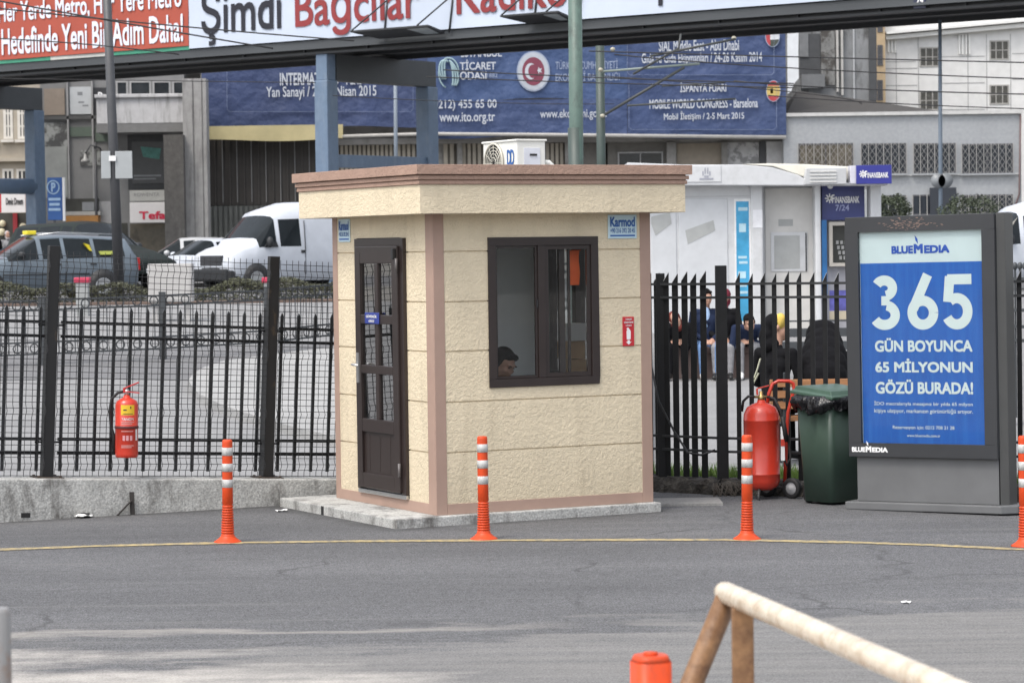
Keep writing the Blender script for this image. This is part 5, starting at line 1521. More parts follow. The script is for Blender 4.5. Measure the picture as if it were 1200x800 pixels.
for r_ in range(4):
    for c_ in range(3): fbox(mb, 980 + r_ * 1.3 + c_ * 5, 282 + r_ * 6, 983 + r_ * 1.3 + c_ * 5, 286 + r_ * 6, KY + .2, -.03, .045)
mb.build('keypad', M('key_grey', (.32, .32, .32), rough=.4), atm)
mb = MB(); fbox(mb, 972, 340, 1012, 364, KY + .25, .01, -.004); mb.build('poster', M('atm_poster', (.10, .10, .36), rough=.4, var=.5, vs=4), atm)
mb = MB(); fbox(mb, 972, 364, 1012, 374, KY + .25, .012, -.004); mb.build('ledge', M('atm_sand', (.5, .44, .33), rough=.5), atm)
def star(mb, x, z, y, r):
    for k in range(4):
        a = math.pi * k / 4
        mb.bar(V3(x - r * math.cos(a), y, z - r * math.sin(a)), V3(x + r * math.cos(a), y, z + r * math.sin(a)), r * .26, .003, up=(0, 1, 0))
def bank(parent, px0, py0, px1, py1, Y):
    w_ = px1 - px0
    mb = MB(); x0, x1, z0_, z1_ = span(px0, py0, px0 + (py1 - py0) * .95, py1, Y); star(mb, (x0 + x1) / 2, (z0_ + z1_) / 2, Y, (z1_ - z0_) / 2); mb.build('emblem', WHITEP, parent)
    ftext('F', WHITEP, parent, px0 + w_ * .20, py0 + (py1 - py0) * .1, px0 + w_ * .27, py1, Y, bold=.015)
    ftext('INANSBANK', WHITEP, parent, px0 + w_ * .285, py0 + (py1 - py0) * .28, px1, py1, Y, bold=.015)
bank(atm, 967, 227, 1007, 238, KY + .178)
ftext('7/24', M('atm_print', (.35, .38, .6), rough=.4), atm, 979, 240, 995, 247, KY + .178)
sgn = thing('bank_sign', 'blue projecting bank sign on the right end of the kiosk roof', 'sign', (P(1020, 205, KY).x, KY - .4, P(1020, 216, KY).z))
mb = MB(); fbox(mb, 1003.5, 193.5, 1045, 215.5, KY - .5, 0, .06); mb.build('face_panel', M('bank_blue', (0.03, 0.035, 0.24), rough=.3, var=.06), sgn, bevel=.008)
mb = MB(); fbox(mb, 996, 194, 1044, 215, KY - .42, 0, .5); mb.build('box', M('sign_pale', (.6, .6, .66), rough=.4), sgn, bevel=.008)
bank(sgn, 1007, 199.5, 1041, 208.5, KY - .503)
sp_ = thing('loudspeaker_box', 'grey slatted ventilation box hanging under the kiosk canopy left of the bank sign', 'vent box', (P(967, 205, KY).x, KY - .45, P(967, 216, KY).z))
mb = MB(); x0, x1, z0_, z1_ = span(944, 197, 992, 216, KY - .45); mb.prism([(x0 + .03, z1_), (x1, z1_), (x1, z0_), (x0 - .02, z0_)], KY - .45, KY - .1); mb.build('casing', KGREY, sp_, bevel=.01)
mb = MB()
for q in range(4): fbox(mb, 949, 200 + q * 4, 980, 201.6 + q * 4, KY - .45, .02, -.001)
mb.build('slats', M('slat_pale', (.6, .6, .58), rough=.4), sp_)
mb = MB(); q = P(973, 218, KY - .3); mb.ball(q, .05, .05, .05); mb.build('knob', KGREY, sp_)

gt = thing('guard_rail', 'dark double tube guard rail in front of the cash machine kiosk', 'railing', (P(960, 400, 41).x, 41, tz(41)))
a, b_ = P(893, 389, 41).x, P(1010, 389, 41).x
for py, hw in ((389.5, .065), (405, .065), (376, .012)): 
    mb = MB(); z = P(950, py, 41).z; mb.box(a, b_, 41 - hw * .45, 41 + hw * .45, z - hw, z + hw); mb.build('rail', RAILM, gt, bevel=.004)
for x in (a + .05, (a + b_) / 2, b_ - .05):
    mb = MB(); mb.box(x - .03, x + .03, 41.035, 41.09, tz(41), P(950, 374, 41).z); mb.build('post', RAILM, gt)
# bench with the two people seen from behind
BWOOD = M('bench_wood', (0.34, 0.16, 0.07), rough=.6, var=.25, vs=5, stretch=(1, 8, 8))
def bench(label, cx, cy, wdt, rz, back=True):
    t = thing('bench', label, 'bench', (cx, cy, tz(cy)), rz)
    mb = MB()
    for k in range(4): mb.box(-wdt / 2, wdt / 2, -.22 + k * .115, -.12 + k * .115, .415, .45)
    mb.build('seat', BWOOD, t, local=True, bevel=.006)
    if back:
        mb = MB()
        for k in range(3): mb.box(-wdt / 2, wdt / 2, .25 + k * .02, .28 + k * .02, .53 + k * .10, .60 + k * .10)
        mb.build('backrest', BWOOD, t, local=True, bevel=.006)
    for sx in (-1, 1):
        mb = MB(); x = sx * (wdt / 2 - .15); mb.box(x - .03, x + .03, -.20, .22, .38, .414); mb.box(x - .03, x + .03, -.2, -.14, 0, .38); mb.box(x - .03, x + .03, .18, .24, 0, .38)
        if back: mb.bar(V3(x, .23, .40), V3(x, .30, .86), .05, .04)
        mb.build('leg', RAILM, t, local=True)
    return t
bx0, bx1 = P(896, 456, 25.2).x, P(1030, 456, 25.2).x
bench('brown slatted wooden bench behind the palisade fence, back to the camera', (bx0 + bx1) / 2, 25.0, bx1 - bx0, R(180))
# (bench faces away: backrest towards the camera)
hp = P(911, 384, 25.0)
J = seated_joints(lean=.10, seat=.45, arms='lap', look=(-.77, -.64, -.16)); J['bulk'] = .82
woman, _ = make_person('person in a long black coat and mustard headband sitting on the slatted bench', (hp.x - .04, 25.05, 0), R(140), J, [SKIN, BLACKC, BLACKC, SHOEB], hair='none')
def head_cap(t, J, mat, nm, c, r, cut=None):
    hd = Vector(J['head']); fd = Vector(J['face']).normalized(); up = Vector((0, 0, 1)); up = (up - fd * up.dot(fd)).normalized(); rt = fd.cross(up)
    HM = Matrix((rt, -fd, up)).transposed().to_4x4(); H = Matrix.Translation(hd) @ HM
    q = MB()
    for ci, ri in zip(c, r): q.ball(H @ Vector(ci), *ri, 18, 14, HM)
    o_ = q.build(nm, mat, t, local=True); fuse(o_); return o_
head_cap(woman, J, BLACKC, 'headscarf', [(0, .06, .03), (0, .09, -.08), (0, .05, -.16)], [(.092, .085, .10), (.095, .08, .10), (.12, .1, .09)])
head_cap(woman, J, YELLOWC, 'headband', [(0, -.005, .055)], [(.092, .06, .088)])
sw = MB()
for k, (px, py, L) in enumerate(((891, 420, .18), (888, 431, .14), (889, 437, .10))):
    q = P(px, py, 24.72); sw.bar(q, q + V3(-.05, .02, -L), .03, .008)
tag(sw.build('print_patch', M('pale_print', (.55, .55, .42), rough=.8)), None, None)
o = bpy.data.objects['print_patch']; o.matrix_world = Matrix.Translation(o.location); inv = wm(woman).inverted(); o.parent = woman; o.matrix_basis = inv @ Matrix.Translation(o.location)
hp = P(968, 410, 24.7)
J = seated_joints(lean=.55, seat=.45, arms='desk', look=(0, -.55, -.85)); J['bulk'] = 1.3
def coat(mb, seg):                              # the loose coat bunched over back and head
    c_, h_ = Vector(J['chest']), Vector(J['head'])
    for k_, r_ in ((-.3, .20), (0, .215), (.35, .20), (.7, .17), (1.0, .15)):
        q_ = c_.lerp(h_, k_) + V3(.02 * math.sin(9 * k_), .06 - .03 * k_, .03)
        mb.ball(q_, r_ * 1.08, r_ * .9, r_, 16, 12)
hunch, _ = make_person('hunched person in a black hooded coat bending forward on the slatted bench', (hp.x, 24.95, 0), R(172), J, [BLACKC, BLACKC, BLACKC, SHOEB], hair='none', face=False, extra=coat)
# people facing us on the far stone bench
sx0, sx1 = P(780, 420, 38).x, P(905, 420, 38).x
sb = thing('stone_bench', 'long brown stone bench with seated people in front of the kiosk', 'bench', ((sx0 + sx1) / 2, 38.2, tz(38)))
STONEB = M('brown_stone', (.20, .145, .13), rough=.8, var=.2)
mb = MB(); mb.box(sx0, sx1, 38.0, 38.5, tz(38) + .36, tz(38) + .45); mb.build('seat', STONEB, sb, bevel=.01)
mb = MB(); mb.box(sx0 + .05, sx1 - .05, 38.06, 38.45, tz(38) - .1, tz(38) + .359); mb.build('base', STONEB, sb, bevel=.01)
for px, lb, mats, hair, hm, look in (
        (827, 'person in dark jacket, pale blue shirt and jeans sitting on the stone bench', [SKIN, NAVYC, JEANC, SHOEW], 'short', None, (.3, -1, -.2)),
        (839, 'person in a maroon headscarf and dark coat beside the one in jeans', [SKIN, BLACKC, GREYC, SHOEB], 'scarf', MAROONC, (-.4, -1, -.1)),
        (797, 'person in dark clothes and brick red scarf at the left end of the stone bench', [SKIN, BLACKC, BLACKC, SHOEB], 'scarf', cloth('brick_red_cloth', (.12, .03, .025)), (.2, -1, 0)),
        (872, 'person in a navy coat bent forward at the right end of the stone bench', [SKIN, NAVYC, GREYC, SHOEW], 'short', None, (.1, -1, -.3))):
    q = P(px, 400, 38.25)
    J = seated_joints(lean=1.05 if px == 872 else (.95 if px == 797 else .12), seat=.42, arms='lap', look=look)
    if px == 839: q.x += .12
    J = {k_: (Vector(v_) * .93 if k_ not in ('face',) and not k_.startswith('hand') else v_) for k_, v_ in J.items()}
    tt, _ = make_person(lb, (q.x, 38.22, tz(38)), R(rnd.uniform(-12, 12)), J, mats, voxel=.014, hair=hair, hair_mat=hm)
    if px == 827:
        mb = MB(); 
        mb.ball((0, -.10, .86), .055, .055, .16, 12, 10); mb.build('shirt_front', SHIRTC, tt, local=True)
q = P(16, 290, 88); J = standing_joints(look=(.5, -1, 0))
make_person('person in a grey headscarf standing beyond the grey estate car', (q.x, 87, 1.13), 0, J, [SKIN, GREYC, BLACKC, SHOEB], voxel=.018, hair='scarf', hair_mat=cloth('pale_scarf', (.36, .33, .33)))
q = P(3, 290, 88)
make_person('person in dark clothes standing at the left edge beyond the grey estate car', (q.x, 86.6, 1.13), R(30), standing_joints(), [SKIN, BLACKC, BLACKC, SHOEB], voxel=.018)
# round bushes by the street on the right
for px, py, rx, rz_, lb in ((1043, 246, .48, .44, 'round clipped bush between the kiosk and the grey building'), (1136, 250, .74, .52, 'wide round clipped bush behind the top of the billboard')):
    c = P(px, py + 4, 64)
    t = thing('round_bush', lb, 'bush', (c.x, c.y, c.z - rz_ - .4))
    br = random.Random(px)
    def inb(r_):
        d = Vector((r_.gauss(0, 1), r_.gauss(0, 1), r_.gauss(0, 1))).normalized()
        k = r_.uniform(.55, 1.0) ** .5
        wob = 1 + .10 * math.sin(d.x * 7 + d.z * 5) + .06 * math.sin(d.y * 11 + d.z * 9)
        return Vector((c.x + d.x * rx * k * wob, c.y + d.y * rx * k * wob, c.z + d.z * rz_ * k * wob))
    mb = MB(); leaf_cloud(mb, 3500, inb, .035, br); mb.build('crown', BUSHM, t)
    mb = MB(); mb.tube([(c.x, c.y, c.z - rz_ - .4), (c.x, c.y, c.z - rz_ * .3)], [.05, .035], 8); mb.build('trunk', M('bark', (.07, .05, .035), rough=.9), t)
    mb = MB(); mb.lathe([(.4, 0), (.5, .45), (.46, .45), (.44, .4), (0, .4)], 18, Matrix.Translation((c.x, c.y, 1.0))); 
    tag(mb.build('planter_tub', CONC), 'round concrete planter tub under the ' + ('round' if px == 1043 else 'wide round') + ' clipped bush', 'planter')
    mb = MB(); mb.tube([(c.x, c.y, 1.38), (c.x, c.y, c.z - rz_ - .3)], .05, 8); mb.build('trunk', M('bark', (.07, .05, .035)), t)
# ------------------------------------------------------------------ vehicles
CARGLASS = M('car_glass', (0.018, 0.022, 0.025), rough=.03, var=.2, vs=1.5, spec=.12)
CHROME = M('headlamp_clear', (.55, .57, .58), rough=.15, var=.05)
TAILRED = M('tail_lamp_red', (.5, .02, .02), rough=.2, var=.1)
PLATE = M('number_plate', (.65, .66, .68), rough=.4, var=.05)
DARKTRIM = M('dark_bumper', (.022, .024, .027), rough=.6, var=.1)
def paint(nm, col): return M(nm, col, rough=.34, var=.08, vs=2, coat=.12, spec=.3)
SEDAN = [(-2.18, .36, .58, .60, .62, .60, .60, .50), (-2.08, .24, .66, .70, .70, .80, .80, .66), (-1.4, .22, .80, .87, .87, .85, .86, .72), (-.95, .22, .88, .95, .96, .86, .87, .74), (-.86, .22, .89, .985, 1.0, .86, .87, .735),
         (-.16, .22, .93, 1.36, 1.43, .86, .87, .60), (-.06, .22, .93, 1.38, 1.46, .86, .87, .59), (.28, .22, .94, 1.40, 1.48, .86, .87, .585), (.36, .22, .94, 1.40, 1.48, .86, .87, .585), (1.10, .22, .95, 1.38, 1.46, .86, .87, .585), (1.18, .22, .95, 1.38, 1.455, .86, .87, .585),
         (1.62, .22, .97, 1.33, 1.41, .86, .86, .585), (1.75, .22, .97, 1.30, 1.37, .85, .86, .585), (2.06, .26, .96, 1.02, 1.03, .83, .84, .66), (2.16, .34, .80, .84, .85, .78, .80, .62), (2.2, .42, .62, .64, .65, .66, .68, .5)]
ESTATE = [(x + (.12 if i in (7, 8) else 0), a, b, c, d, e, f, g) for i, (x, a, b, c, d, e, f, g) in enumerate(SEDAN[:11])] + [(1.86, .22, .97, 1.34, 1.42, .86, .86, .585), (1.98, .22, .97, 1.31, 1.385, .85, .86, .585), (2.14, .26, .96, 1.04, 1.06, .83, .84, .66), (2.19, .34, .80, .84, .85, .78, .80, .62), (2.22, .42, .62, .64, .65, .66, .68, .5)]
SUV = [(x * 1.05, zl * 1.45, zb * 1.22, zg * 1.24, zt * 1.25, a * 1.06, b * 1.06, c * 1.08) for (x, zl, zb, zg, zt, a, b, c) in SEDAN[:11]] + [(2.0, .32, 1.18, 1.70, 1.80, .91, .91, .66), (2.12, .32, 1.18, 1.68, 1.76, .90, .91, .66), (2.28, .36, 1.14, 1.30, 1.32, .89, .90, .72), (2.32, .4, 1.0, 1.04, 1.05, .88, .88, .66), (2.34, .5, .8, .82, .83, .8, .8, .6)]
VAN = [(-2.42, .42, .66, .70, .71, .74, .74, .6), (-2.34, .28, .98, 1.04, 1.05, .92, .90, .74), (-2.0, .28, 1.10, 1.17, 1.19, .97, .95, .80), (-1.62, .28, 1.17, 1.26, 1.28, .97, .97, .82), (-1.50, .28, 1.18, 1.40, 1.44, .97, .97, .81),
       (-.92, .28, 1.20, 1.92, 2.04, .97, .97, .80), (-.80, .28, 1.20, 1.93, 2.18, .97, .97, .82), (-.12, .28, 1.20, 1.95, 2.36, .97, .97, .85), (-.02, .28, 1.20, 1.95, 2.39, .97, .97, .86), (1.2, .28, 1.20, 1.95, 2.42, .97, .97, .87), (2.45, .28, 1.2, 1.95, 2.41, .96, .96, .87), (2.5, .34, 1.2, 1.9, 2.36, .94, .94, .84)]
def vehicle(name, label, cat, prof, wheels, wr, loc, rz, col, side_glass, screen, rear, grp=None, scale=1.0, dark_nose=False, arch=True):
    t = thing(name, label, cat, loc, rz, grp)
    t.scale = (scale,) * 3
    body, sg, ws = MB(), MB(), MB()
    secs = []
    for (x, zl, zb, zg, zt, wl, wb, wt) in prof:
        half = [(wl * .86, zl), (wl, zl + (zb - zl) * .22), (wb * 1.02, zl + (zb - zl) * .62), (wb, zb), (wt + (wb - wt) * .08, zg), (wt * .86, zg + (zt - zg) * .72), (wt * .45, zt), (0, zt + .01)]
        pts = [(x, -y, z) for y, z in half] + [(x, y, z) for y, z in half[::-1][1:]]
        secs.append(pts)
    n = len(secs[0])
    allv = [p for s in secs for p in s]
    bf, gf, wf = [], [], []
    for i in range(len(secs) - 1):
        for k in range(n - 1):
            f = (i * n + k, i * n + k + 1, (i + 1) * n + k + 1, (i + 1) * n + k)
            if i in side_glass and k in (3, n - 5): gf.append(f)
            elif i in screen and 4 <= k <= n - 6: wf.append(f)
            elif i in rear and 4 <= k <= n - 6: wf.append(f)
            else: bf.append(f)
    def sub(fs):
        ids = sorted({i for f in fs for i in f}); mp = {a: b for b, a in enumerate(ids)}
        return [allv[i] for i in ids], [tuple(mp[i] for i in f) for f in fs]
    vs, fs = sub(bf); body.add(vs, fs, True)
    body.add(secs[0], [tuple(range(n))]); body.add(secs[-1], [tuple(range(n))[::-1]])
    bo = body.build('body', col, t, local=True)
    wins = {}
    for f in gf: wins.setdefault((f[0] % n < n / 2, max(q for q in side_glass if q <= f[0] // n and all(r in side_glass or r == q for r in range(q, f[0] // n + 1))) if False else f[0] // n), []).append(f)
    for f_ in wins.values(): vs, fs = sub(f_); q = MB(); q.add(vs, fs); q.build('side_window', CARGLASS, t, local=True)
    for sel, nm in ((screen, 'windscreen'), (rear, 'rear_window')):
        f_ = [f for f in wf if f[0] // n in sel]
        if f_: vs, fs = sub(f_); q = MB(); q.add(vs, fs, True); q.build(nm, CARGLASS, t, local=True)
    w0 = max(p[6] for p in prof)
    for x in wheels:
        for sy in (-1, 1):
            X = Matrix.Translation((x, sy * (w0 - .085), wr)) @ Matrix.Rotation(R(90), 4, 'X')
            if arch:
                mb = MB(); mb.lathe([(0, -.106), (wr * 1.16, -.106), (wr * 1.16, .106), (0, .106)], 24, Matrix.Translation((0, sy * .012, .03)) @ X); mb.build('wheel_arch', DARKTRIM, t, local=True)
            mb = MB(); mb.lathe([(wr * .6, -.115), (wr * .95, -.12), (wr, -.08), (wr, .08), (wr * .95, .12), (wr * .6, .115)], 26, Matrix.Translation((0, sy * .02, 0)) @ X, caps=False); wo_ = mb.build('wheel', RUBBER, t, local=True)
            mb = MB(); mb.lathe([(0, -.118), (wr * .2, -.12), (wr * .55, -.105), (wr * .62, -.12), (wr * .62, .12), (wr * .55, .105), (wr * .2, .12), (0, .118)], 20, Matrix.Translation((0, sy * .021, 0)) @ X); mb.build('rim', M('alloy', (.42, .43, .44), rough=.3, metal=.6), wo_, local=True)
    fx, zb0 = prof[1][0], prof[1][2]
    rx, zr = prof[-3][0], prof[-3][2]
    for sy in (-1, 1):
        mb = MB(); mb.ball((fx + .12, sy * (w0 - .22), zb0 - .06), .16, .16, .085, 12, 8); mb.build('headlight', CHROME, t, local=True)
        mb = MB(); mb.box(rx - .02, rx + .1, sy * (w0 - .16) - .09, sy * (w0 - .16) + .09, zr - .30, zr - .02); mb.build('tail_light', TAILRED, t, local=True, bevel=.02)
    mb = MB(); mb.box(prof[0][0] - .03, prof[0][0] + .06, -.26, .26, prof[0][1] + .02, prof[0][1] + .13); mb.build('number_plate', PLATE, t, local=True)
    mb = MB(); mb.box(prof[0][0] - .015, prof[1][0] + .05, -.42, .42, prof[0][1] + .15, prof[0][2] - .01); mb.build('grille', DARKTRIM, t, local=True, bevel=.01)
    ms = [i for i in screen][-1]
    for sy in (-1, 1):
        mb = MB(); mb.ball((prof[screen[0]][0] + .28, sy * (w0 + .09), prof[screen[0]][2] + .14), .09, .10, .08 if prof is not VAN else .15, 10, 8); mb.build('mirror', DARKTRIM if prof is not SEDAN else col, t, local=True)
    return t
def on_street(px, Y): p = P(px, 330, Y); return (p.x, Y, 1.008)
GREYCAR = paint('slate_car_paint', (.13, .16, .19)); DARKCAR = M('dark_green_paint', (.018, .024, .022), rough=.45, var=.1, spec=.1); WHITECAR = paint('white_car_paint', (.50, .53, .58)); SILVER = paint('silver_paint', (.45, .46, .47))
tx = vehicle('estate_car', 'slate grey estate car behind the low hedge at the left edge', 'car', ESTATE, (-1.32, 1.32), .31, on_street(40, 62.5), R(28), GREYCAR, (4, 6, 8, 10), (4,), (12,), scale=1.02)
for (x, nm) in ((-.80, 'door_seam'), (.44, 'door_seam'), (1.28, 'door_seam')):
    mb = MB()
    for sy in (-1, 1): mb.tube([(x, sy * .885, .36), (x + .01, sy * .888, .62), (x + .03, sy * .872, .93)], .008, 4)
    mb.build(nm, DARKTRIM, tx, local=True)
for sy in (-1, 1):
    mb = MB(); mb.tube([(-1.0, sy * .89, .60), (1.0, sy * .893, .60)], .014, 5); mb.build('side_moulding', DARKTRIM, tx, local=True)
    mb = MB(); mb.tube([(-.1, sy * .60, 1.47), (.4, sy * .60, 1.53), (1.75, sy * .60, 1.47)], .018, 5); mb.build('roof_rail', STEEL, tx, local=True)
    for x in (.30, 1.12): mb = MB(); mb.box(x - .09, x + .05, sy * .885 - .015, sy * .885 + .015, .80, .83); mb.build('door_handle', DARKTRIM, tx, local=True)
mb = MB(); mb.box(-.2, .02, -.17, .17, 1.485, 1.58); mb.build('roof_sign', M('taxi_yellow', (.75, .62, .03), rough=.4), tx, local=True, bevel=.02)
mb = MB(); mb.prism([(.92, 1.28), (1.04, 1.24), (1.10, 1.10), (1.04, 1.12)], -.80, -.70); mb.build('sticker', M('taxi_yellow', (.75, .62, .03)), tx, local=True)
mb = MB(); mb.prism([(1.25, 1.10), (1.6, 1.10), (1.55, 1.02), (1.28, 1.02)], -.865, -.80); mb.build('sticker', M('lime_sticker', (.5, .55, .12), rough=.4), tx, local=True)
vehicle('off_road_car', 'dark green off-road car with pale roof edge parked beyond the grey estate car', 'car', SUV, (-1.4, 1.4), .38, on_street(108, 71), R(140), DARKCAR, (4, 6, 8, 10), (4,), (12,), scale=1.04)
vn = vehicle('white_van', 'white panel van with a raised roof and black bumper left of the booth', 'van', VAN, (-1.62, 1.72), .34, on_street(334, 74.5), R(40), WHITECAR, (4, 6), (4,), ())
mb = MB()
ns = VAN[0:2]
mb.box(-2.47, -2.30, -.80, .80, .30, .62); mb.box(-2.42, -2.1, -.93, .93, .28, .58); mb.build('bumper', DARKTRIM, vn, local=True, bevel=.04)
mb = MB(); mb.box(-2.425, -2.3, -.52, .52, .70, .98); 
mb.build('radiator_grille', M('grille_dark', (.03, .032, .036), rough=.5), vn, local=True, bevel=.02)
mb = MB(); 
for q in range(4): mb.box(-2.435, -2.42, -.48, .48, .74 + q * .06, .755 + q * .06)
mb.build('grille_bars', M('bar_grey', (.09, .09, .10), rough=.4), vn, local=True)
mb = MB(); mb.tube([(-.0, -.985, .45), (-.0, -.985, 1.2), (.02, -.90, 1.9)], .012, 5); mb.build('door_seam', DARKTRIM, vn, local=True)
mb = MB(); mb.box(-.14, -.02, -1.0, -.97, 1.02, 1.1); mb.build('door_handle', DARKTRIM, vn, local=True, bevel=.01)
mb = MB(); mb.prism([(-1.35, 1.19), (-.9, 1.19), (-.95, 1.32), (-1.22, 1.32)], -1.0, -.955); mb.build('mirror_base', DARKTRIM, vn, local=True)
vehicle('white_car', 'white hatchback partly hidden behind the nose of the white van', 'car', SEDAN, (-1.32, 1.32), .31, on_street(243, 81), R(38), WHITECAR, (4, 6, 8, 10), (4,), (12,))
vehicle('silver_car', 'silver car mostly hidden behind the dark concrete columns', 'car', SEDAN, (-1.32, 1.32), .31, on_street(216, 85), R(12), SILVER, (4, 6, 8, 10), (4,), (12,), scale=1.05)
vehicle('minivan', 'white minivan at the right edge behind the billboard', 'van', VAN, (-1.62, 1.72), .34, on_street(1218, 60), R(12), WHITECAR, (4, 6, 8), (4,), (), scale=.83)

# ------------------------------------------------------------------ poles and boxes
def pole(name, label, cat, px_top, px_bot, Y, py_top, zb_, r0, r1, mat, n=14):
    a, b_ = P(px_bot, 330, Y), P(px_top, py_top, Y)
    t = thing(name, label, cat, (a.x, Y, zb_))
    mb = MB(); mb.tube([(a.x, Y, zb_), (a.x + (b_.x - a.x) * .5, Y, (zb_ + b_.z) / 2), (b_.x, Y, b_.z)], [r1, (r0 + r1) / 2, r0], n)
    mb.build('shaft', mat, t)
    return t
POLEG = M('lamp_post_grey', (.060, .062, .068), rough=.5, var=.15)
lp = pole('lamp_post', 'tall dark grey lamp post standing in front of the grey estate car', 'lamp post', 123, 140, 57.8, -60, .95, .085, .115, POLEG)
for (a, b_) in ((119.5, 130.5), (136, 156)):
    mb = MB(); fbox(mb, a, 177.5, b_, 209.5, 57.8, .13, -.11); mb.build('sign_plate', M('plate_back', (.34, .36, .37), rough=.4, var=.06), lp, bevel=.015)
mb = MB(); fbox(mb, 129, 183, 137, 189, 57.8, .17, -.14); mb.build('clamp', WHITEP, lp)
TRAMG = blotch('tram_green', (.085, .135, .115), (.05, .07, .06), 6, .5, .7, (1, 1, .5), rough=.5, var=.12)
tp = pole('tram_pole', 'thick pale green tram mast rising behind the booth roof', 'pole', 673.5, 676.5, 46, -40, .45, .118, .124, TRAMG)
mb = MB(); a = P(674, 150, 46); b_ = P(676, 196, 46); mb.tube([(b_.x, 46, b_.z - 2.2), (a.x, 46, a.z)], .128, 14); mb.build('sleeve', M('tram_dark_green', (.045, .065, .058), rough=.5, var=.1), tp)
tp2 = pole('tram_pole', 'slim dark green tram mast carrying wire brackets behind the booth roof', 'pole', 703, 706, 58, 54, 1.0, .095, .10, M('tram_dark_green', (.045, .065, .058)))
ARM = M('bracket_steel', (.05, .055, .055), rough=.5, var=.1)
def wire_part(pts, Y, r, nm, par, mat=ARM):
    mb = MB(); mb.tube([P(a, b_, Y) for a, b_ in pts], r, 6); return mb.build(nm, mat, par)
wire_part([(706, 136), (802, 79)], 57.85, .035, 'strut', tp2)
wire_part([(706, 84), (820, 75)], 57.85, .028, 'arm', tp2, M('arm_green', (.20, .24, .22), rough=.5))
wire_part([(735, 124), (862, 116)], 57.75, .024, 'arm', tp2)
wire_part([(742, 87), (795, 57), (798, 40)], 57.7, .028, 'bracket', tp2)
wire_part([(762, 66), (862, 46)], 57.7, .028, 'bracket', tp2)
wire_part([(776, 101), (850, 97)], 57.7, .02, 'bracket', tp2)
for (a, b_) in ((706, 136), (704, 82), (860, 45), (718, 58)):
    mb = MB(); mb.ball(P(a, b_, 57.75), .055, .055, .045, 8, 6); mb.build('insulator', M('insulator', (.35, .33, .26), rough=.4), tp2)
sp2 = pole('steel_pole', 'slim blue grey steel pole with round sign backs before the grey building', 'pole', 1101.5, 1102.5, 70, 24, 1.0, .045, .06, M('steel_blue', (.16, .20, .25), rough=.5))
for dx in (-3.2, 5.5):
    c = P(1102 + dx, 212, 70)
    mb = MB(); mb.lathe([(.19, -.012), (.19, .012)], 22, Matrix.Translation((c.x, 69.92, c.z)) @ Matrix.Rotation(R(90), 4, 'X')); mb.build('sign_disc', M('sign_back', (.22, .235, .25), rough=.4), sp2)
sp3 = pole('slim_mast', 'slim grey mast in front of the blue exhibition banner between the bridge columns', 'pole', 463, 465, 90, 60, 1.1, .06, .07, M('mast_grey', (.20, .24, .29), rough=.5))
bxm = M('cabinet_grey', (.42, .41, .40), rough=.5, var=.06)
x0, x1, z0_, z1_ = span(173, 309, 225, 354, 50)
cb = thing('utility_cabinet', 'pale grey square utility cabinet beside the ornate railing', 'cabinet', ((x0 + x1) / 2, 50, tz(50)))
mb = MB(); mb.box(x0, x1, 50, 50.35, z0_, z1_); mb.build('cabinet_body', bxm, cb, bevel=.02)
mb = MB(); mb.box(x0 + .06, x0 + .16, 50.1, 50.25, tz(50), z0_); mb.build('leg', bxm, cb); mb = MB(); mb.box(x1 - .16, x1 - .06, 50.1, 50.25, tz(50), z0_); mb.build('leg', bxm, cb)
mb = MB(); mb.box(x0 + .04, x1 - .04, 49.992, 49.999, z0_ + .04, z1_ - .04); mb.build('door', bxm, cb, bevel=.003)
for (a, b_, lb) in ((85, 106, 'grey post box with red top in front of the hedge, left of the lamp post'), (305, 320, 'grey post box with red top in front of the white van wheel')):
    x0, x1, z0_, z1_ = span(a + 2, 325, b_ - 1, 372, 52)
    t = thing('hydrant_box', lb, 'box', ((x0 + x1) / 2, 52, tz(52)))
    mb = MB(); mb.box(x0 + .03, x1 - .03, 52, 52.2, tz(52) - .05, z1_ - .10); mb.build('housing', M('box_grey', (.30, .31, .31), rough=.5, var=.1), t, bevel=.01)
    mb = MB(); mb.box(x0, x1, 51.97, 52.23, z1_ - .099, z1_); mb.build('cap', M('box_red', (.5, .04, .09), rough=.4), t, bevel=.015)
# parking sign
pk = thing('parking_sign', 'tall blue parking sign between the left bridge column and the lamp post', 'sign', (P(65, 300, 92).x, 92, 1.13))
mb = MB(); fbox(mb, 55.5, 208, 73, 258, 92, .0, .12); mb.build('panel', M('parking_blue', (.025, .10, .32), rough=.4, var=.1), pk, bevel=.02)
mb = MB(); fbox(mb, 73.2, 208, 76, 259, 92, .0, .14); mb.build('edge', WHITEP, pk, bevel=.01)
mb = MB(); 
x0, x1, z0_, z1_ = span(57, 212, 68, 227, 92)
c = V3((x0 + x1) / 2, 91.985, (z0_ + z1_) / 2); mb.tube([c + V3(.20 * math.cos(q * math.pi / 10), 0, .22 * math.sin(q * math.pi / 10)) for q in range(21)], .025, 6); mb.build('emblem_ring', M('pale_sign_blue', (.35, .5, .68), rough=.4), pk)
PSB = M('pale_sign_blue', (.35, .5, .68))
ftext('P', PSB, pk, 60, 214, 65, 225, 91.99, bold=.03)
for q in ((57, 232, 71, 235), (58, 238, 70, 241), (57, 244, 71, 247)): mb = MB(); fbox(mb, *q, 92, .02, -.01); mb.build('print_line', PSB, pk)
mb = MB(); fbox(mb, 63, 258, 66, 330, 92, -.03, .09); mb.build('post', POLEG, pk)
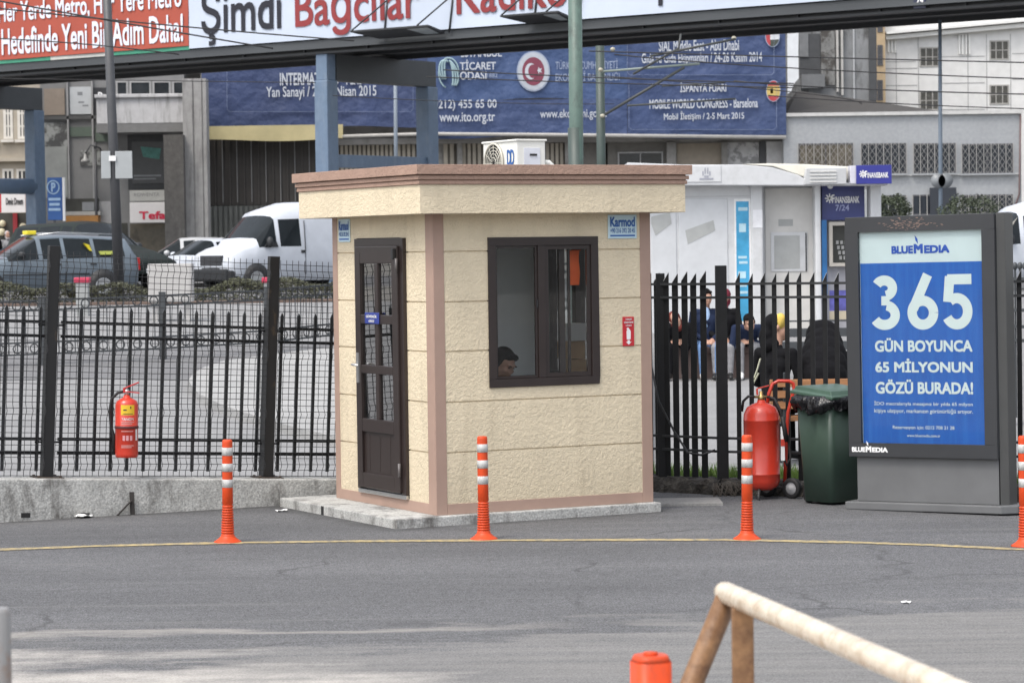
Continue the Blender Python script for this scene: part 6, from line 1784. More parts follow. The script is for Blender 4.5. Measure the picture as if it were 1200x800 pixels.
# ------------------------------------------------------------------ footbridge
O_ = P(382, 200, 80.0); O_.z = 0
bd_ = Vector((29.3, -21.6, 0)).normalized(); bn_ = Vector((-bd_.y, bd_.x, 0))
BRZ = math.atan2(bd_.y, bd_.x)
def brl(px, py, off=0.0):
    r = ray(px, py); o = O_ + bn_ * off
    t = o.dot(bn_) / r.dot(bn_)
    p = r * t
    return (p - o).dot(bd_), p.z + CAM_H
BRM = Matrix.Translation(O_) @ Matrix.Rotation(BRZ, 4, 'Z')
sL, sR = brl(-260, 100)[0], brl(1420, 10)[0]
zs = sum(brl(a, b_)[1] for a, b_ in ((30, 86), (200, 77), (900, 26), (1150, 13))) / 4
zt_ = sum(brl(a, b_)[1] for a, b_ in ((30, 69), (250, 57), (500, 42), (900, 8))) / 4
zw = zs + (zt_ - zs) * .46
DECK = M('bridge_steel', (.060, .066, .072), rough=.5, var=.2, vs=.7, stretch=(.3, 1, 1))
DECKD = M('bridge_dark_steel', (.03, .032, .035), rough=.6, var=.2)
fb = thing('footbridge', 'grey steel pedestrian bridge on blue columns crossing the top of the picture', 'bridge', O_, BRZ)
mb = MB(); mb.box(sL, sR, 0, .06, zw + .04, zt_, BRM); mb.box(sL, sR, -.10, .12, zw - .03, zw + .04, BRM); mb.build('edge_beam', DECK, fb)
mb = MB(); mb.box(sL, sR, .10, .16, zs + .08, zw - .03, BRM); mb.box(sL, sR, .0, .26, zs + .02, zs + .08, BRM); mb.box(sL, sR, .07, .12, zs + .20, zs + .24, BRM)
for k in range(int((sR - sL) / 2.4)): mb.box(sL + 2.4 * k, sL + 2.4 * k + .05, .02, .1, zs + .08, zw - .03, BRM)
mb.build('lower_beam', DECKD, fb)
mb = MB(); mb.box(sL, sR, .3, 3.5, zw - .06, zw + .10, BRM); mb.box(sL, sR, 3.3, 3.5, zs, zw - .06, BRM); mb.box(sL, sR, 1.7, 1.85, zs + .05, zw - .06, BRM); mb.build('deck', DECKD, fb)
mb = MB(); mb.box(sL, sR, 3.44, 3.5, zw + .10, zw + 2.2, BRM); mb.box(sL, sR, .3, .36, zw + .1, zw + 2.2, BRM); mb.build('parapet', DECK, fb)
def find_s(px, off):
    lo, hi = -60, 60
    for _ in range(60):
        m_ = (lo + hi) / 2; q = O_ + bd_ * m_ + bn_ * off
        x = 600 + q.x / q.y * FPX
        if x < px: lo = m_
        else: hi = m_
    return lo
BCOL = blotch('column_blue', (.125, .18, .26), (.19, .24, .31), 4, .5, .75, (1, 1, .3), rough=.45, var=.1)
s_pair = [-.16, find_s(45, 5.05)]
for s in s_pair:
    for off in (0.25, 5.05):
        mb = MB(); mb.box(s - .25, s + .25, off - .25, off + .25, .95, zs - .75, BRM); mb.build('column', BCOL, fb, bevel=.04)
        mb = MB(); mb.box(s - .21, s + .21, off - .2, off + .2, zs - .75, zs + .02, BRM); mb.build('column_head', BCOL, fb, bevel=.02)
    mb = MB(); mb.box(s - .22, s + .22, .5, 5.25, zs - .75, zs + .019, BRM); mb.build('cross_head', DECK, fb, bevel=.01)
    zc = P(450, 190, 82).z if s > -1 else P(20, 215, 90).z
    mb = MB()
    if s > -1: mb.box(s - .16, s + .16, .51, 4.79, zc - .19, zc + .19, BRM)
    else: mb.tube([BRM @ Vector((s, .4, zc)), BRM @ Vector((s, 4.9, zc))], .27, 18)
    mb.build('cross_beam', BCOL, fb, bevel=.01 if s > -1 else 0)
mb = MB(); s, z = brl(1078, 3); mb.box(s - .17, s + .17, -.02, -.002, z - .15, z + .2, BRM); npl = mb.build('number_plate', M('plate_navy', (.03, .035, .07), rough=.4), fb)
text('29', 'lettering', WHITEP, npl, BRM @ T3(s, -.0225, z + .03), .22, .2, bold=.02)
def brtext(s_, mat, par, px0, px1, pyb, pyt, off, bold=.02, wd=None):
    a, z0_ = brl(px0, pyb, off); b_, _ = brl(px1, pyb, off); z1_ = brl((px0 + px1) / 2, pyt, off)[1]; z0_ = brl((px0 + px1) / 2, pyb, off)[1]
    return text(s_, 'lettering', mat, par, BRM @ T3((a + b_) / 2, off, (z0_ + z1_) / 2), b_ - a, z1_ - z0_, bold=bold, step=.002)
BH = 3.4
def wavy(mb, s0, s1, z0_, z1_, off, amp=.012):
    n = int((s1 - s0) / .5); vs = []
    for i in range(n + 1):
        for j in range(7):
            a = s0 + (s1 - s0) * i / n; z = z0_ + (z1_ - z0_) * j / 6
            vs.append(BRM @ Vector((a, off + amp * math.sin(z * 7 + a * .4) + amp * .6 * math.sin(a * 2.1), z)))
    mb.add(vs, [(i * 7 + j, (i + 1) * 7 + j, (i + 1) * 7 + j + 1, i * 7 + j + 1) for i in range(n) for j in range(6)], True)
so_ = brl(222, 58, -.05)[0]
ob = thing('orange_banner', 'orange banner with white lettering hung on the left of the footbridge', 'banner', BRM @ Vector((so_ - 4, -.06, zt_)), 0)
mb = MB(); wavy(mb, sL, so_ - .01, zt_ + .12, zt_ + BH, -.07); mb.build('cloth', M('banner_orange', (.36, .070, .042), rough=.6, var=.06, vs=1), ob)
mb = MB(); mb.box(sL, brl(60, 70)[0] , -.04, -.01, zt_, zt_ + .115, BRM); mb.box(brl(130, 66)[0], so_, -.04, -.01, zt_, zt_ + .115, BRM); mb.build('green_hem', M('hem_green', (.05, .25, .16), rough=.6), ob)
mb = MB(); mb.box(brl(60, 70)[0] + .01, brl(130, 66)[0] - .01, -.04, -.01, zt_, zt_ + .115, BRM); mb.build('pale_hem', M('hem_pale', (.5, .5, .47), rough=.6), ob)
WB = M('banner_letter_white', (.66, .70, .78), rough=.6, var=.03)
brtext('Her Yerde Metro, Her Yere Metro', WB, ob, -2, 213, 21, -6, -.095, .018)
brtext('Hedefinde Yeni Bir Adım Daha!', WB, ob, 2, 215, 57, 25, -.095, .018)
wb_ = thing('white_banner', 'long white banner with black and red lettering hung along the footbridge', 'banner', BRM @ Vector((so_ + 14, -.06, zt_)), 0)
mb = MB(); wavy(mb, so_ + .01, sR, zt_ + .03, zt_ + BH, -.07); mb.build('cloth', M('banner_white', (.50, .56, .66), rough=.6, var=.04, vs=1), wb_)
BK, RD = M('banner_black', (.012, .013, .022), rough=.6), M('banner_red', (.24, .030, .032), rough=.6)
def bword(w_, mat, px0, px1, base, cap, bold=.012, desc=0.0, asc=0.0):
    a = brl(px0, base, -.095)[0]; b_ = brl(px1, base, -.095)[0]; xm = (px0 + px1) / 2
    zb_, zc_ = brl(xm, base + desc, -.095)[1], brl(xm, base - cap - asc, -.095)[1]
    return text(w_, 'lettering', mat, wb_, BRM @ T3((a + b_) / 2, -.095, (zb_ + zc_) / 2), b_ - a, zc_ - zb_, bold=bold, step=.002)
bword('Şimdi', BK, 236, 330, 36, 52, desc=15)
bword('Bağcılar', RD, 346, 492, 29, 52, desc=11)
bword('Kadıköy', RD, 535, 688, 13, 50, desc=14)
bword('Yapı', BK, 722, 800, 0, 46, desc=8)
# floodlights on outriggers
for i, (px0, px1, pyt, pyb) in enumerate(((413, 512, 34, 50), (588, 664, 17, 34))):
    a, b_ = brl(px0 + 8, pyt, -.6)[0], brl(px1, pyt, -.6)[0]
    z = brl((px0 + px1) / 2, pyt + 2, -.6)[1]
    t = thing('floodlight', ('left' if i == 0 else 'right') + ' of two flat floodlight units hung below the white banner on wire stays', 'floodlight', BRM @ Vector(((a + b_) / 2, -.6, z)), BRZ, 'floodlights on the footbridge')
    q = lambda s, y, zz: BRM @ Vector((s, y, zz))
    mb = MB(); w3 = (b_ - a)
    mb.add([q(a, -1.0, z), q(b_, -1.0, z), q(b_ - .1, -.12, z - .16), q(a + .35, -.12, z - .16), q(a, -1.0, z + .05), q(b_, -1.0, z + .05), q(b_ - .1, -.12, z - .08), q(a + .35, -.12, z - .08)], [(0, 3, 2, 1), (4, 5, 6, 7), (0, 1, 5, 4), (1, 2, 6, 5), (2, 3, 7, 6), (3, 0, 4, 7)])
    mb.build('housing', DECKD, t)
    mb = MB(); mb.add([q(b_ - w3 * .30, -.9, z - .012), q(b_ - .1, -.9, z - .012), q(b_ - .2, -.25, z - .135), q(b_ - w3 * .24, -.25, z - .135)], [(0, 1, 2, 3)]); mb.add([q(b_ - w3 * .30, -.9, z - .02), q(b_ - .1, -.9, z - .02), q(b_ - .2, -.25, z - .142), q(b_ - w3 * .24, -.25, z - .142)], [(3, 2, 1, 0)])
    mb.build('glass_panel', M('flood_glass', (.45, .5, .52), rough=.2), t)
    mb = MB()
    for s in (a + .3, b_ - .15):
        mb.tube([q(s - .25, -1.0, z + .05), q(s + .35, -.08, z + .95)], .025, 5); mb.tube([q(s + .35, -.08, z + .95), q(s + .2, -.1, z - .12)], .03, 5)
    mb.build('bracket', DECKD, t)
# ------------------------------------------------------------------ overhead wires
WIRE = M('wire_black', (.02, .02, .022), rough=.6, var=0)
for i, (pts, Y, r) in enumerate((
        (((-20, -2), (150, 28), (320, 57)), 52, .016), (((-20, 8), (200, 30), (415, 48)), 50, .014), (((-10, 45), (100, 52), (210, 64)), 54, .013),
        (((520, 82), (700, 91), (930, 98)), 52, .012), (((500, 90), (690, 97), (930, 103)), 54, .012), (((690, 60), (900, 66), (1220, 74)), 56, .014),
        (((720, 64), (930, 80), (1220, 93)), 58, .014), (((860, 95), (1000, 104), (1220, 111)), 55, .014), (((900, 112), (1060, 122), (1220, 128)), 60, .013), (((390, 112), (560, 120), (720, 122)), 66, .010),
        (((-10, 92), (200, 95), (370, 97)), 60, .010), (((690, 88), (930, 108), (1010, 122)), 62, .012))):
    mb = MB()
    cpts = [P(a, b_, Y) for a, b_ in pts]
    fine = []
    for k in range(13):
        u = k / 12; fine.append(cpts[0] * (2 * (u - .5) * (u - 1)) + cpts[1] * (4 * u * (1 - u)) + cpts[2] * (2 * u * (u - .5)))
    mb.tube(fine, r, 5)
    tag(mb.build('overhead_wire', WIRE), 'thin black overhead tram wire strung across the street', 'wire', 'overhead tram wires')
# ------------------------------------------------------------------ buildings
FASC = blotch('grey_render', (.26, .26, .255), (.15, .15, .145), 1.2, .5, .72, (1, 1, .4), rough=.85, var=.12, vs=1)
DGLASS = M('dark_window', (.03, .034, .038), rough=.12, var=.35, vs=1.2, spec=.6)
def building(name, label, px0, py0, px1, Y, depth, mat, zb_=1.0):
    x0, x1, _, z1_ = span(px0, py0, px1, 300, Y)
    z1_ = P((px0 + px1) / 2, py0, Y).z
    t = thing(name, label, 'building', ((x0 + x1) / 2, Y + depth / 2, zb_))
    mb = MB(); mb.box(x0, x1, Y, Y + depth, zb_ - .2, z1_); mb.build('wall', mat, t)
    return t
def win(par, a, b_, c, d, Y, frame=.06, mat=None, cols=1, rows=1, proud=.03, fm=None, name='window', glassm=None):
    x0, x1, z0_, z1_ = span(a, b_, c, d, Y)
    mb = MB(); frame4(mb, x0, x1, z0_, z1_, frame, Y - proud, Y + .05)
    for k in range(1, cols): x = x0 + (x1 - x0) * k / cols; mb.box(x - frame * .35, x + frame * .35, Y - proud * .8, Y + .045, z0_ + frame, z1_ - frame)
    for k in range(1, rows): z = z0_ + (z1_ - z0_) * k / rows; mb.box(x0 + frame, x1 - frame, Y - proud * .7, Y + .04, z - frame * .3, z + frame * .3)
    w_ = mb.build(name, fm or mat, par)
    mb = MB(); mb.box(x0 + frame, x1 - frame, Y - .006, Y - .002, z0_ + frame, z1_ - frame); mb.build('pane', glassm or DGLASS, w_)
    return w_
def strip(par, nm, mat, a, b_, c, d, Y, d0=.05, d1=-.003, bev=0):
    mb = MB(); fbox(mb, a, b_, c, d, Y, d0, d1); return mb.build(nm, mat, par, bevel=bev)
# A: old pale building at the far left
OLDB = M('old_beige', (.36, .32, .26), rough=.85, var=.15, vs=1)
ba = building('old_building', 'old beige building with tall pale shuttered windows at the left edge', -120, 60, 56, 120, 12, OLDB)
SHUT = M('shutter_pale', (.58, .55, .50), rough=.6, var=.1)
for a in (-32, -14, 4, 20.5): 
    win(ba, a, 118, a + 11, 163, 120, .12, fm=SHUT, cols=2, rows=3)
    strip(ba, 'window_sill', SHUT, a - 2, 164, a + 13, 167, 120, .25)
    win(ba, a - 1, 198, a + 12, 222, 120, .10, fm=SHUT, cols=2)
strip(ba, 'string_course', OLDB, -120, 186, 56, 190, 120, .3)
ps_ = thing('shop_sign', 'white shop sign with black script hung left of the blue bridge column', 'sign', (P(18, 240, 112).x, 112, P(18, 250, 112).z))
strip(ps_, 'panel', M('sign_white', (.66, .64, .64), rough=.4, var=.04), 2, 223, 30, 249, 112, .1)
ftext('Denis Dreem', BLACKP, ps_, 7, 232, 27, 240, 111.89, .02)
strip(ps_, 'red_edge', M('sign_red', (.5, .02, .03)), -4, 222, 1.6, 249, 112, .1)
strip(ps_, 'red_post', M('sign_red', (.5, .02, .03)), 33, 222, 37.5, 262, 112, .12)
sf_ = thing('street_stall', 'dark shop front with red pillar and lamps beyond the grey estate car', 'shop front', (P(10, 270, 113).x, 113, 1.1))
strip(sf_, 'front', M('shop_dark', (.045, .045, .038), rough=.6, var=.5, vs=1), -60, 250, 34, 330, 113, .3)
strip(sf_, 'pillar', M('pillar_red', (.35, .03, .04), rough=.5), 18, 250, 23, 330, 113, .45, -.31)
for (a, b_, s) in ((27, 266, .16), (3, 262, .14), (2, 272, .16)):
    mb = MB(); mb.ball(P(a, b_, 112.6), s, .1, s); mb.build('lamp_globe', M('globe_cream', (.55, .5, .35), rough=.4), sf_)
# B: shop building with posters
BY = 97.0
SHOPW = M('shop_panel_grey', (.20, .20, .20), rough=.6, var=.14, vs=.8)
bb_ = building('shop_building', 'grey shop building with posters and a projecting pale canopy box behind the lamp post', 48, 40, 217, BY, 14, SHOPW)
strip(bb_, 'poster', M('poster_tan', (.26, .215, .175), rough=.6, var=.1), 52, 104, 76, 135, BY)
strip(bb_, 'floor_band', M('band_dark', (.08, .08, .08), rough=.6), 50, 136, 122, 140, BY, .12)
pw_ = strip(bb_, 'poster', M('poster_white', (.48, .50, .51), rough=.5, var=.06), 82, 102, 107, 134, BY)
mb = MB(); fbox(mb, 91, 108, 97, 112, BY, .054, -.051); fbox(mb, 92, 119, 99, 121, BY, .054, -.051); fbox(mb, 97, 123, 104, 125, BY, .054, -.051); mb.build('print', M('print_grey', (.22, .23, .24), rough=.6), pw_)
pd = strip(bb_, 'poster', M('poster_black', (.035, .036, .04), rough=.5, var=.2), 110, 103, 134, 137, BY)
ftext('Be', WHITEP, pd, 115, 108, 127, 122, BY - .052, .0); ftext('B', M('print_grey', (.22, .23, .24)), pd, 113, 118, 120, 126, BY - .052)
mural = blotch('poster_mural', (.07, .07, .07), (.30, .31, .30), 1.6, .47, .56, (1, 1, 1), rough=.5, var=.2)
strip(bb_, 'poster', mural, 52, 144, 79, 172, BY); strip(bb_, 'poster', M('poster_mist', (.27, .28, .27), rough=.5, var=.15, vs=2), 52, 172, 79, 232, BY)
strip(bb_, 'green_panel', M('panel_green_grey', (.10, .13, .105), rough=.4, var=.1), 82, 149, 108, 160, BY); strip(bb_, 'green_panel', M('panel_green_grey', (.10, .13, .105)), 112, 149, 128, 166, BY)
strip(bb_, 'mullion', M('mullion_grey', (.30, .30, .30), rough=.5), 79.5, 92, 81.5, 238, BY, .12); strip(bb_, 'mullion', M('mullion_grey', (.30, .30, .30)), 108.3, 92, 110.3, 238, BY, .12)
strip(bb_, 'poster', mural, 94, 176, 118, 194, BY)
for a, b_ in ((136, 150), (152, 177), (179, 200), (202, 216)): win(bb_, a, 95, b_, 112, BY, .06, fm=M('mullion_grey', (.30, .30, .30)))
CANB = blotch('canopy_white', (.56, .56, .57), (.27, .27, .27), 2, .5, .7, (2, 1, .3), rough=.6, var=.08)
strip(bb_, 'canopy', CANB, 120, 117, 224, 147, BY, 1.4, 0, .03); strip(bb_, 'canopy_cap', CANB, 118, 113, 226, 117, BY, 1.5, 0, .02); strip(bb_, 'canopy_base', M('canopy_base', (.20, .20, .20), rough=.7), 120, 147.3, 226, 157, BY, 1.45, 0)
strip(bb_, 'dark_recess', M('recess_dark', (.05, .052, .055), rough=.6, var=.2), 150, 158, 196, 222, BY, .04)
st2 = strip(bb_, 'shop_screen', M('screen_dark', (.07, .072, .075), rough=.4, var=.1), 155, 166, 192, 215, BY, .07, -.041)
mb = MB(); mb.prism([(P(a, b_, BY).x, P(a, b_, BY).z) for a, b_ in ((165, 172), (189, 174), (187, 187), (168, 184))], BY - .076, BY - .071); mb.build('teal_print', M('teal_print', (.08, .24, .21), rough=.5, var=.5, vs=2), st2)
strip(st2, 'print_line', M('print_grey', (.22, .23, .24)), 157, 205, 189, 207, BY, .078, -.0745); strip(st2, 'print_line', M('print_grey', (.22, .23, .24)), 157, 209, 183, 210.5, BY, .078, -.0745)
for (nm, lb, a, b_, c, d, m_, s, tb, tm) in (
    ('shop_sign', 'grey shop sign above the white sign with red letters', 152, 223, 193, 236, M('sign_grey', (.40, .40, .38), rough=.5), 'ROWENTA', (157, 226, 187, 230), M('sign_text_grey', (.2, .2, .2), rough=.5)),
    ('shop_sign', 'white shop sign with red letters partly hidden by a dark column', 152, 237, 200, 261, M('sign_white', (.66, .64, .64)), 'Tefal', (163, 247.5, 197, 257), M('sign_text_red', (.55, .02, .06), rough=.5))):
    x0, x1, z0_, z1_ = span(a, b_, c, d, BY - .9)
    t = thing(nm, lb, 'sign', ((x0 + x1) / 2, BY - .9, z0_))
    mb = MB(); mb.box(x0, x1, BY - .9, BY - .6, z0_, z1_); mb.build('panel', m_, t, bevel=.02)
    ftext(s, tm, t, *tb, BY - .905, .03 if s == 'Tefal' else .0)
strip(bb_, 'shop_window', M('shop_glow', (.10, .085, .06), rough=.3, var=.6, vs=1.5), 153, 262, 196, 330, BY, .03)
strip(bb_, 'dark_fascia', M('shop_dark', (.045, .045, .038)), 78, 233, 116, 250, BY, .3); strip(bb_, 'awning', M('awning_orange', (.40, .19, .05), rough=.6, var=.1), 80, 253, 118, 261, BY, .6); strip(bb_, 'grey_fascia', M('sign_grey', (.40, .40, .38)), 80, 248, 120, 252.6, BY, .5)
strip(bb_, 'emblem_panel', M('print_grey', (.22, .23, .24)), 98, 237, 112, 247, BY, .33, -.301)
strip(bb_, 'pale_wall', M('pale_wall', (.42, .42, .42), rough=.7), 116, 236, 131, 262, BY, .05)
strip(bb_, 'shop_window', M('shop_dark', (.045, .045, .038)), 60, 262, 150, 330, BY, .03)
sl_ = thing('street_lamp', 'old bell shaped street lamp on a bracket under the posters', 'street lamp', P(100, 188, BY - .5))
mb = MB(); c = P(100, 190, BY - .6); mb.lathe([(.16, 0), (.15, .06), (.06, .15), (.03, .3), (0, .3)], 16, Matrix.Translation(c)); mb.build('shade', M('lamp_white', (.3, .3, .29), rough=.4), sl_)
mb = MB(); mb.tube([c + V3(0, 0, .28), c + V3(.2, 0, .6), c + V3(.5, .1, .5), c + V3(.55, .55, .3)], .03, 6); mb.build('bracket', POLEG, sl_)
mb = MB(); q = P(112, 200, BY - .5); mb.tube([(q.x, BY - .5, 1.1), (q.x, BY - .5, q.z + 1.0)], .05, 8); mb.build('post', POLEG, sl_)
# columns between the shops and the hall
COLD = blotch('dark_column', (.105, .10, .095), (.20, .19, .18), 3, .55, .75, (1, 1, .5), rough=.9, var=.25)
COLR = blotch('ribbed_column', (.34, .335, .33), (.20, .195, .19), 2.4, .5, .7, (2, 1, .25), rough=.85, var=.15)
t = thing('dark_column', 'dark stained concrete column left of the ribbed one', 'column', (P(204, 300, 94).x, 94, 1.1))
strip(t, 'shaft', COLD, 193, 158, 216, 345, 94, 0, .8)
t = thing('ribbed_column', 'tall grey ribbed concrete column at the corner of the banner hall', 'column', (P(229, 300, 94.5).x, 94.5, 1.1))
mb = MB(); x0, x1, z0_, z1_ = span(215.5, 92, 243, 345, 94.5)
mb.box(x0, x1, 94.58, 95.4, z0_, z1_)
for a, q in ((x0, .34), (x0 + .40, .26), (x0 + .70, .12)): mb.box(a, a + q, 94.53, 94.58, z0_, z1_)
mb.build('shaft', COLR, t)
# C: the hall behind the big banner
HALLC = blotch('hall_concrete', (.24, .235, .225), (.14, .135, .125), 1.3, .48, .7, rough=.9, var=.12, vs=.8)
bh = building('market_hall', 'low hall with corrugated dark cladding and concrete bays under the blue banner', 236, 20, 921, 97.5, 16, HALLC)
HY = 97.5
mb = MB(); x0, x1, z0_, z1_ = span(240, 160, 384, 240, HY)
n = 17
for k in range(n):
    a = x0 + (x1 - x0) * k / n; w_ = (x1 - x0) / n
    mb.prism([(a, z0_), (a + w_, z0_), (a + w_, z1_), (a, z1_)], HY - .06, HY - .001)
    mb.box(a + w_ * .40, a + w_ * .58, HY - .14, HY - .061, z0_, z1_)
mb.build('corrugated_cladding', M('brown_cladding', (.048, .043, .039), rough=.6, var=.25, vs=1.5), bh)
mb = MB()
for k in range(9): a = x0 + (x1 - x0) * (k * 2 + .45) / n; mb.box(a, a + .035, HY - .155, HY - .141, z0_ + .1, z1_)
mb.build('cladding_strips', M('strip_grey', (.17, .17, .17), rough=.6), bh)
mb = MB(); x0, x1, z0_, z1_ = span(240, 241, 384, 340, HY)
for k in range(24): a = x0 + (x1 - x0) * k / 24; mb.box(a, a + (x1 - x0) / 40, HY - .16, HY - .1, z0_, z1_)
mb.box(x0, x1, HY - .1, HY - .001, z0_, z1_); mb.build('lower_cladding', M('grey_cladding', (.10, .105, .10), rough=.7, var=.25, vs=1), bh)
BLINDS = M('blind_beige', (.33, .30, .25), rough=.7, var=.12); BLINDD = M('blind_gap', (.10, .09, .075), rough=.8)
for (a, c) in ((394, 462), (466, 500), (520, 535), (542, 572), (640, 662), (700, 712)):
    x0, x1, z0_, z1_ = span(a, 168, c, 200, HY)
    mb = MB(); mb.box(x0, x1, HY - .03, HY - .001, z0_, z1_); w_ = mb.build('window', BLINDD, bh)
    mb = MB(); n = max(2, int((c - a) / 5.2))
    for k in range(n): s = x0 + (x1 - x0) * k / n; mb.box(s, s + (x1 - x0) / n * .62, HY - .07, HY - .031, z0_, z1_)
    mb.build('blinds', BLINDS, w_)
strip(bh, 'lintel', HALLC, 390, 160, 921, 167, HY, .35, 0)
for (a, c) in ((536, 542), (662, 672), (781, 792), (845, 852)): strip(bh, 'pier', HALLC, a, 167, c, 200, HY, .25, 0)
dkr = M('recess_dark', (.05, .052, .055))
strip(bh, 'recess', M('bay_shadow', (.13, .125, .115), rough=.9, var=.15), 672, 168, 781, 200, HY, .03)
win(bh, 724, 178, 777, 200, HY - .04, .05, fm=M('mullion_grey', (.30, .30, .30)), cols=2)
strip(bh, 'panel', M('bay_beige', (.24, .21, .17), rough=.9, var=.1), 793, 168, 845, 200, HY, .05)
strip(bh, 'panel', blotch('torn_posters', (.38, .38, .38), (.20, .20, .20), 2.5, .5, .56, rough=.7, var=.15), 846, 167, 889, 205, HY, .06)
strip(bh, 'pipe_recess', dkr, 890, 166, 897, 205, HY, .07); strip(bh, 'panel', M('pale_wall', (.42, .42, .42)), 898, 166, 918, 205, HY, .07)
# blue banner
BX0, BY0, BX1 = 236, 36, 921
NY = 96.6
nb = thing('blue_banner', 'huge wrinkled blue banner with white trade fair lettering covering the hall front', 'banner', (P(580, 160, NY).x, NY, P(580, 165, NY).z))
BLUEB = M('banner_blue', (.046, .082, .190), bump=.5, bs=1.6, bd=.25, rough=.55, var=.14, vs=.5)
BLUED = M('banner_deep_blue', (.040, .060, .140), bump=.5, bs=1.6, bd=.25, rough=.55, var=.16, vs=.6)
def sheetmesh(x0, y0, x1, y1, Y, amp, nx, nz, seed=0):
    mb = MB(); r_ = random.Random(seed); vs = []
    ph_ = [r_.uniform(0, 6) for _ in range(6)]
    X0, X1, Z0, Z1 = span(x0, y0, x1, y1, Y)
    for j in range(nz + 1):
        for i in range(nx + 1):
            x = X0 + (X1 - X0) * i / nx; z = Z0 + (Z1 - Z0) * j / nz
            o = amp * (.5 * math.sin(x * .9 + ph_[0] + z * .5) + .3 * math.sin(x * 2.3 - z * 1.1 + ph_[1]) + .2 * math.sin(x * 4.1 + z * 2.2 + ph_[2]))
            e = .05 * math.sin(x * 1.1 + ph_[3]) * (j == 0)
            vs.append((x, Y + o, z + e))
    mb.add(vs, [(j * (nx + 1) + i, j * (nx + 1) + i + 1, (j + 1) * (nx + 1) + i + 1, (j + 1) * (nx + 1) + i) for j in range(nz) for i in range(nx)], True)
    return mb
sheetmesh(236, 36, 500, 150, NY, .07, 40, 10, 1).build('cloth', BLUED, nb)
sheetmesh(500, 36, 735, 117, NY, .06, 40, 8, 2).build('cloth', BLUEB, nb)
sheetmesh(500, 117, 735, 160, NY, .06, 40, 5, 2).build('cloth', M('banner_mid_blue', (.042, .068, .160), bump=.5, bs=1.6, bd=.25, rough=.55, var=.14, vs=.6), nb)
sheetmesh(735, 36, 921, 161, NY, .07, 34, 10, 3).build('cloth', M('banner_mid_blue', (.035, .054, .118)), nb)
sheetmesh(238, 147, 402, 164, NY - .12, .05, 24, 3, 4).build('yellow_hem', M('hem_yellow', (.46, .40, .22), rough=.7, var=.15, vs=1), nb)
mb = MB(); mb.tube([P(400, 160, NY - .1), P(500, 157, NY - .1), P(640, 158, NY - .1), P(921, 161, NY - .1)], .07, 6); mb.build('bottom_pipe', M('pipe_pale', (.40, .39, .37), rough=.6), nb)
LW_ = M('banner_print', (.50, .53, .58), rough=.6, var=.05); LF = M('banner_print_faint', (.28, .33, .44), rough=.6)
TY = NY - .085
for s, a, b_, c, d, bo, mt in (('INTERMAT 2015 · Paris', 328, 85, 424, 100, .02, LW_), ('Yan Sanayi / 20-26 Nisan 2015', 312, 101, 441, 117, .01, LW_), ('İSTANBUL', 540, 54, 588, 67, .015, LW_), ('TİCARET', 539, 70, 581, 82, .015, LW_), ('ODASI', 539, 84, 570, 93.5, .015, LW_), ('1882', 571, 86, 583, 91, .0, LF),
        ('(0212) 455 65 00', 505, 117, 582, 130, .01, LW_), ('www.ito.org.tr', 515, 132, 580, 146, .01, LW_), ('TÜRKİYE CUMHURİYETİ', 651, 69, 724, 81, .0, LF), ('EKONOMİ BAKANLIĞI', 651, 83, 726, 95, .0, LF), ('www.ekonomi.gov.tr', 633, 128, 713, 141, .005, LW_),
        ('SIAL Middle East - Abu Dhabi', 772, 47, 866, 60, .012, LW_), ('Gıda ve Gıda Ekipmanları / 24-26 Kasım 2014', 752, 62, 893, 77, .01, LW_), ('İSPANYA FUARI', 797, 96, 851, 108, .015, LW_), ('MOBILE WORLD CONGRESS - Barselona', 761, 116, 888, 127, .015, LW_), ('Mobil İletişim / 2-5 Mart 2015', 778, 130, 872, 142, .01, LW_)):
    ftext(s, mt, nb, a, b_, c, d, TY, bo)
def line(mb, pts, w_=.035):
    for i in range(len(pts) - 1):
        p, q = P(*pts[i], TY), P(*pts[i + 1], TY)
        mb.bar(p, q, .006, w_, up=(0, 1, 0))
mb = MB()
for (a, b_, c, d) in ((266, 30, 484, 131), (735, 30, 907, 88), (737, 99, 910, 152)):
    line(mb, [(a, b_), (a, d - 3), (a + 3, d), (c - 3, d), (c, d - 3), (c, b_)])
line(mb, [(737, 99), (790, 98)]); line(mb, [(856, 101), (910, 103)])
mb.build('printed_frame', LF, nb)
def disc(par, nm, mat, px, py, rpx, rpy, y, seg=36, poly=None):
    c = P(px, py, NY); sc = NY / FPX
    pts = poly or [(c.x + rpx * sc * math.cos(2 * math.pi * k / seg), c.z + rpy * sc * math.sin(2 * math.pi * k / seg)) for k in range(seg)]
    mb = MB(); mb.prism(pts, y - .004, y); return mb.build(nm, mat, par)
em = disc(nb, 'ministry_emblem', LF, 625, 84, 19.5, 23.5, TY - .002)
disc(em, 'ring', M('emblem_pale', (.42, .45, .50), rough=.6), 625, 84, 18, 22, TY - .008)
MRN = M('emblem_maroon', (.19, .04, .07), rough=.6)
disc(em, 'disc', MRN, 625, 84, 13, 16.5, TY - .014)
disc(em, 'crescent', LW_, 622, 84, 6.8, 9.5, TY - .020); disc(em, 'crescent_cut', MRN, 624.4, 84, 5.4, 7.8, TY - .026)
c = P(632, 83, NY); sc = NY / FPX
disc(em, 'star', LW_, 0, 0, 0, 0, TY - .022, poly=[(c.x + (3.8 if k % 2 == 0 else 1.6) * sc * math.cos(math.pi / 5 * k + math.pi), c.z + (4.4 if k % 2 == 0 else 1.9) * sc * math.sin(math.pi / 5 * k + math.pi)) for k in range(10)])
mb = MB()
c = P(526, 86, TY)
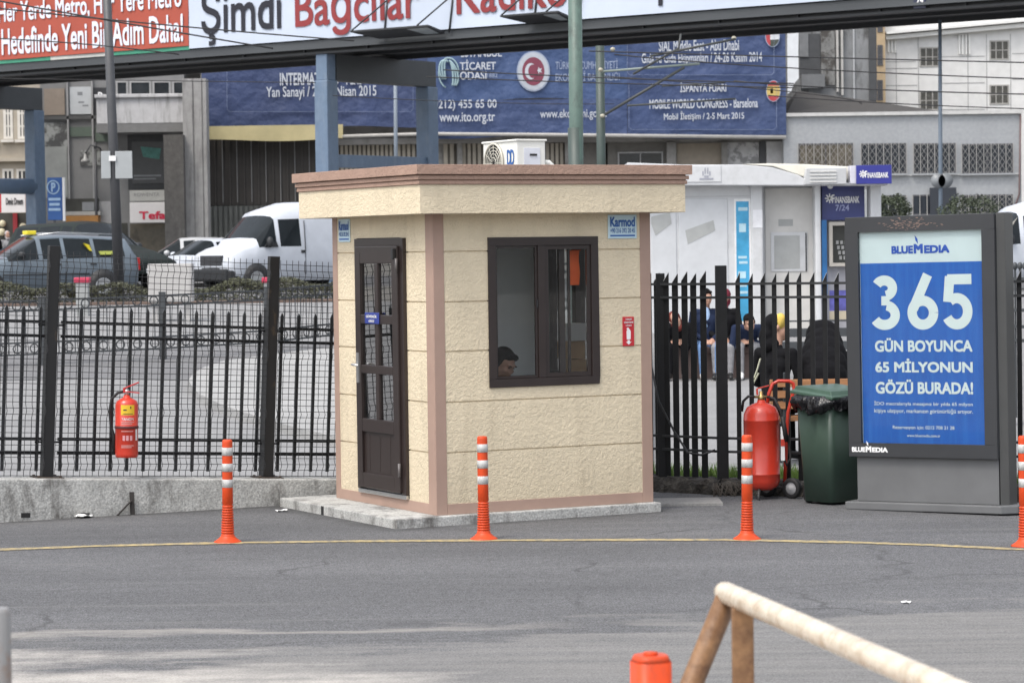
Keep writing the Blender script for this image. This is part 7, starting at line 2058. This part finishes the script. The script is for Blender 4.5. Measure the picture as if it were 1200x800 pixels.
for k in range(3):
    for q in (-1, 1):
        pts = [c + V3(q * (.28 - .09 * k) * math.cos(a) * (1 if True else 0) + q * .05, -.01, .42 * math.sin(a) - .18 * q * math.cos(a * 1.0)) for a in [-.9 + 2.6 * i / 10 for i in range(11)]]
        mb.tube(pts, .035, 5)
mb.tube([c + V3(.36 * math.cos(2 * math.pi * i / 20), -.008, .54 * math.sin(2 * math.pi * i / 20)) for i in range(15)], .03, 5)
mb.build('chamber_emblem', M('emblem_teal', (.30, .42, .45), rough=.6), nb)
for (px, py, cols, nm) in ((905, 43, None, 'uae'), (906, 107, None, 'es')):
    fo = disc(nb, 'round_flag', LF, px, py, 8.6, 12.6, TY - .002)
    c = P(px, py, NY); rx, rz_ = 7.8 * sc, 11.8 * sc
    def slice_(nm2, mat, x0, x1, z0_, z1_):
        pts = []
        for k in range(48):
            a = 2 * math.pi * k / 48
            pts.append((c.x + min(max(rx * math.cos(a), x0 * rx), x1 * rx), c.z + min(max(rz_ * math.sin(a), z0_ * rz_), z1_ * rz_)))
        mb = MB(); vs = [(x, TY - .008, z) for x, z in pts] + [(c.x + (x0 + x1) / 2 * rx, TY - .008, c.z + (z0_ + z1_) / 2 * rz_)]
        mb.add(vs, [(k, (k + 1) % 48, 48) for k in range(48)]); mb.build(nm2, mat, fo)
    if nm == 'uae':
        slice_('stripe', M('flag_red', (.40, .05, .06), rough=.6), -1, -.35, -1, 1); slice_('stripe', M('flag_green', (.10, .2, .14), rough=.6), -.35, 1, .33, 1); slice_('stripe', M('flag_white', (.58, .6, .63), rough=.6), -.35, 1, -.33, .33); slice_('stripe', M('flag_black', (.05, .06, .05), rough=.6), -.35, 1, -1, -.33)
    else:
        slice_('stripe', M('flag_red', (.40, .05, .06)), -1, 1, .5, 1); slice_('stripe', M('flag_red', (.40, .05, .06)), -1, 1, -1, -.5); slice_('stripe', M('flag_gold', (.52, .38, .12), rough=.6), -1, 1, -.5, .5)
        slice_('stripe', M('flag_crest', (.3, .12, .07), rough=.6), -.45, -.05, -.25, .25)
tw = thing('torn_sheet', 'torn white sheet hanging at the right edge of the blue banner', 'sheet', (P(929, 70, NY).x, NY, P(929, 112, NY).z))
mb = MB(); mb.prism([(P(a, b_, NY).x, P(a, b_, NY).z) for a, b_ in ((922.5, 30), (936, 30), (935.5, 60), (936, 92), (930, 99), (927, 108), (923, 110))], NY, NY + .03); mb.build('cloth', M('torn_white', (.62, .64, .66), rough=.7, var=.1, vs=2), tw)
# D: grey building with grilled windows
DY = 96.8
GREYB = M('grey_paint_wall', (.32, .335, .35), rough=.85, var=.06, vs=.6, speck=.06, sps=8)
bg2 = building('grey_building', 'low pale grey building with window grilles on the right', 919, 133, 1197, DY, 12, GREYB)
strip(bg2, 'parapet', M('parapet_light', (.5, .5, .49), rough=.7), 917, 131, 1198, 135, DY, .12, .3)
mb = MB(); a = P(921, 133, DY + 1); b_ = P(945, 101, DY + 4); c = P(1105, 132, DY + 1); d_ = P(1012, 115, DY + 6)
mb.add([(a.x, DY + .5, a.z), (c.x, DY + .5, c.z), (d_.x, DY + 7, d_.z), (b_.x, DY + 7, b_.z), (a.x, DY + 7.2, a.z), (c.x, DY + 7.2, c.z)], [(0, 1, 2, 3), (0, 3, 4), (1, 5, 2), (3, 2, 5, 4), (0, 4, 5, 1)])
mb.build('roof', M('roof_tile_brown', (.045, .041, .038), rough=.9, var=.3, vs=3, stretch=(1, 5, 5)), bg2)
GRL = M('grille_pale', (.34, .335, .32), rough=.6); GRD = M('window_navy', (.018, .024, .034), rough=.3, var=.3, vs=1)
def grille(a, b_, c, d, Y, dark=GRD, dia=True):
    w_ = win(bg2, a, b_, c, d, Y, .05, fm=M('frame_dark', (.10, .10, .11), rough=.5), cols=2, glassm=dark)
    x0, x1, z0_, z1_ = span(a, b_, c, d, Y)
    mb = MB(); n = int((x1 - x0) / .25)
    for k in range(n + 1):
        x = x0 + (x1 - x0) * k / n
        mb.box(x - .012, x + .012, Y - .10, Y - .076, z0_, z1_)
        if dia and k < n:
            xm = x + (x1 - x0) / n / 2; m_ = 4
            for j in range(m_):
                za = z0_ + (z1_ - z0_) * j / m_; zb2 = z0_ + (z1_ - z0_) * (j + 1) / m_; zm = (za + zb2) / 2; hw = (x1 - x0) / n * .36
                for (p, q) in (((xm, za), (xm + hw, zm)), ((xm + hw, zm), (xm, zb2)), ((xm, zb2), (xm - hw, zm)), ((xm - hw, zm), (xm, za))):
                    mb.bar(V3(p[0], Y - .075, p[1]), V3(q[0], Y - .075, q[1]), .011, .011, up=(0, 1, 0))
    mb.build('grille', GRL, w_)
    strip(bg2, 'window_sill', GREYB, a - 1.5, d + .3, c + 1.5, d + 2.2, Y, .16, 0)
grille(935, 168, 1000, 203.5, DY, M('window_warm', (.12, .105, .08), rough=.3, var=.4, vs=1.5)); grille(1008.5, 168, 1062, 203.5, DY); grille(1070, 168, 1120, 203, DY); grille(1126.5, 168.5, 1187, 203, DY)
grille(1069, 228, 1120, 252, DY, dia=False); grille(1126, 228, 1187, 252, DY); grille(1030, 229, 1062, 262, DY, dia=False)
strip(bg2, 'band', M('band_pale', (.43, .44, .44), rough=.8), 919, 204.8, 1196, 206.2, DY, .05)
dd_ = strip(bg2, 'door', M('door_navy', (.025, .03, .04), rough=.5), 1089, 220, 1120, 256, DY, .16, -.10); 
pp = thing('drain_pipe', 'thin dark drain pipe on the right corner of the grey building', 'pipe', (P(1193, 250, DY).x, DY, 1.1)); mb = MB(); mb.tube([P(1196, 134, DY - .06), P(1194.5, 228, DY - .06), P(1190, 240, DY - .06), P(1190, 300, DY - .06)], .035, 6); mb.build('tube', M('pipe_dark', (.12, .08, .08), rough=.6), pp)
# E: dark ruin
bE = building('derelict_building', 'dark grey derelict building with broken openings behind the grey building', 933, -40, 1027, 110, 10, blotch('ruin_grey', (.20, .205, .21), (.07, .07, .068), .9, .5, .62, (1, 1, .4), rough=.9, var=.2, vs=.8))
strip(bE, 'opening', dkr, 937, 40, 961, 92, 110, .05); strip(bE, 'grey_panel', M('ruin_panel', (.15, .155, .16), rough=.8, var=.15), 936.5, 38, 947, 68, 110, .09, -.051)
strip(bE, 'white_pipe', M('pipe_pale', (.40, .39, .37)), 979.5, 30, 982, 108, 110, .2); strip(bE, 'white_pipe', M('pipe_pale', (.40, .39, .37)), 985, 30, 987.5, 112, 110, .2)
strip(bE, 'debris_band', blotch('broken_brick', (.18, .18, .175), (.06, .055, .05), 2.2, .45, .55, rough=.9, var=.3), 962, 36, 978, 100, 110, .12)
strip(bE, 'dark_edge', dkr, 1018, 20, 1027, 118, 110, .10); strip(bE, 'ledge', M('ruin_panel', (.15, .155, .16)), 938, 88, 965, 104, 110, .5)
strip(bE, 'seam', M('seam_pale', (.36, .37, .38), rough=.8), 999.5, 34, 1001.5, 116, 110, .06)
# G: ochre sliver
bG = building('ochre_building', 'narrow ochre building strip with small windows left of the tall white building', 1022, -40, 1038, 121.4, 8, M('ochre_wall', (.50, .38, .24), rough=.85, var=.1))
for (b_, d) in ((30, 38), (53, 77), (94, 118)): win(bG, 1028, b_, 1034.5, d, 121.4, .07, fm=M('frame_dark', (.10, .10, .11)), cols=2, rows=2)
# F: tall white building
FY = 122.0
WHB = M('white_stone_wall', (.66, .66, .65), rough=.8, var=.06, vs=.4, speck=.05, sps=3)
bF = building('white_building', 'tall white stone building with small paned windows at the upper right', 1037, -60, 1290, FY, 18, WHB)
FT = M('white_trim', (.72, .72, .70), rough=.8, var=.05); FL = M('wall_joint', (.33, .33, .33), rough=.9)
a, b_ = P(1037, 45, FY), P(1290, 22, FY)
mb = MB(); mb.bar(V3(a.x, FY - .15, a.z), V3(b_.x, FY - .15, b_.z), .35, .18); mb.bar(V3(a.x, FY - .25, a.z + .2), V3(b_.x, FY - .25, b_.z + .2), .55, .12); mb.build('cornice', FT, bF)
WF = M('window_frame_grey', (.36, .35, .33), rough=.6)
for (x_, ys_) in ((1089, (67, 118)), (1171, (59, 111)), (1253, (52, 104))):
    for y_ in ys_:
        win(bF, x_ - 11.5, y_ - 11.5, x_ + 11.5, y_ + 11.5, FY, .06, fm=WF, cols=3, rows=2, glassm=M('window_olive', (.07, .068, .06), rough=.25, var=.3))
mb = MB()
for x_ in (1050, 1076, 1134, 1156, 1184): fbox(mb, x_, 40, x_ + .8, 160, FY, .012, -.002)
for (y_, a, c) in ((72, 1038, 1073), (80, 1038, 1075), (100, 1038, 1075), (66, 1104, 1154), (97, 1104, 1154), (62, 1186, 1290), (92, 1186, 1290), (128, 1104, 1154)): fbox(mb, a, y_, c, y_ + .9, FY, .012, -.0025)
mb.build('wall_joint', FL, bF)
for x0_ in (1040, 1044, 1048, 1123, 1127, 1131, 1135): mb = MB(); fbox(mb, x0_, 46 if x0_ < 1100 else 41, x0_ + 1.8, 62 if x0_ < 1100 else 64, FY, .10, 0); mb.build('fluting', FT, bF)
# distant row closing the view beyond
br_ = building('long_building', 'plain grey building block far behind the banner hall', -420, -60, 940, 150, 12, M('far_grey', (.25, .25, .26), rough=.9, var=.1, vs=.3))
br2 = building('long_building', 'plain pale building block far behind the tall white building', 1280, 60, 1750, 150, 12, M('far_pale', (.4, .4, .39), rough=.9, var=.1, vs=.3))
